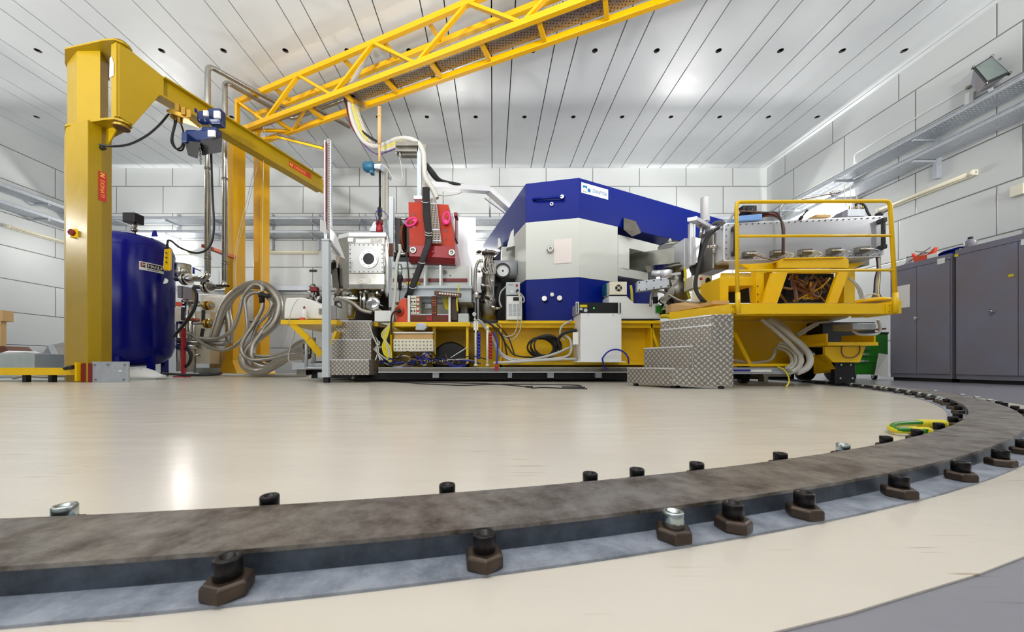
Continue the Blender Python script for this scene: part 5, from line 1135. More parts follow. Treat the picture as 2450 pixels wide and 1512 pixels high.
for k in range(3):
    m = MB(); m.cab([(2030+2*k, 665, 4.6), (2045+3*k, 680, 4.6), (2055+4*k, 700, 4.6), (2060+3*k, 724, 4.6)], 0.007); one(m, 'cable', 'whitecable', ['left', 'middle', 'right'][k]+' thin white cable right of the trestle rear post', 'cable')
# white hoses below the walkway
HB = [([(1838, 764, 4.5), (1880, 795, 4.4), (1922, 830, 4.3), (1938, 858, 4.25), (1930, 880, 4.22), (1905, 892, 4.25)], 0.036, 'outermost thick'),
      ([(1822, 764, 4.45), (1866, 800, 4.38), (1902, 836, 4.3), (1918, 862, 4.24), (1906, 884, 4.2), (1886, 893, 4.25)], 0.024, 'second, slimmer'),
      ([(1852, 764, 4.6), (1884, 792, 4.5), (1912, 828, 4.42), (1914, 856, 4.35), (1900, 874, 4.3), (1884, 880, 4.3)], 0.03, 'rearmost thick'),
      ([(1862, 826, 4.5), (1885, 832, 4.4), (1902, 850, 4.3), (1903, 870, 4.24), (1888, 884, 4.2)], 0.018, 'inner'),
      ([(1858, 832, 4.55), (1880, 840, 4.42), (1893, 855, 4.32), (1894, 870, 4.25), (1882, 880, 4.2)], 0.018, 'innermost'),
      ([(1866, 820, 4.5), (1892, 827, 4.38), (1912, 848, 4.27), (1912, 874, 4.2), (1894, 889, 4.18)], 0.018, 'lowest front')]
for pts_, r, nm in HB:
    m = MB(); m.cab(pts_, r, 10, 8); one(m, 'white_hose', 'whitecable', nm+' pale hose in the bundle bending down under the right walkway', 'hose', 'pale hose bundle under the walkway')
m = MB(); m.cab([(1755, 862, 4.45), (1800, 868, 4.4), (1840, 862, 4.4), (1852, 848, 4.4), (1853, 835, 4.5)], 0.018); one(m, 'white_hose', 'greycable', 'grey hose lying on the ledge under the walkway', 'hose')
m = MB(); m.cab([(1905, 800, 4.5), (1930, 785, 4.5), (1955, 773, 4.5), (1985, 770, 4.5)], 0.016); m.cab([(1910, 803, 4.5), (1935, 788, 4.5), (1957, 776, 4.5)], 0.016); one(m, 'conduit', 'greycable', 'pair of grey conduits under the right walkway', 'pipe')
jb = T('junction_box', 'grey metal box hanging under the right end of the walkway', 'box', P(2070, 788, 4.3)); m = MB(); m.pb(2040, 773, 2096, 788, 4.25, 0.25); build(m, 'case', 'galv', jb, bevel=0.003)
m = MB(); m.cab([(2100, 765, 4.2), (2106, 785, 4.2), (2100, 798, 4.2), (2080, 801, 4.2), (2055, 800, 4.25), (2040, 792, 4.3)], 0.014); one(m, 'cable', 'whitecable', 'white cable hanging under the grey box at the walkway end', 'cable')
m = MB(); m.cab([(2015, 825, 4.28), (2013, 840, 4.27), (2020, 853, 4.27), (2040, 855, 4.27), (2055, 845, 4.27), (2057, 828, 4.28)], 0.007); one(m, 'cable', 'browncable', 'brown cable loop hanging on the yellow wheel bracket', 'cable')
m = MB(); m.cab([(1860, 877, 4.25), (1875, 884, 4.2), (1884, 896, 4.15), (1888, 912, 4.1), (1880, 927, 4.05)], 0.008); one(m, 'cable', 'yellowcable', 'thin yellow cable hanging to the floor right of the large steps', 'cable')
# ---------------------------------------------------------------- steel scattering chamber
YC = 5.85
sc = T('scattering_chamber', 'stainless steel chamber with a bolted front plate and round black port', 'vacuum chamber', P(870, 760, 6.2))
fp_ = [(PX(803, 6.25), 6.25), (PX(812, 5.95), 5.95), (PX(835, YC), YC), (PX(922, YC), YC), (PX(925, 5.95), 5.95), (PX(925, 6.6), 6.7), (PX(806, 6.7), 6.7)]
def scale2(pts, k): cx = sum(p[0] for p in pts)/len(pts); cy = sum(p[1] for p in pts)/len(pts); return [(cx+(x-cx)*k, cy+(y-cy)*k) for x, y in pts]
m = MB(); m.loft([[(x, y, PZ(692, YC)) for x, y in scale2(fp_, 0.96)], [(x, y, PZ(680, YC)) for x, y in fp_], [(x, y, PZ(566, YC)) for x, y in fp_]]); build(m, 'body', 'steel', sc, bevel=0.02)
m = MB(); m.loft([[(x, y, PZ(567, YC)) for x, y in scale2(fp_, 1.03)], [(x, y, PZ(556, YC)) for x, y in scale2(fp_, 1.03)]]); build(m, 'lid', 'alu', sc, bevel=0.01)
m = MB(); m.pb(834, 583, 918, 653, YC-0.03, 0.03); fpl = build(m, 'front_plate', 'plate_steel', sc, bevel=0.004)
m = MB()
for i in range(8):
    for py in (586, 650): q = P(838+10.9*i, py, YC-0.03); m.cyl(q, q-Vector((0, .008, 0)), 0.008, 8)
for i in range(1, 6):
    for px in (838, 914.5): q = P(px, 586+10.7*i, YC-0.03); m.cyl(q, q-Vector((0, .008, 0)), 0.008, 8)
for i in range(8):
    a = PI*i/4; q = P(883+18*math.cos(a), 620+18*math.sin(a), YC-0.05); m.cyl(q, q-Vector((0, .008, 0)), 0.006, 8)
build(m, 'plate_screws', 'blackmetal', fpl)
m = MB(); q = P(883, 620, YC-0.03); m.ring(q, (0, -1, 0), 22*YC/F, 13.5*YC/F, 0.022, 36); build(m, 'port_flange', 'alu', fpl)
m = MB(); m.cyl(q+Vector((0, 0.002, 0)), q-Vector((0, .006, 0)), 13.6*YC/F, 30); build(m, 'port_glass', 'blackmetal', fpl)
m = MB(); m.pb(851, 572, 887, 581, YC-0.004, 0.004); m.pb(832, 568, 845, 578, YC-0.004, 0.004); build(m, 'paper_label', 'white', sc)
m = MB(); m.pb(860, 666, 886, 677, YC-0.005, 0.005); wl = build(m, 'warning_label', 'paper', sc)
m = MB(); m.ext([P(862, 673, YC-.006), P(866, 673, YC-.006), P(864, 669, YC-.006)], (0, -.001, 0)); build(m, 'yellow_triangle', 'yellow', wl)
m = MB(); q0 = P(919, 600, 5.8); m.tube([P(919, 602, 5.86), P(920, 602, 5.78), P(920, 648, 5.78), P(919, 648, 5.86)], 0.016, 10, 3); build(m, 'side_handle', 'steel', sc)
for px, r, yb in ((836, 0.16, 762), (893, 0.14, 722)):
    m = MB(); Y = 6.15; z0, z1 = PZ(yb, Y), PZ(690, Y); h = z1-z0
    m.lathe((PX(px, Y), Y, z0), (0, 0, 1), [(r*0.5, 0), (r*0.6, 0.05), (r*0.8, h*0.3), (r*0.85, h*0.5), (r, h*0.52), (r, h*0.56), (r*0.85, h*0.58), (r*0.85, h*0.86), (r*1.15, h*0.88), (r*1.15, h)], 28); build(m, 'lower_pump', 'steel', sc)
for i, (px, py) in enumerate(((810, 703), (818, 715), (832, 706), (850, 712), (866, 703), (870, 718), (880, 700), (905, 704), (915, 698), (815, 730))):
    m = MB(); q = P(px, py, 5.92); m.lathe(q, ((i % 3-1)*0.3, -1, 0.2), [(0.03, 0), (0.035, 0.03), (0.02, 0.04), (0.02, 0.07)], 12); build(m, 'small_port', 'chrome' if i % 2 else 'steeldark', sc)
m = MB(); q = P(893, 728, 5.75); m.lathe(q, (-.15, -1, .1), [(0.06, -0.25), (0.06, 0), (0.12, 0.0), (0.12, 0.03), (0.08, 0.04), (0.0, 0.045)], 30); build(m, 'facing_flange', 'chrome', sc)
m = MB(); m.bar(P(805, 712, 5.8), P(856, 714, 5.8), 0.02, 0.03); m.cyl(P(872, 700, 5.9), P(872, 740, 5.9), 0.03, 12); m.cyl(P(863, 700, 5.9), P(863, 735, 5.9), 0.018, 10); build(m, 'rods', 'steel', sc)
m = MB(); m.loft([[P(806, 640, 5.9), P(812, 690, 5.9), P(812, 690, 6.3), P(806, 640, 6.3)], [P(793, 645, 5.95), P(796, 688, 5.95), P(796, 688, 6.3), P(793, 645, 6.3)]]); m.lathe(P(797, 640, 6.0), (-1, 0, .4), [(0.1, 0), (0.13, 0.02), (0.1, 0.06)], 20); build(m, 'left_port', 'steeldark', sc)
m = MB(); m.cab([(800, 716, 5.75), (820, 716, 5.7), (845, 726, 5.68), (865, 742, 5.68), (890, 748, 5.7)], 0.03, 10); one(m, 'flex_hose', 'hose', 'braided metal hose running under the steel chamber to the right', 'hose')
# actuator and cylinder on the chamber lid
ac = T('lid_actuator', 'red and black actuator standing on the lid of the steel chamber', 'actuator', P(908, 556, 6.1))
m = MB(); m.lathe(P(908, 556, 6.05), (0, 0, 1), [(0.055, 0), (0.06, 0.04), (0.05, 0.11), (0.03, 0.15)], 18); build(m, 'red_body', 'red', ac)
m = MB(); m.pb(901, 526, 913, 534, 6.03, 0.08); m.cyl(P(908, 536, 6.05), P(908, 495, 6.05), 0.018, 10); m.pb(903, 496, 912, 515, 6.04, 0.06); build(m, 'black_body', 'blackmetal', ac)
m = MB(); m.cyl(P(902, 527, 6.0), P(902, 537, 6.0), 0.02, 10); m.cyl(P(914, 527, 6.0), P(914, 537, 6.0), 0.02, 10); build(m, 'red_valve', 'darkred', ac)
m = MB(); m.cab([(902, 526, 6.0), (899, 512, 6.0), (905, 503, 6.0), (920, 508, 6.05), (935, 530, 6.1), (945, 548, 6.1)], 0.006); one(m, 'air_line', 'bluecable', 'thin blue air line curling off the actuator on the chamber lid', 'cable')
dg = T('round_cover', 'pale grey round-ended cover on the chamber lid behind the red actuator', 'cover', P(925, 556, 6.3))
m = MB(); m.cyl(P(922, 540, 6.3), P(922, 540, 6.38), 0.11, 28); m.pb(884, 545, 935, 556, 6.3, 0.1); build(m, 'cover', 'palegrey', dg)
m = MB(); m.ext([P(884, 553, 6.25), P(900, 553, 6.25), P(900, 528, 6.25), P(893, 532, 6.25)], (0, 0.05, 0)); build(m, 'angle_plate', 'galv', dg)
# tall column with blue motor
tm = T('lifting_column', 'tall thin steel column with a blue motor above the steel chamber', 'column', P(915, 556, 6.4))
m = MB(); m.pb(914, 400, 921, 530, 6.4, 0.05); m.pb(922, 400, 928, 530, 6.4, 0.05); build(m, 'profile', 'steeldark', tm)
m = MB(); m.cyl(P(909, 405, 6.38), P(909, 500, 6.38), 0.018, 10); build(m, 'spindle', 'blackmetal', tm)
m = MB(); m.ext([P(895, 392, 6.3), P(912, 391, 6.3), P(933, 412, 6.5), P(931, 424, 6.5), P(908, 404, 6.3), P(895, 402, 6.3)], (0, 0.14, 0)); build(m, 'top_bracket', 'galv', tm, bevel=0.004)
m = MB(); q = P(896, 400, 6.38); m.lathe(q, (-1, -.05, 0), [(0.07, 0), (0.085, 0.02), (0.092, 0.05), (0.092, 0.15), (0.075, 0.16), (0.07, 0.19), (0.0, 0.19)], 22); build(m, 'motor', 'motorblue', tm)
m = MB(); m.pb(884, 400, 892, 413, 6.33, 0.1); build(m, 'terminal_box', 'motorblue', tm)
m = MB(); m.cyl(P(908, 388, 6.38), P(908, 345, 6.38), 0.022, 12); m.cyl(P(908, 345, 6.38), P(908, 256, 6.38), 0.033, 12); m.cyl(P(908, 279, 6.38), P(908, 276, 6.38), 0.045, 12); build(m, 'upper_rod', 'cardboard', tm)
m = MB(); m.cab([(913, 392, 6.4), (928, 405, 6.4), (940, 425, 6.4), (958, 433, 6.4), (963, 420, 6.4), (958, 385, 6.4), (953, 370, 6.4)], 0.007); one(m, 'thin_cable', 'whitecable', 'thin pale cable looping from the blue motor to the tray column', 'cable')
# white upright beside the chamber
wp = T('white_upright', 'white flat upright between the steel chamber and the black coil', 'post', P(936, 735, 6.0))
m = MB(); m.pb(930, 470, 941, 735, 6.0, 0.06); build(m, 'upright', 'palegrey', wp)
m = MB(); m.pb(930, 582, 940, 613, 5.99, 0.02); build(m, 'brown_plate', 'brown', wp)
m = MB(); m.cab([(956, 585, 5.6), (957, 600, 5.6), (950, 625, 5.55), (947, 660, 5.5), (945, 700, 5.45), (940, 745, 5.4), (937, 772, 5.4)], 0.025); one(m, 'white_hose', 'whitecable', 'white hose hanging from the black coil past the red cable reel', 'hose')
# black coil with copper plate between chamber and red magnet
co = T('focusing_coil', 'black coil with a brown rim left of the red magnet', 'magnet coil', P(960, 620, 6.2))
m = MB(); m.pb(945, 522, 958, 600, 6.1, 0.3); m.pb(943, 603, 980, 626, 6.2, 0.3); m.pb(972, 528, 980, 605, 6.15, 0.3); build(m, 'coil', 'black', co, bevel=0.01)
m = MB(); m.lathe(P(968, 572, 6.3), (1, -.12, 0), [(0.25, 0), (0.25, 0.05)], 36, False); build(m, 'rim', 'brown', co)
m = MB(); m.cyl(P(940, 607, 6.15), P(982, 608, 6.15), 0.03, 14); m.cyl(P(945, 523, 6.2), P(980, 524, 6.2), 0.02, 12); build(m, 'beam_tube', 'steel', co)
# ---------------------------------------------------------------- red quadrupole
Yq = 5.75
rq = T('quadrupole_magnet', 'red orange magnet with two pink lifting shackles in the left half of the machine', 'magnet', P(1035, 632, 6.1))
U = [P(979, 588, Yq), P(1089, 590, Yq), P(1073, 490, Yq+0.45), P(977, 483, Yq+0.45)]
bk = Vector((0.0, 1.0, 0))
m = MB(); m.loft([[U[0], U[1], U[1]+bk, U[0]+bk], [U[3], U[2], U[2]+bk*0.55, U[3]+bk*0.55]]); up_ = build(m, 'upper_yoke', 'redorange', rq, bevel=0.004)
m = MB(); m.loft([[P(979, 613, Yq-0.02), P(1089, 618, Yq-0.02), P(1089, 618, Yq)+bk, P(979, 613, Yq)+bk], [U[0]-Vector((0, .02, 0)), U[1]-Vector((0, .02, 0)), U[1]+bk, U[0]+bk]]); build(m, 'front_band', 'red', rq, bevel=0.004)
m = MB(); m.loft([[P(979, 627, Yq+0.05), P(1089, 632, Yq+0.05), P(1089, 632, Yq)+bk, P(979, 627, Yq)+bk], [P(979, 613.5, Yq-0.015), P(1089, 618.5, Yq-0.015), P(1089, 618.5, Yq)+bk, P(979, 613.5, Yq)+bk]]); build(m, 'lower_yoke', 'darkred', rq)
for px, py in ((988.5, 599), (1081, 605)):
    m = MB(); q = P(px, py, Yq-0.02); m.lathe(q, (0, -1, 0), [(0.056, -.02), (0.056, 0.02), (0.05, 0.025), (0.02, 0.026), (0.02, 0.015), (0.0, 0.015)], 24); build(m, 'steel_washer', 'steel', rq)
for px, py, a in ((984, 531, 0.5), (1068, 522, 1.4)):
    c_ = P(px, py, Yq+0.16); e1 = Vector((math.cos(a), 0, math.sin(a))); e2 = Vector((-math.sin(a), -0.25, math.cos(a)))
    m = MB(); m.tube([c_+e1*0.095*math.cos(t)+e2*0.052*math.sin(t) for t in [2*PI*i/12 for i in range(12)]], 0.017, 10, 3, True); sh = build(m, 'shackle', 'pink', rq)
    m = MB(); q = c_-e1*0.06 if a > 1 else c_+e1*0.07; m.cyl(q+Vector((0, -.01, 0)), q+Vector((0, .10, 0)), 0.035, 14); build(m, 'shackle_boss', 'pink', sh)
for px, py in ((990, 514), (991, 545), (992, 566), (1067, 552), (1069, 572), (1035, 602)):
    t_ = (588-py)/105.0; m = MB(); q = P(px, py, Yq+0.44*t_-(0.0 if py < 590 else 0.02)); m.cyl(q+Vector((0, .02, 0)), q-Vector((0, .006, 0)), 0.014 if py > 560 else 0.03, 14); build(m, 'bolt_hole', 'darkred', rq)
m = MB(); m.pb(1088, 508, 1092, 570, 6.1, 0.3); m.pb(1086, 508, 1094, 516, 6.0, 0.2); build(m, 'rear_fitting', 'darkred', rq)
m = MB(); m.pb(992, 476, 1014, 485, 6.2, 0.3); build(m, 'top_block', 'darkred', rq)
pt = T('magnet_cable_tray', 'perforated metal tray leaning on the front of the red magnet', 'cable tray', P(1040, 582, 5.8))
A_ = [P(1012, 474, 6.15), P(1043, 474, 6.15), P(1056, 582, 5.68), P(1022, 582, 5.68)]
m = MB(); m.add(A_, [(0, 1, 2, 3)]); build(m, 'perforated_base', 'perfsmall', pt)
m = MB(); m.bar(A_[0], A_[3], 0.008, 0.06, up=(0, 1, 0)); m.bar(A_[1], A_[2], 0.008, 0.06, up=(0, 1, 0))
for t_ in (0.13, 0.72, 0.95): m.bar(lerp(A_[0], A_[3], t_), lerp(A_[1], A_[2], t_), 0.02, 0.012)
build(m, 'side_rail', 'galv', pt)
for k, (dx, r) in enumerate(((0, 0.03), (4, 0.03), (-4, 0.026), (7, 0.024))):
    m = MB(); m.cab([(1018+dx, 450, 6.15), (1018+dx, 480, 6.05), (1020+dx, 520, 5.88), (1024+dx*.8, 555, 5.72), (1024+dx*.8, 580, 5.62), (1013+dx*.8, 615, 5.6), (998+dx*.8, 655, 5.62), (984+dx*.8, 690, 5.62), (974+dx, 712, 5.65)], r); one(m, 'thick_cable', 'black', ['second from left', 'third from left', 'leftmost', 'rightmost'][k]+' thick black cable in the bundle down the red magnet', 'cable', 'black bundle over the red magnet')
m = MB()
for px, py, Y in ((1016, 483, 6.0), (1024, 556, 5.69), (1024, 562, 5.66), (1008, 628, 5.58), (986, 688, 5.58)): m.tube([P(px-7, py-1, Y), P(px, py+2, Y-.06), P(px+9, py+1, Y), P(px, py-2, Y+.06)], 0.005, 6, 4, True)
one(m, 'cable_ties', 'white', 'white cable ties round the black bundle in front of the red magnet', 'cable tie')
# tray column above the red magnet, silver channel
tc = T('tray_column', 'perforated tray column rising from the red magnet with a short top arm', 'cable tray', P(1006, 480, 6.3))
m = MB(); m.pb(998, 340, 1008, 470, 6.3, 0.05); build(m, 'channel', 'palegrey', tc); m = MB(); m.pb(1009, 345, 1018, 472, 6.33, 0.01); build(m, 'perforated_side', 'perfsmall', tc)
m = MB(); m.pb(946, 338, 1000, 348, 6.25, 0.2); m.pb(946, 348, 1000, 362, 6.3, 0.16); m.pb(958, 362, 1000, 371, 6.35, 0.1); build(m, 'top_arm', 'steeldark', tc)
m = MB(); m.pb(990, 468, 1018, 476, 6.25, 0.2); build(m, 'foot_plate', 'galv', tc)
m = MB(); m.cyl(P(957, 362, 6.3), P(957, 374, 6.3), 0.014, 10); m.cyl(P(948, 362, 6.3), P(948, 370, 6.3), 0.014, 10); build(m, 'hook', 'chrome', tc)
ch = T('silver_channel', 'silver cable channel sloping from the tray column to the blue magnet', 'cable tray', P(1165, 458, 7.0))
q0, q1, q2 = P(1020, 444, 6.35), P(1168, 455, 7.2), P(1222, 503, 7.5)
for a, b in ((q0, q1), (q1, q2)):
    m = MB(); m.bar(a, b, 0.16, 0.10); build(m, 'channel_section', 'alu', ch, bevel=0.003)
m = MB(); m.cyl(P(1172, 476, 7.2), P(1172, 520, 7.4), 0.02, 10); m.bar(P(1160, 473, 7.15), P(1215, 514, 7.4), 0.03, 0.03); build(m, 'under_rail', 'galv', ch)
for k, (o, r) in enumerate(((0, 0.035), (4, 0.03), (8, 0.022))):
    m = MB(); m.cab([(1020+o, 392+o, 6.35), (1030+o, 412, 6.4), (1046+o, 430, 6.5), (1070+o*2, 437+o*.3, 6.6), (1120, 446, 6.9)], r); one(m, 'black_cable', 'black', ['left', 'middle', 'right'][k]+' thick black cable bending into the silver channel above the red magnet', 'cable', 'black cables into the silver channel')
m = MB(); m.cab([(1047, 466, 6.4), (1065, 468, 6.5), (1088, 465, 6.6), (1105, 460, 6.8)], 0.012); one(m, 'thin_cable', 'whitecable', 'pale thin cable sagging below the silver channel', 'cable')
# cables dropping from the gantry
cols = [('whitecable', 0.045, 0), ('greycable', 0.02, 5), ('yellowcable', 0.02, 7), ('greycable', 0.016, 10), ('yellowcable', 0.012, 12), ('whitecable', 0.016, 15), ('greycable', 0.014, 18)]
nm_ = ['thickest white', 'grey', 'bright yellow', 'thin grey', 'thin yellow', 'thin white', 'thinnest grey']
for k, (mt, r, o) in enumerate(cols):
    m = MB(); pts = [(836+o*1.0, 225, 7.4), (838+o*1.1, 262, 7.35), (848+o*1.2, 300, 7.25), (868+o*1.0, 335, 7.1), (893+o*.4, 350+o*.1, 6.9), (918, 347+o*.8, 6.7), (948, 334+o*1.0, 6.5), (975, 332+o*.3, 6.35)]
    if k == 0: pts += [(1000, 342, 6.3), (1013, 365, 6.25), (1015, 395, 6.2), (1018, 425, 6.2), (1035, 452, 6.2), (1045, 475, 6.2)]
    m.cab(pts, r); one(m, 'drop_cable', mt, nm_[k]+' cable swooping from the yellow gantry to the tray column', 'cable', 'cables swooping down from the gantry')
m = MB(); m.cab([(890, 108, 7.0), (868, 150, 7.1), (850, 185, 7.2), (836, 212, 7.35), (834, 240, 7.4)], 0.045); one(m, 'drop_cable', 'whitecable', 'thick white cable winding through the gantry lattice', 'cable')
for k, (mt, pts) in enumerate((('purplecable', [(828, 232, 7.5), (832, 275, 7.4), (845, 310, 7.3), (870, 345, 7.1), (900, 368, 6.9), (930, 362, 6.6), (952, 352, 6.35)]), ('darkred', [(824, 225, 7.5), (830, 260, 7.4), (840, 300, 7.3), (858, 325, 7.2), (890, 345, 6.9)]), ('browncable', [(829, 225, 7.5), (836, 262, 7.4), (845, 298, 7.3), (865, 328, 7.2)]), ('black', [(822, 215, 7.5), (828, 250, 7.45), (855, 300, 7.3), (880, 325, 7.1), (910, 343, 6.9)]))):
    m = MB(); m.cab(pts, 0.012 if k < 3 else 0.022); one(m, 'thin_cable', mt, ['purple', 'dark red', 'brown', 'black'][k]+' cable hanging beside the white ones below the gantry', 'cable')
m = MB(); m.ext([P(843, 232, 7.3), P(870, 240, 7.0), P(868, 262, 7.0), P(846, 248, 7.3)], (0.02, 0.05, 0)); m2 = m; one(m, 'cable_chute', 'steel', 'short bent metal chute guiding the cables under the gantry', 'chute', bevel=0.003)
# polished sheet
m = MB(); m.ext([P(1086, 518, 6.7), P(1138, 521, 6.7), P(1139, 720, 6.7), P(1088, 720, 6.7)], (0, 0.02, 0)); one(m, 'polished_sheet', 'alu', 'tall polished white metal sheet standing right of the red magnet', 'sheet')
# ---------------------------------------------------------------- pale grey magnet support
su = T('magnet_support', 'pale grey ribbed support block under the red magnet', 'support', P(1035, 735, 6.0))
m = MB(); m.pb(938, 636, 1126, 688, 5.95, 0.06); build(m, 'back_plate', 'magwhite', su)
m = MB(); m.pb(938, 626, 1090, 640, 5.9, 0.5); build(m, 'top_shelf', 'palegrey', su)
for px in (1015.5, 1053, 1125):
    m = MB(); m.pb(px-2, 634, px+2, 686, 5.7, 0.3); build(m, 'rib', 'white', su)
m = MB(); m.pb(936, 683, 1130, 690, 5.68, 0.5); build(m, 'ledge', 'palegrey', su, bevel=0.003)
m = MB(); m.pb(938, 690, 1128, 723, 5.72, 0.6); build(m, 'base_block', 'palegrey', su, bevel=0.008)
m = MB(); m.pb(940, 666, 1118, 674, 5.93, 0.02); build(m, 'dark_red_strip', 'darkred', su)
m = MB(); m.pb(972, 674, 1004, 681, 5.75, 0.1); build(m, 'yellow_block', 'yellow', su)
m = MB(); m.cyl(P(1064, 650, 5.95), P(1064, 650, 5.9), 0.03, 16); m.cyl(P(988, 655, 5.95), P(988, 655, 5.93), 0.012, 10); m.cyl(P(1077, 659, 5.95), P(1077, 659, 5.93), 0.012, 10); build(m, 'bosses', 'steeldark', su)
for px in (950, 1030, 1110):
    m = MB(); m.box(PX(px-8, 6.0), PX(px+8, 6.0), 6.0, 6.4, PZ(768, 6.0)+0.0, PZ(722, 6.0)); build(m, 'leg', 'steeldark', su)
# ---------------------------------------------------------------- vertical pump tower between sheet and magnet
pt2 = T('pump_tower', 'dark vertical vacuum pump tower left of the blue and white magnet', 'pump', P(1168, 770, 5.9))
m = MB(); m.lathe((PX(1170, 5.9), 5.9, PZ(766, 5.9)), (0, 0, 1), [(0.12, 0), (0.12, 0.1), (0.15, 0.15), (0.15, 0.32), (0.12, 0.35), (0.12, 0.5), (0.14, 0.52), (0.14, 0.57), (0.11, 0.58), (0.11, 0.8), (0.13, 0.81), (0.13, 0.85), (0.08, 0.86), (0.08, 1.08), (0.12, 1.09), (0.12, 1.13)], 26); build(m, 'pump_body', 'steeldark', pt2)
m = MB(); m.pb(1156, 602, 1180, 607, 5.8, 0.2); m.pb(1183, 645, 1200, 765, 6.1, 0.3); m.pb(1145, 700, 1152, 765, 5.9, 0.1); build(m, 'black_body', 'black', pt2, bevel=0.008)
rnd = random.Random(5)
for k in range(22):
    px, py = rnd.uniform(1142, 1188), rnd.uniform(602, 758); m = MB(); q = P(px, py, rnd.uniform(5.68, 5.78)); d = Vector((rnd.uniform(-1, 1), -0.6, rnd.uniform(-.6, .6)))
    m.lathe(q, d, [(0.014, -.03), (0.02, 0), (0.026, 0.01), (0.026, 0.03), (0.012, 0.035), (0.012, 0.07)], 10); build(m, 'small_fitting', ['chrome', 'steeldark', 'blackmetal'][k % 3], pt2)
m = MB(); m.cab([(1155, 625, 5.7), (1146, 625, 5.7), (1139, 640, 5.7), (1137, 670, 5.7), (1137, 700, 5.7)], 0.025, 10); one(m, 'flex_hose', 'hose', 'braided hose bent over the top left of the dark pump tower', 'hose')
for k in range(5):
    m = MB(); m.cab([(1158+5*k, 612, 5.65), (1150+7*k, 635, 5.6), (1165+5*k, 655, 5.6), (1172+3*k, 630, 5.62), (1168+3*k, 680+8*k, 5.65)], 0.005); one(m, 'thin_cable', ['whitecable', 'greycable'][k % 2], 'thin pale wire tangled on the dark pump tower', 'wire', 'pale wires on the pump tower')
bt = T('beam_pipe', 'grey beam pipe with a white-faced black handwheel left of the magnet', 'pipe', P(1205, 665, 6.2))
m = MB(); m.cyl(P(1178, 645, 6.3), P(1236, 646, 6.3), 0.16, 28); build(m, 'pipe', 'galv', bt)
m = MB(); q = P(1203, 649, 5.95); m.ring(q, (0, -1, 0), 0.125, 0.10, 0.06, 36); build(m, 'wheel_rim', 'black', bt)
m = MB(); m.cyl(q+Vector((0, 0.15, 0)), q-Vector((0, .03, 0)), 0.10, 30); build(m, 'white_disc', 'white', bt)
m = MB(); m.cyl(q-Vector((0, .03, 0)), q-Vector((0, .045, 0)), 0.015, 12); build(m, 'hub', 'blackmetal', bt)
# water distributors with coloured taps
for px, col, nm, ya in ((1138, 'bluecable', 'blue', 760), (1166, 'red', 'red', 780)):
    wd = T('water_distributor', 'upright pale distributor pipe with a row of '+nm+' taps', 'distributor', P(px, 876, 5.32))
    m = MB(); m.cyl(P(px, 876, 5.32), P(px, ya, 5.32), 0.017, 12); m.cyl(P(px, 876, 5.32), P(px, 872, 5.32), 0.028, 12); m.cyl(P(px, ya, 5.32), P(px, ya+8, 5.32), 0.024, 12); build(m, 'riser', 'cream', wd)
    for k in range(8):
        m = MB(); q = P(px+6, 799+8*k, 5.32); m.lathe(q-Vector((0.03, 0, 0)), (1, 0, 0), [(0.008, 0), (0.010, 0.02), (0.026, 0.022), (0.026, 0.058), (0.015, 0.065)], 14); build(m, 'tap', col, wd)
fm = T('flow_meter', 'white flow meter with a long black stem left of the pump tower', 'meter', P(1138, 795, 5.32)); m = MB(); m.pb(1133, 765, 1136, 794, 5.3, 0.04); m.pb(1141, 765, 1144, 794, 5.3, 0.04); m.pb(1133, 764, 1144, 768, 5.3, 0.04); m.pb(1133, 790, 1144, 794, 5.3, 0.04); build(m, 'frame', 'white', fm)
m = MB(); m.cyl(P(1140, 764, 5.3), P(1140, 700, 5.3), 0.016, 10); build(m, 'black_stem', 'black', fm)
m = MB(); m.cyl(P(1140, 712, 5.3), P(1140, 698, 5.3), 0.028, 12); m.lathe(P(1135, 752, 5.3), (0, -1, 0), [(0.03, -.03), (0.03, .03)], 14); build(m, 'nut', 'chrome', fm)
m = MB(); m.pb(1184, 876, 1192, 884, 5.22, 0.03); m.bar(P(1187, 870, 5.23), P(1187, 888, 5.22), 0.025, 0.02); one(m, 'red_tap', 'red', 'small red tap on the grey tray below the red distributor', 'tap')
m = MB(); m.pb(1152, 662, 1262, 768, 6.75, 0.4); one(m, 'backing_block', 'black', 'black equipment frame behind the pump tower and the small chiller', 'equipment')
m = MB(); m.pb(934, 722, 1135, 769, 6.5, 0.2); one(m, 'backing_block', 'blackmetal', 'dark backing block under the pale grey magnet support', 'equipment')  # added black box filling the dark area behind the legs
m = MB(); m.pb(800, 700, 930, 768, 6.75, 0.2); one(m, 'backing_block', 'black', 'black frame behind the pumps of the steel chamber', 'equipment')
m = MB(); m.pb(886, 783, 934, 872, 5.95, 0.1); one(m, 'backing_box', 'blackmetal', 'dark backing box behind the cables right of the smaller steps', 'cover')  # added black box as a dark backing for the cables
c0 = P(1078, 862, 5.75); m = MB(); m.lathe(c0, (0, 1, 0), [(0.27, 0), (0.30, 0.02), (0.30, 0.3), (0.27, 0.32)], 36)
m.v = [Vector((v.x, v.y, max(v.z, 0.215))) for v in m.v]; one(m, 'black_drum', 'black', 'half hidden black drum under the right half of the middle shelf', 'drum')
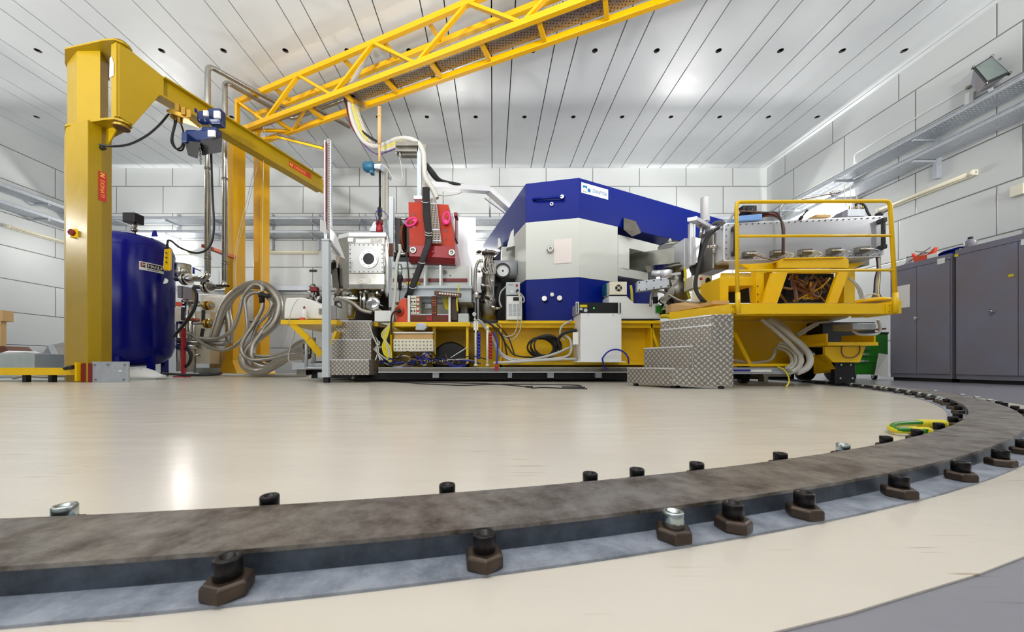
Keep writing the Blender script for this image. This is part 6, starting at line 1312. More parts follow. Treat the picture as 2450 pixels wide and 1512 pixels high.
# ---------------------------------------------------------------- equipment standing on the platform
def boxthing(name, label, cat, a, b, c, d, Y, dd, mt, bevel=0.004):
    t = T(name, label, cat, P((a+c)/2, d, Y)); m = MB(); m.pb(a, b, c, d, Y, dd); build(m, 'case', mt, t, bevel=bevel); return t
def add(t, a, b, c, d, Y, dd, nm, mt, bevel=0.0): m = MB(); m.pb(a, b, c, d, Y, dd); return build(m, nm, mt, t, bevel=bevel)
ps = boxthing('power_supply', 'pale blue power supply with a red switch, on top of the white chiller', 'power supply', 1211, 675, 1244, 705, 5.42, 0.3, 'palegrey')
add(ps, 1234, 680, 1239, 685, 5.41, 0.01, 'red_switch', 'red'); m = MB(); m.lathe(P(1238, 696, 5.41), (0, -1, 0), [(0.025, -.01), (0.02, 0.04)], 12); build(m, 'plug', 'black', ps)
add(ps, 1217, 680, 1228, 682, 5.415, 0.004, 'print', 'logogrey'); m = MB(); m.lathe(P(1225, 697, 5.42), (0, -1, 0), [(0.02, 0), (0.02, 0.002)], 14, False); build(m, 'red_logo', 'pinkpaper', ps)
cw = boxthing('chiller', 'small white chiller with a nine-pane grille, beside the blue magnet base', 'chiller', 1212, 708, 1249, 765, 5.42, 0.35, 'plastic', 0.01)
for i in range(3):
    for j in range(3): add(cw, 1217+10.2*i, 727+10.2*j, 1225+10.2*i, 735.5+10.2*j, 5.415, 0.005, 'grille_pane', 'galv')
add(cw, 1228, 711, 1243, 719, 5.41, 0.01, 'control_panel', 'blackmetal')
for k in range(2):
    m = MB(); m.cab([(1238+2*k, 698, 5.38), (1243+3*k, 715, 5.33), (1240+8*k, 760, 5.3), (1232+10*k, 795, 5.35), (1212+8*k, 805+9*k, 5.4), (1190+4*k, 795+3*k, 5.45)], 0.008); one(m, 'cable', 'whitecable', ['left', 'right'][k]+' thin white cable looping from the pale blue power supply', 'cable')
m = MB(); m.cab([(1243, 700, 5.4), (1253, 712, 5.38), (1253, 722, 5.38), (1243, 724, 5.38)], 0.01); m.cab([(1211, 685, 5.6), (1198, 700, 5.6), (1195, 720, 5.6), (1200, 735, 5.55)], 0.013); one(m, 'cable', 'greycable', 'pale cables curling round the sides of the power supply and chiller', 'cable')
wc = boxthing('white_cabinet', 'white box cabinet on the yellow ledge in front of the machine', 'cabinet', 1389, 749.5, 1487, 864, 5.12, 0.45, 'white')
add(wc, 1382, 864, 1497, 866.5, 5.10, 0.5, 'base_plate', 'white')
m = MB()
for px in (1408, 1467): m.cyl(P(px, 754, 5.12), P(px, 754, 5.115), 0.008, 8)
build(m, 'screws', 'steeldark', wc)
add(wc, 1371, 795, 1384, 824, 5.15, 0.02, 'paper_tag', 'paper')
rc = boxthing('rack_controller', 'flat controller with black front and green light on the white cabinet', 'controller', 1384, 724, 1480, 749, 5.16, 0.4, 'galv')
add(rc, 1385, 724, 1480, 749, 5.12, 0.02, 'front_panel', 'blackmetal'); add(rc, 1378, 722, 1385, 750, 5.11, 0.03, 'rack_ear', 'alu'); add(rc, 1479, 722, 1487, 750, 5.11, 0.03, 'rack_ear', 'alu')
for px in (1381, 1484): m = MB(); m.tube([P(px, 726, 5.11), P(px, 727, 5.06), P(px, 746, 5.06), P(px, 747, 5.11)], 0.008, 8, 3); build(m, 'rack_handle', 'black', rc)
add(rc, 1387.5, 729, 1405, 735, 5.115, 0.004, 'yellow_label', 'yellowcable'); add(rc, 1387, 737, 1394, 742, 5.115, 0.004, 'grey_label', 'palegrey')
m = MB(); m.lathe(P(1401, 742.5, 5.12), (0, -1, 0), [(0.027, 0), (0.027, 0.006)], 18, False); build(m, 'round_label', 'palegrey', rc)
m = MB(); m.cyl(P(1421, 737, 5.12), P(1421, 737, 5.11), 0.007, 10); build(m, 'indicator', 'led', rc)
wi = T('white_instrument', 'long white instrument housing with a sloped step behind the rack controller', 'instrument', P(1520, 764, 5.5))
m = MB(); m.ext([P(a, b, 5.5) for a, b in ((1457, 763), (1457, 708), (1499, 708), (1517, 725.5), (1579, 727), (1579, 763))], (0, 0.35, 0)); build(m, 'housing', 'white', wi, bevel=0.005)
add(wi, 1489, 763, 1580, 765.5, 5.48, 0.4, 'base', 'blackmetal'); add(wi, 1570, 731, 1585, 748, 5.47, 0.04, 'green_connector', 'green')
fb_ = boxthing('fan_box', 'cream box with a round fan on top of the long white instrument', 'fan box', 1458.5, 674, 1500, 705, 5.48, 0.3, 'cream')
add(fb_, 1459, 705, 1500, 708, 5.5, 0.28, 'base', 'blackmetal')
add(fb_, 1450, 677, 1458, 705, 5.6, 0.2, 'blue_side', 'motorblue')
def fan(t, px, py, r, Y, dr=(0, -1, 0)):
    m = MB(); q = P(px, py, Y); m.lathe(q, dr, [(r, -.005), (r, 0.003)], 24, False); f_ = build(m, 'fan_opening', 'black', t)
    m = MB(); s = r*0.7; m.bar(q+Vector((-s, -.006, -s)), q+Vector((s, -.006, s)), 0.006, 0.008); m.bar(q+Vector((-s, -.006, s)), q+Vector((s, -.006, -s)), 0.006, 0.008); m.lathe(q, dr, [(r*0.3, 0), (r*.3, .008)], 16); build(m, 'fan_guard', 'cream', f_)
fan(fb_, 1480, 689, 0.052, 5.478)
fb2 = T('fan_box', 'pale box with fan and red switch, below the gate valve', 'fan box', P(1680, 690, 5.0))
m = MB(); m.ext([P(1657, 688, 5.05), P(1677, 686, 4.95), P(1677, 657, 4.95), P(1657, 659, 5.05)], (0.04, 0.3, 0)); m.ext([P(1677, 686, 4.95), P(1703, 690, 5.1), P(1703, 660, 5.1), P(1677, 657, 4.95)], (-0.02, 0.25, 0)); build(m, 'case', 'cream', fb2)
m = MB(); m.lathe(P(1694, 673, 5.03), (0.45, -1, 0), [(0.05, -.01), (0.05, 0.006)], 22, False); build(m, 'fan_opening', 'black', fb2)
m = MB(); m.pb(1676, 664, 1681, 669, 4.94, 0.02); build(m, 'red_switch', 'red', fb2)
m = MB(); m.loft([[P(1653, 722, 5.05), P(1685, 728, 4.95), P(1716, 714, 5.15), P(1700, 714, 5.4)], [P(1656, 694, 5.05), P(1682, 692, 4.95), P(1700, 694, 5.15), P(1690, 690, 5.4)]]); one(m, 'pump_controller', 'cream', 'cream wedge shaped controller under the small fan box by the gate valve', 'controller', bevel=0.005)
m = MB(); m.ext([P(1606, 746, 5.0), P(1680, 734, 4.6), P(1681, 727, 4.6), P(1640, 723, 4.9), P(1606, 727, 5.0)], (0.02, 0.2, 0)); one(m, 'cardboard_tray', 'cardboard', 'brown cardboard tray on the walkway beside the gate valve', 'box')
m = MB(); m.pb(1704, 719, 1745, 728, 4.3, 0.25); one(m, 'cardboard_box', 'cardboard', 'flat open cardboard box on the walkway left of the guard rail', 'box')
m = MB(); m.cab([(1639, 641, 5.3), (1640, 665, 5.3), (1643, 690, 5.3), (1650, 715, 5.3)], 0.02); one(m, 'earth_cable', 'yellowcable', 'yellow-green earth cable hanging below the gate valve', 'cable')
m = MB(); m.cab([(1583, 757, 5.3), (1600, 757, 5.1), (1612, 765, 4.9), (1620, 780, 4.8)], 0.032); one(m, 'green_hose', 'yellowcable', 'thick yellow-green hose curving over the platform edge behind the large steps', 'hose')
m = MB(); m.cab([(1509, 683, 5.7), (1511, 695, 5.7), (1512, 715, 5.7), (1513, 728, 5.7)], 0.02); one(m, 'earth_cable', 'yellowcable', 'short yellow-green cable right of the cream fan box', 'cable')
m = MB(); m.cab([(1720, 545, 4.9), (1700, 560, 4.85), (1684, 590, 4.8), (1672, 640, 4.78), (1665, 670, 4.78), (1668, 700, 4.75), (1690, 725, 4.7)], 0.022); m.cab([(1712, 550, 4.9), (1690, 570, 4.85), (1677, 610, 4.8), (1666, 655, 4.78), (1663, 690, 4.76), (1680, 722, 4.7)], 0.018); one(m, 'cable_bundle', 'black', 'black cable bundle sweeping down past the gate valve to the fan box', 'cable')
m = MB(); m.cab([(1556, 733, 5.4), (1558, 705, 5.4), (1566, 697, 5.4), (1590, 700, 5.35), (1625, 718, 5.2), (1660, 725, 5.0), (1680, 722, 4.9)], 0.018, 10); one(m, 'flex_hose', 'hose', 'braided hose arching over the long white instrument to the walkway', 'hose')
sk = T('hose_connector_block', 'small grey hose connector standing on the long white instrument', 'connector', P(1566, 726, 5.55)); m = MB(); m.pb(1564, 697, 1573, 710, 5.5, 0.06); build(m, 'block', 'galv', sk); m = MB(); m.cyl(P(1568, 726, 5.55), P(1568, 710, 5.55), 0.04, 14); build(m, 'base', 'black', sk)
rnd = random.Random(9)
for k in range(6):
    m = MB(); m.cab([(1605+3*k, 670, 5.3), (1612-3*k, 700, 5.3), (1595-3*k, 720, 5.35), (1588+4*k, 735, 5.35), (1583, 742, 5.4)], 0.006); one(m, 'thin_cable', ['whitecable', 'greycable'][k % 2], 'thin pale cable hanging below the beam box beside the cover plate', 'cable', 'thin pale cables below the beam box')
m = MB(); m.cyl(P(1580, 716, 5.45), P(1608, 735, 5.35), 0.05, 16); m.pb(1586, 728, 1604, 752, 5.45, 0.2); one(m, 'roughing_pump', 'blackmetal', 'dark pump lying right of the long white instrument', 'pump')
# cables draped in front of the main web
m = MB()
cc = P(1300, 832, 5.5)
for k in range(9):
    r1, r2 = 0.20+0.012*(k % 4), 0.14+0.010*(k % 3); o = Vector((0.012*(k-4), -0.008*k, 0.004*k))
    m.tube([cc+o+Vector((r1*math.cos(t), 0.02*math.sin(3*t+k), r2*math.sin(t))) for t in [2*PI*i/14 for i in range(14)]], 0.013, 8, 3, True)
one(m, 'cable_coil', 'black', 'coil of black cable hanging in front of the yellow platform web', 'cable coil')
for k, (mt, r, pts) in enumerate((('greycable', 0.02, [(1145, 765, 5.5), (1165, 790, 5.45), (1180, 815, 5.42), (1205, 850, 5.35), (1250, 861, 5.3), (1310, 852, 5.3), (1365, 830, 5.35), (1385, 812, 5.45)]), ('whitecable', 0.018, [(1150, 768, 5.5), (1175, 800, 5.45), (1190, 840, 5.4), (1230, 864, 5.3), (1300, 860, 5.3), (1360, 850, 5.3), (1365, 815, 5.35), (1348, 800, 5.4)]), ('whitecable', 0.02, [(1180, 868, 5.3), (1230, 866, 5.28), (1290, 862, 5.28), (1380, 858, 5.3)]), ('black', 0.012, [(1150, 760, 5.4), (1190, 790, 5.4), (1215, 830, 5.4), (1240, 852, 5.35), (1330, 855, 5.35), (1385, 857, 5.3)]), ('black', 0.012, [(1160, 765, 5.42), (1200, 800, 5.4), (1213, 850, 5.38)]), ('black', 0.01, [(1188, 775, 5.4), (1215, 805, 5.4), (1232, 852, 5.36)]), ('bluecable', 0.014, [(1182, 795, 5.35), (1190, 820, 5.3), (1190, 850, 5.28), (1188, 872, 5.25)]), ('whitecable', 0.014, [(1368, 766, 5.4), (1345, 780, 5.4), (1340, 800, 5.4), (1350, 815, 5.4)]), ('black', 0.022, [(1380, 790, 5.3), (1350, 797, 5.35), (1335, 815, 5.4), (1345, 840, 5.4)]))):
    m = MB(); m.cab(pts, r); one(m, 'hanging_cable', mt, ['grey hose sweeping from the pump tower to the white cabinet', 'white cable looping up left of the white cabinet', 'white cable lying along the yellow ledge', 'black cable running down to the ledge under the black coil', 'short black cable dropping left of the black coil', 'thin black cable dropping nearest the black coil', 'blue tube beside the red distributor', 'short white cable hanging from the platform top left of the white cabinet', 'thick black cable entering the side of the white cabinet'][k], 'cable')
m = MB(); m.tube([P(1441+0, 858, 5.05)]+[P(1473-32*math.cos(t), 868-32*math.sin(t), 5.03) for t in [0.6+2.2*i/9 for i in range(10)]]+[P(1504, 870, 5.1)]+[], 0.012, 8, 3)
m.cab([(1441, 858, 5.05), (1446, 878, 5.15), (1455, 884, 5.2)], 0.012); one(m, 'blue_tube', 'bluecable', 'blue tube looping in front of the foot of the white cabinet', 'hose')
# left table and middle shelf items
wb = T('white_machine_cover', 'large rounded white plastic machine cover on the left yellow table', 'machine', P(742, 764, 5.55))
m = MB(); pr = [(679, 763), (680, 730), (684, 712), (720, 711), (742, 716), (765, 727), (790, 729), (803, 733), (805, 763)]
m.ext([P(a, b, 5.62) for a, b in pr], (0, 0.5, 0)); build(m, 'cover', 'plastic', wb, bevel=0.02)
m = MB(); m.pb(792, 731, 805, 764, 5.6, 0.02)
for k in range(5): m.pb(762, 738+3*k, 772, 739+3*k, 5.6, 0.02)
build(m, 'vent_slots', 'logogrey', wb)
sq = T('squeeze_bottle', 'clear squeeze bottle with a red cap on the left yellow table', 'bottle', P(728, 764, 5.5))
m = MB(); m.lathe(P(728, 764.5, 5.53), (0, 0, 1), [(0.042, 0), (0.045, 0.01), (0.045, 0.12), (0.03, 0.15), (0.014, 0.165), (0.014, 0.17)], 20); build(m, 'bottle', 'white', sq)
m = MB(); m.lathe(P(728, 738, 5.53), (0, 0, 1), [(0.018, 0), (0.018, 0.02), (0.006, 0.025), (0.006, 0.04)], 14); build(m, 'cap', 'red', sq)
m = MB(); m.pb(716, 760, 728, 764.5, 5.47, 0.05); one(m, 'orange_box', 'orange', 'tiny orange box lying left of the squeeze bottle', 'box')
m = MB(); m.pb(682, 762.5, 716, 764.5, 5.48, 0.05); one(m, 'marker_pen', 'blackmetal', 'black pen lying on the left yellow table', 'pen')
lv = T('valve_cluster', 'cluster of dark fittings behind the white machine cover', 'fittings', P(755, 715, 6.1))
for k in range(14):
    rnd2 = random.Random(k); px, py = rnd2.uniform(742, 768), rnd2.uniform(682, 722); m = MB(); m.lathe(P(px, py, 6.1), (rnd2.uniform(-1, 1), -.5, rnd2.uniform(-1, 1)), [(0.03, -.05), (0.045, 0), (0.045, 0.03), (0.02, 0.04), (0.02, 0.1)], 12); build(m, 'fitting', ['steel', 'steeldark', 'blackmetal'][k % 3], lv)
m = MB(); m.pb(742, 686, 757, 696, 6.0, 0.1); build(m, 'red_block', 'darkred', lv)
m = MB(); m.cab([(713, 715, 5.6), (700, 735, 5.5), (692, 765, 5.4), (682, 800, 5.5), (670, 830, 5.6)], 0.005); m.cab([(704, 775, 5.6), (705, 800, 5.6), (695, 830, 5.6), (690, 860, 5.5), (705, 868, 5.5)], 0.006); one(m, 'thin_wire', 'greycable', 'thin grey wires hanging off the left yellow table', 'wire')
wj = boxthing('white_box', 'small white box hanging at platform height between steps and cable reel', 'box', 896, 743, 938, 769, 5.5, 0.2, 'white')
rl = T('cable_reel', 'red orange cable reel standing on the middle yellow shelf', 'cable reel', P(960, 771, 5.55))
m = MB(); q = P(959, 742, 5.5)
bodyp = [(947, 771), (950, 735), (955, 720), (964, 713), (973, 714), (974, 771)]
m.ext([P(a, b, 5.5) for a, b in bodyp], (0.02, 0.14, 0)); build(m, 'housing', 'orange', rl, bevel=0.012)
m = MB(); m.lathe(P(956, 745, 5.5), (-.35, -1, 0), [(0.075, 0.0), (0.075, 0.03), (0.06, 0.035)], 26); build(m, 'side_disc', 'redorange', rl)
m = MB(); m.lathe(P(956, 745, 5.46), (-.35, -1, 0), [(0.035, 0.0), (0.035, 0.012)], 20); build(m, 'hub', 'black', rl)
m = MB(); m.cab([(955, 745, 5.42), (945, 745, 5.38), (938, 755, 5.38), (936, 775, 5.38), (936, 800, 5.36)], 0.014); one(m, 'mains_cable', 'black', 'black mains cable plugged into the red orange reel', 'cable')
er = T('module_rack', 'half-empty electronics rack with cream modules on the middle yellow shelf', 'rack', P(1028, 771, 5.6))
def ra(a, b, c, d, Y, dd, nm, mt, bv=0.0): m = MB(); m.pb(a, b, c, d, Y, dd); return build(m, nm, mt, er, bevel=bv)
ra(975, 707, 981, 771, 5.5, 0.02, 'left_ear', 'white'); ra(1073, 707, 1078, 771, 5.5, 0.02, 'right_ear', 'white')
ra(981, 707, 1074, 709, 5.52, 0.3, 'top_rail', 'galv'); ra(981, 751, 1074, 753.5, 5.52, 0.3, 'bottom_rail', 'galv'); ra(981, 709, 983, 770, 5.52, 0.35, 'side_wall', 'cream'); ra(1079, 708, 1094, 766, 5.55, 0.3, 'side_wall', 'clamp'); ra(983, 709, 1074, 752, 5.85, 0.01, 'back_wall', 'cream')
for a, b in ((982, 996), (997, 1002.5)):
    for c, d in ((709, 729), (731, 752)):
        o_ = ra(a, c, b, d, 5.52, 0.25, 'module', 'cream')
        if b-a > 8:
            m = MB()
            for px in (985, 992): m.lathe(P(px, c+13, 5.52), (0, -1, 0), [(0.013, 0), (0.01, 0.02)], 12)
            m.pb(a+1, c+4, b-2, c+5.5, 5.515, 0.004); build(m, 'knobs', 'black', o_)
        else:
            m = MB(); m.pb(a, c+1, b, c+4, 5.515, 0.004); m.pb(a, c+11, b, c+15, 5.515, 0.004); build(m, 'red_print', 'logored', o_)
o_ = ra(1033, 708, 1045, 754, 5.5, 0.05, 'brown_module', 'brown'); m = MB()
for py in (717, 723, 729, 747): m.pb(1035, py, 1037.5, py+3, 5.49, 0.01); m.pb(1040, py, 1042.5, py+3, 5.49, 0.01)
build(m, 'sockets', 'copper', o_)
ra(981, 754, 1073, 770, 5.51, 0.3, 'red_blower_tray', 'darkred'); ra(985, 757, 1068, 767, 5.505, 0.01, 'grille', 'brown')
m = MB(); m.pb(1020, 757, 1034, 767, 5.49, 0.02); build(m, 'red_badge', 'red', er)
ra(1017, 715, 1032, 738, 5.8, 0.03, 'grey_card', 'galv')
for k in range(6):
    m = MB(); m.cab([(1058+3*k, 711, 5.6), (1062+2*k, 725, 5.6), (1068+k, 742, 5.6)], 0.006); build(m, 'yellow_wire', 'yellowcable', er)
cb = T('terminal_block', 'row of orange brown terminal connectors above the right end of the rack', 'connector', P(1075, 712, 5.5))
m = MB(); m.bar(P(1040, 701, 5.5), P(1103, 707, 5.45), 0.05, 0.06); build(m, 'rail', 'browncable', cb)
for k in range(8):
    m = MB(); m.lathe(P(1053+6.2*k, 702.5+0.5*k, 5.46), (0, -1, 0), [(0.018, 0), (0.014, 0.03)], 12); build(m, 'connector', 'pinkpaper', cb)
m = MB(); m.cab([(1098, 682, 5.55), (1096, 700, 5.5), (1093, 720, 5.45), (1095, 745, 5.45)], 0.012); one(m, 'earth_cable', 'yellowcable', 'yellow-green earth cable hanging over the terminal connectors', 'cable')
boxthing('grey_box', 'small pale grey box at the right end of the middle shelf', 'box', 1096, 750, 1121, 771, 5.5, 0.2, 'palegrey')
m = MB(); m.ext([P(a, b, 5.40) for a, b in ((993, 789), (996, 774), (1006, 772), (1020, 775), (1021, 783), (1014, 790))], (0, 0.1, 0)); one(m, 'grey_clamp_box', 'galv', 'small grey box hanging on the front edge of the middle shelf', 'box', bevel=0.01)
ppn = boxthing('patch_panel', 'cream patch panel with rows of small sockets below the middle shelf', 'panel', 941, 811, 1036, 841, 5.42, 0.25, 'cream')
add(ppn, 941, 794, 1036, 797, 5.44, 0.2, 'top_strip', 'white'); add(ppn, 943, 797, 1035, 811, 5.46, 0.1, 'cable_slot', 'cardboard')
for i in range(11):
    for j in range(3): m = MB(); m.cyl(P(946+8.5*i, 817+8.5*j, 5.42), P(946+8.5*i, 817+8.5*j, 5.412), 0.008, 8); build(m, 'socket', 'blackmetal', ppn)
m = MB(); m.lathe(P(1020, 861, 5.5), (0, 0, 1), [(0.06, 0), (0.075, 0.11), (0.07, 0.115)], 22); one(m, 'grey_bucket', 'galv', 'small grey bucket on the tray below the patch panel', 'bucket')
for k in range(7):
    m = MB(); m.cab([(934+k, 772, 5.42), (925-2*k+5*(k % 2), 800, 5.38), (915+3*k, 830, 5.36), (925+2*k, 858, 5.34), (935, 868, 5.34)], 0.011); one(m, 'yellow_cable', ['yellowcable', 'whitecable', 'greycable'][k % 3 if k > 3 else 0], 'cable in the yellow and pale bundle left of the patch panel', 'cable', 'yellow and pale bundle left of the patch panel')
rnd = random.Random(21)
for k in range(34):
    x0 = rnd.uniform(895, 1090); x1 = x0+rnd.uniform(20, 110); mt = ['black', 'bluecable', 'black', 'bluecable', 'blackmetal', 'browncable', 'greycable'][k % 7]
    m = MB(); m.cab([(x0, rnd.uniform(845, 872), rnd.uniform(5.3, 5.6)), (x0+(x1-x0)*.3, rnd.uniform(850, 878), 5.32), (x0+(x1-x0)*.7, rnd.uniform(840, 880), 5.3), (x1, rnd.uniform(850, 874), rnd.uniform(5.3, 5.6))], 0.008)
    one(m, 'tray_cable', mt, 'cable in the dark blue and black tangle on the tray below the patch panel', 'cable', 'cable tangle on the front tray')
for k in range(10):
    m = MB(); q = P(1017+6*k, 869, 5.32); m.lathe(q, (0, -.4, 1), [(0.009, 0), (0.009, 0.05)], 8); one(m, 'cable_plug', 'yellowcable' if k % 2 else 'chrome', ['shiny metal', 'yellow'][k % 2]+' plug in the short row of plugs on the front tray', 'plug', 'plugs on the front tray: '+['metal', 'yellow'][k % 2])
for k in range(6):
    m = MB(); m.cab([(880+3*k, 770+12*k, 5.6), (893+5*k, 805+5*k, 5.4), (905-2*k, 835, 5.35), (898+6*k, 862, 5.3)], 0.011); one(m, 'side_cable', ['whitecable', 'black', 'greycable'][k % 3], 'cable hanging between the smaller steps and the patch panel', 'cable', 'cables right of the smaller steps')
m = MB(); m.cyl(P(1078, 856, 5.35), P(1118, 831, 5.35), 0.006, 8); one(m, 'thin_rod', 'white', 'thin white rod leaning on the tray right of the patch panel', 'rod')
lg = T('hanging_lamp', 'clear cased inspection lamp with a black grip hanging left of the black cables', 'lamp', P(956, 695, 5.6))
m = MB(); m.lathe(P(956, 660, 5.6), (0, 0, 1), [(0.035, 0), (0.04, 0.02), (0.045, 0.1), (0.035, 0.17), (0.02, 0.19)], 18); build(m, 'clear_case', 'glass', lg)
m = MB(); m.lathe(P(957, 695, 5.6), (0, 0, 1), [(0.015, 0), (0.026, 0.03), (0.026, 0.14), (0.05, 0.16), (0.05, 0.2), (0.04, 0.235)], 16); build(m, 'grip', 'black', lg)
m = MB(); m.cab([(957, 695, 5.6), (956, 715, 5.58), (957, 745, 5.5)], 0.006); build(m, 'cord', 'black', lg)
m = MB(); m.cab([(972, 600, 5.65), (976, 640, 5.62), (978, 670, 5.6), (974, 700, 5.6), (968, 712, 5.6)], 0.01); one(m, 'black_wire', 'black', 'thin black wire hanging left of the thick black bundle', 'wire')
# taps of the blue floor cable etc. on the floor
m = MB(); m.cab([(938, 893, 5.2), (940, 910, 5.25), (985, 914, 5.2), (1060, 917, 5.1), (1150, 918, 5.05), (1230, 920, 4.9), (1310, 921, 4.8), (1375, 930, 4.3), (1384, 928, 4.3), (1345, 925, 4.35), (1380, 937, 4.0), (1405, 938, 3.9)], 0.007)
pts = [(x, 871.5+0.262*F/y_, y_) for x, y_ in ((960, 5.3), (1010, 5.15), (1090, 4.95), (1180, 4.7), (1262, 4.1), (1275, 3.9), (1300, 4.0), (1350, 3.85), (1405, 3.78))]
m = MB(); m.cab(pts, 0.008); m.lathe(P(1266, 871.5+0.258*F/4.05, 4.05), (1, -.3, 0), [(0.012, -.04), (0.014, 0.04)], 10); one(m, 'extension_cable', 'black', 'thin black cord with a plug lying on the floor in front of the machine', 'cable')
pts = [(x, 871.5+0.262*F/y_, y_) for x, y_ in ((930, 5.4), (975, 5.05), (1000, 4.8), (1060, 4.55), (1110, 4.4), (1190, 4.65), (1290, 4.6), (1375, 4.45), (1390, 4.15), (1345, 4.1), (1400, 4.0))]
m = MB(); m.cab(pts, 0.008); one(m, 'extension_cable', 'blackmetal', 'second thin black cord looping on the floor left of the large steps', 'cable')
# earth cable by the rail
gy = T('earth_cable', 'green and yellow earth cable loop lying on the floor by the rail', 'cable', P(2190, 1020, 1.6))
def fl(px, py, z=0.022): d = py-VY; return Vector(((px-VX)/d*(CZ-z), F/d*(CZ-z), z))
L1 = [fl(2262, 1013), fl(2215, 1013), fl(2170, 1014), fl(2140, 1017), fl(2131, 1024), fl(2148, 1030), fl(2190, 1031), fl(2215, 1034)]
m = MB(); m.tube(L1, 0.0105, 12); build(m, 'cable', 'yellowcable', gy)
m = MB(); m.tube([p+Vector((0, -0.004, 0.004)) for p in L1], 0.0085, 10); build(m, 'green_stripe', 'green', gy)
m = MB()
for i in range(16):
    a = lerp(fl(2198, 1013), fl(2255, 1014), i/15); m.lathe(a, (1, 0.1, 0), [(0.013, 0), (0.017, 0.002), (0.017, 0.006), (0.013, 0.008)], 12)
build(m, 'ribbed_sleeve', 'yellowcable', gy)
m = MB()
for i in range(12):
    a = lerp(fl(2178, 1031), fl(2218, 1033), i/11); m.lathe(a, (1, 0.0, 0), [(0.013, 0), (0.017, 0.002), (0.017, 0.006), (0.013, 0.008)], 12)
build(m, 'ribbed_sleeve', 'yellowcable', gy)
# ---------------------------------------------------------------- right side: cabinets, tool cart
XC = 6.83
def cabinet(label, y0, y1, zt, doors, logo=None, knob_at=None):
    t = T('steel_cabinet', label, 'cabinet', (XC+0.3, (y0+y1)/2, 0), None)
    m = MB(); m.box(XC+0.02, XC+0.62, y0, y1, 0.05, zt); build(m, 'body', 'cabinet', t, bevel=0.006)
    m = MB(); m.box(XC+0.05, XC+0.6, y0+0.02, y1-0.02, 0, 0.05); build(m, 'plinth', 'black', t)
    hs = []
    for a, b in doors:
        m = MB(); m.box(XC, XC+0.02, a+0.004, b-0.004, 0.12, zt-0.09); d = build(m, 'door', 'cabinet', t, bevel=0.003); hs.append(d)
    m = MB(); m.box(XC+0.004, XC+0.02, y0, y1, zt-0.082, zt); build(m, 'top_rim', 'cabinet', t)
    return t, hs
ya = XC*F/(2278-VX); yb2 = XC*F/(2128-VX); zc1 = PZ(606, ya+0.02)
t1, d1 = cabinet('grey two-door steel cabinet on the right, with a paper taped to its left door', ya+0.02, yb2, zc1, ((ya+0.03, XC*F/(2193-VX)), (XC*F/(2193-VX), yb2-0.01)))
t2, d2 = cabinet('nearest and taller grey steel cabinet, cut by the right edge of the photo', 3.95, ya-0.03, zc1+0.03, ((3.96, 4.62), (4.62, ya-0.04)))
def oncab(px, py): y = XC*F/(px-VX); return Vector((XC, y, PZ(py, y)))
for par, px, py in ((d1[0], 2196, 761), (d2[0], 2378, 745)):
    m = MB(); q = oncab(px, py); m.lathe(q, (-1, 0, 0), [(0.02, 0), (0.02, 0.01), (0.012, 0.02), (0.016, 0.05), (0.01, 0.055)], 16); m.bar(q+Vector((-.04, 0.0, -.03)), q+Vector((-.04, 0.0, .03)), 0.02, 0.02); build(m, 'handle', 'chrome', par)
def patch(a, b, c, d, nm, mt, par):
    m = MB(); q = [oncab(a, b), oncab(c, b), oncab(c, d), oncab(a, d)]
    y0, y1 = q[0].y, q[1].y; z0, z1 = q[0].z, q[2].z; m.box(XC-0.004, XC-0.0005, min(y0, y1), max(y0, y1), min(z0, z1), max(z0, z1)); return build(m, nm, mt, par)
patch(2144, 686, 2177, 734, 'taped_paper', 'paper', d1[1]); patch(2243, 620, 2261, 629, 'label_plate', 'white', d1[0])
patch(2284, 609, 2293, 613, 'label_plate', 'yellowcable', d2[1]); patch(2413, 657, 2426, 661, 'yellow_mark', 'yellowcable', d2[0]); patch(2443, 573, 2452, 585, 'label_plate', 'white', d2[0])
jr = T('glass_jar', 'clear glass jar on the far end of the two-door cabinet', 'jar', (XC+0.15, XC*F/(2155-VX), zc1)); m = MB(); m.lathe((XC+0.15, XC*F/(2155-VX), zc1), (0, 0, 1), [(0.045, 0), (0.045, 0.12), (0.04, 0.13)], 18); build(m, 'jar', 'palegrey', jr); m = MB(); m.lathe((XC+0.15, XC*F/(2155-VX), zc1+0.13), (0, 0, 1), [(0.046, 0), (0.046, 0.02)], 18); build(m, 'lid', 'zinc', jr)
oc = T('orange_clamp', 'orange clamp with bent arms on top of the two-door cabinet', 'clamp', (XC+0.1, XC*F/(2190-VX), zc1))
m = MB(); y_ = XC*F/(2190-VX); m.ext([(XC+.1, y_-.14, zc1), (XC+.1, y_+.10, zc1), (XC+.1, y_+.14, zc1+.18), (XC+.1, y_+.08, zc1+.11), (XC+.1, y_-.08, zc1+.10), (XC+.1, y_-.17, zc1+.18)], (0.05, 0, 0)); build(m, 'frame', 'orange', oc)
m = MB(); m.cyl((XC+.12, y_+.25, zc1+.03), (XC+.12, y_-.1, zc1+.2), 0.009, 8); m.cyl((XC+.12, y_+.1, zc1+.2), (XC+.12, y_-.22, zc1+.05), 0.009, 8); build(m, 'rods', 'steeldark', oc)
y_ = XC*F/(2250-VX); m = MB(); m.ext([(XC+.05, y_-.18, zc1), (XC+.05, y_+.2, zc1), (XC+.05, y_+.0, zc1+.07), (XC+.05, y_-.18, zc1+.08)], (0.35, 0, 0)); one(m, 'blue_binder', 'blue', 'blue binder lying on the near end of the two-door cabinet', 'binder')
y_ = XC*F/(2222-VX); m = MB(); m.box(XC+.03, XC+.2, y_-.08, y_+.05, zc1, zc1+.07); one(m, 'white_packet', 'white', 'small white packet between the orange clamp and the blue binder', 'packet', bevel=0.01)
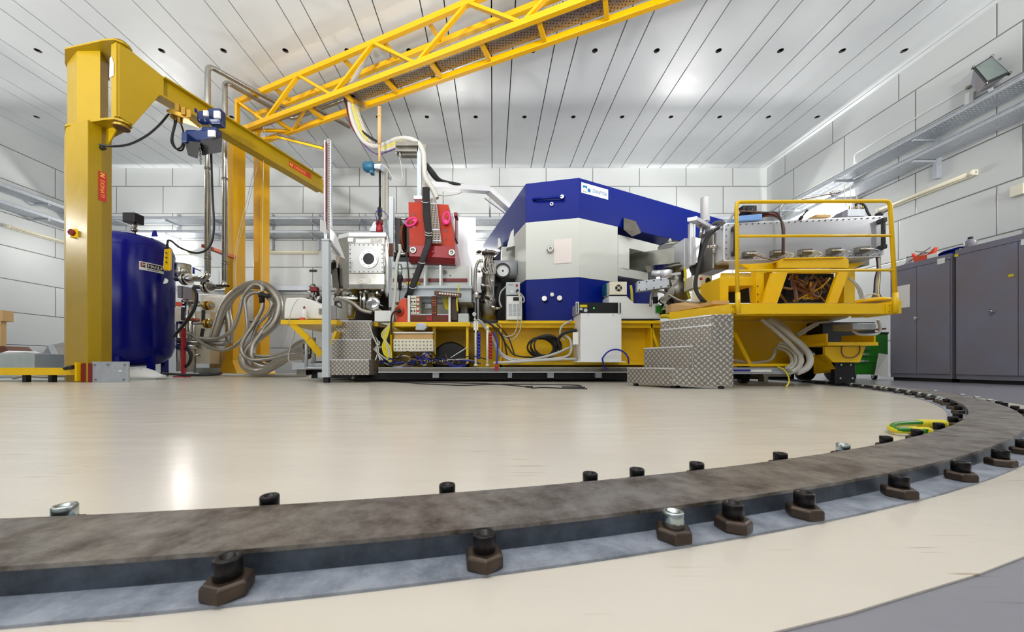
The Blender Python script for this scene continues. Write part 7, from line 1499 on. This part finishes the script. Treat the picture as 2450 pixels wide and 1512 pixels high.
y_ = XC*F/(2302-VX); zz = zc1+0.03
bo = T('dark_bottle', 'dark plastic bottle standing on the taller grey cabinet', 'bottle', (XC+.12, y_, zz)); m = MB(); m.lathe((XC+.12, y_, zz), (0, 0, 1), [(0.055, 0), (0.06, 0.01), (0.06, 0.10), (0.03, 0.13), (0.025, 0.135)], 20); build(m, 'body', 'cabinet', bo); m = MB(); m.lathe((XC+.12, y_, zz+.135), (0, 0, 1), [(0.026, 0), (0.026, 0.03)], 16); build(m, 'cap', 'black', bo)
m = MB(); m.box(XC+.05, XC+.3, y_+0.06, y_+.35, zz, zz+.02); one(m, 'flat_paper', 'paper', 'white sheets lying on the taller cabinet left of the dark bottle', 'paper')
tcq = T('tool_cart', 'green tool cart with chrome drawer handles left of the grey cabinets', 'tool cart', P(2090, 905, 6.35))
Yt = 6.35
m = MB(); m.box(PX(2046, Yt), PX(2125, Yt), Yt, Yt+0.6, PZ(896, Yt), PZ(799, Yt)); build(m, 'body', 'green', tcq, bevel=0.01)
m = MB(); m.box(PX(2046, Yt), PX(2125, Yt), Yt-0.01, Yt+0.6, PZ(799, Yt), PZ(795, Yt)); build(m, 'top_mat', 'black', tcq)
for k, (a, b, py) in enumerate(((2068, 2079, 834), (2062, 2079, 847), (2058, 2079, 863))):
    m = MB(); m.pb(2047, py-7, 2100, py+5, Yt-0.012, 0.012); dw = build(m, 'drawer', 'green', tcq, bevel=0.003)
    m = MB(); m.pb(a-8, py-1.5, b+1, py+3, Yt-0.04, 0.03); build(m, 'handle', 'chrome', dw, bevel=0.003)
for px, Y in ((2099, Yt+0.05), (2055, Yt+0.1), (2099, Yt+0.5), (2055, Yt+0.5)):
    z_ = PZ(896, Yt); x = PX(px, Yt); r = z_*0.42
    m = MB(); m.cyl((x-0.02, Y, r), (x+0.02, Y, r), r, 20); cw_ = build(m, 'castor', 'black', tcq); m = MB(); m.box(x-0.03, x+0.03, Y-0.03, Y+0.03, r*1.6, z_+0.005); m.cyl((x-0.028, Y, r), (x+0.028, Y, r), r*0.45, 14); build(m, 'castor_fork', 'chrome', cw_)
m = MB(); m.loft([[P(2092, 897, 6.2), P(2124, 902, 6.0), P(2124, 902, 6.1), P(2092, 897, 6.3)], [P(2102, 845, 6.2), P(2124, 848, 6.0), P(2124, 848, 6.1), P(2102, 845, 6.3)]]); one(m, 'waste_bin', 'plastic', 'white panel leaning against the green tool cart', 'panel')
m = MB(); m.bar((PX(2050, 6.5), 6.5, PZ(793, 6.5)), (PX(2120, 6.5), 6.55, PZ(786, 6.5)), 0.1, 0.03); one(m, 'tools_on_cart', 'darkred', 'dark red tool lying on the green tool cart', 'tool')
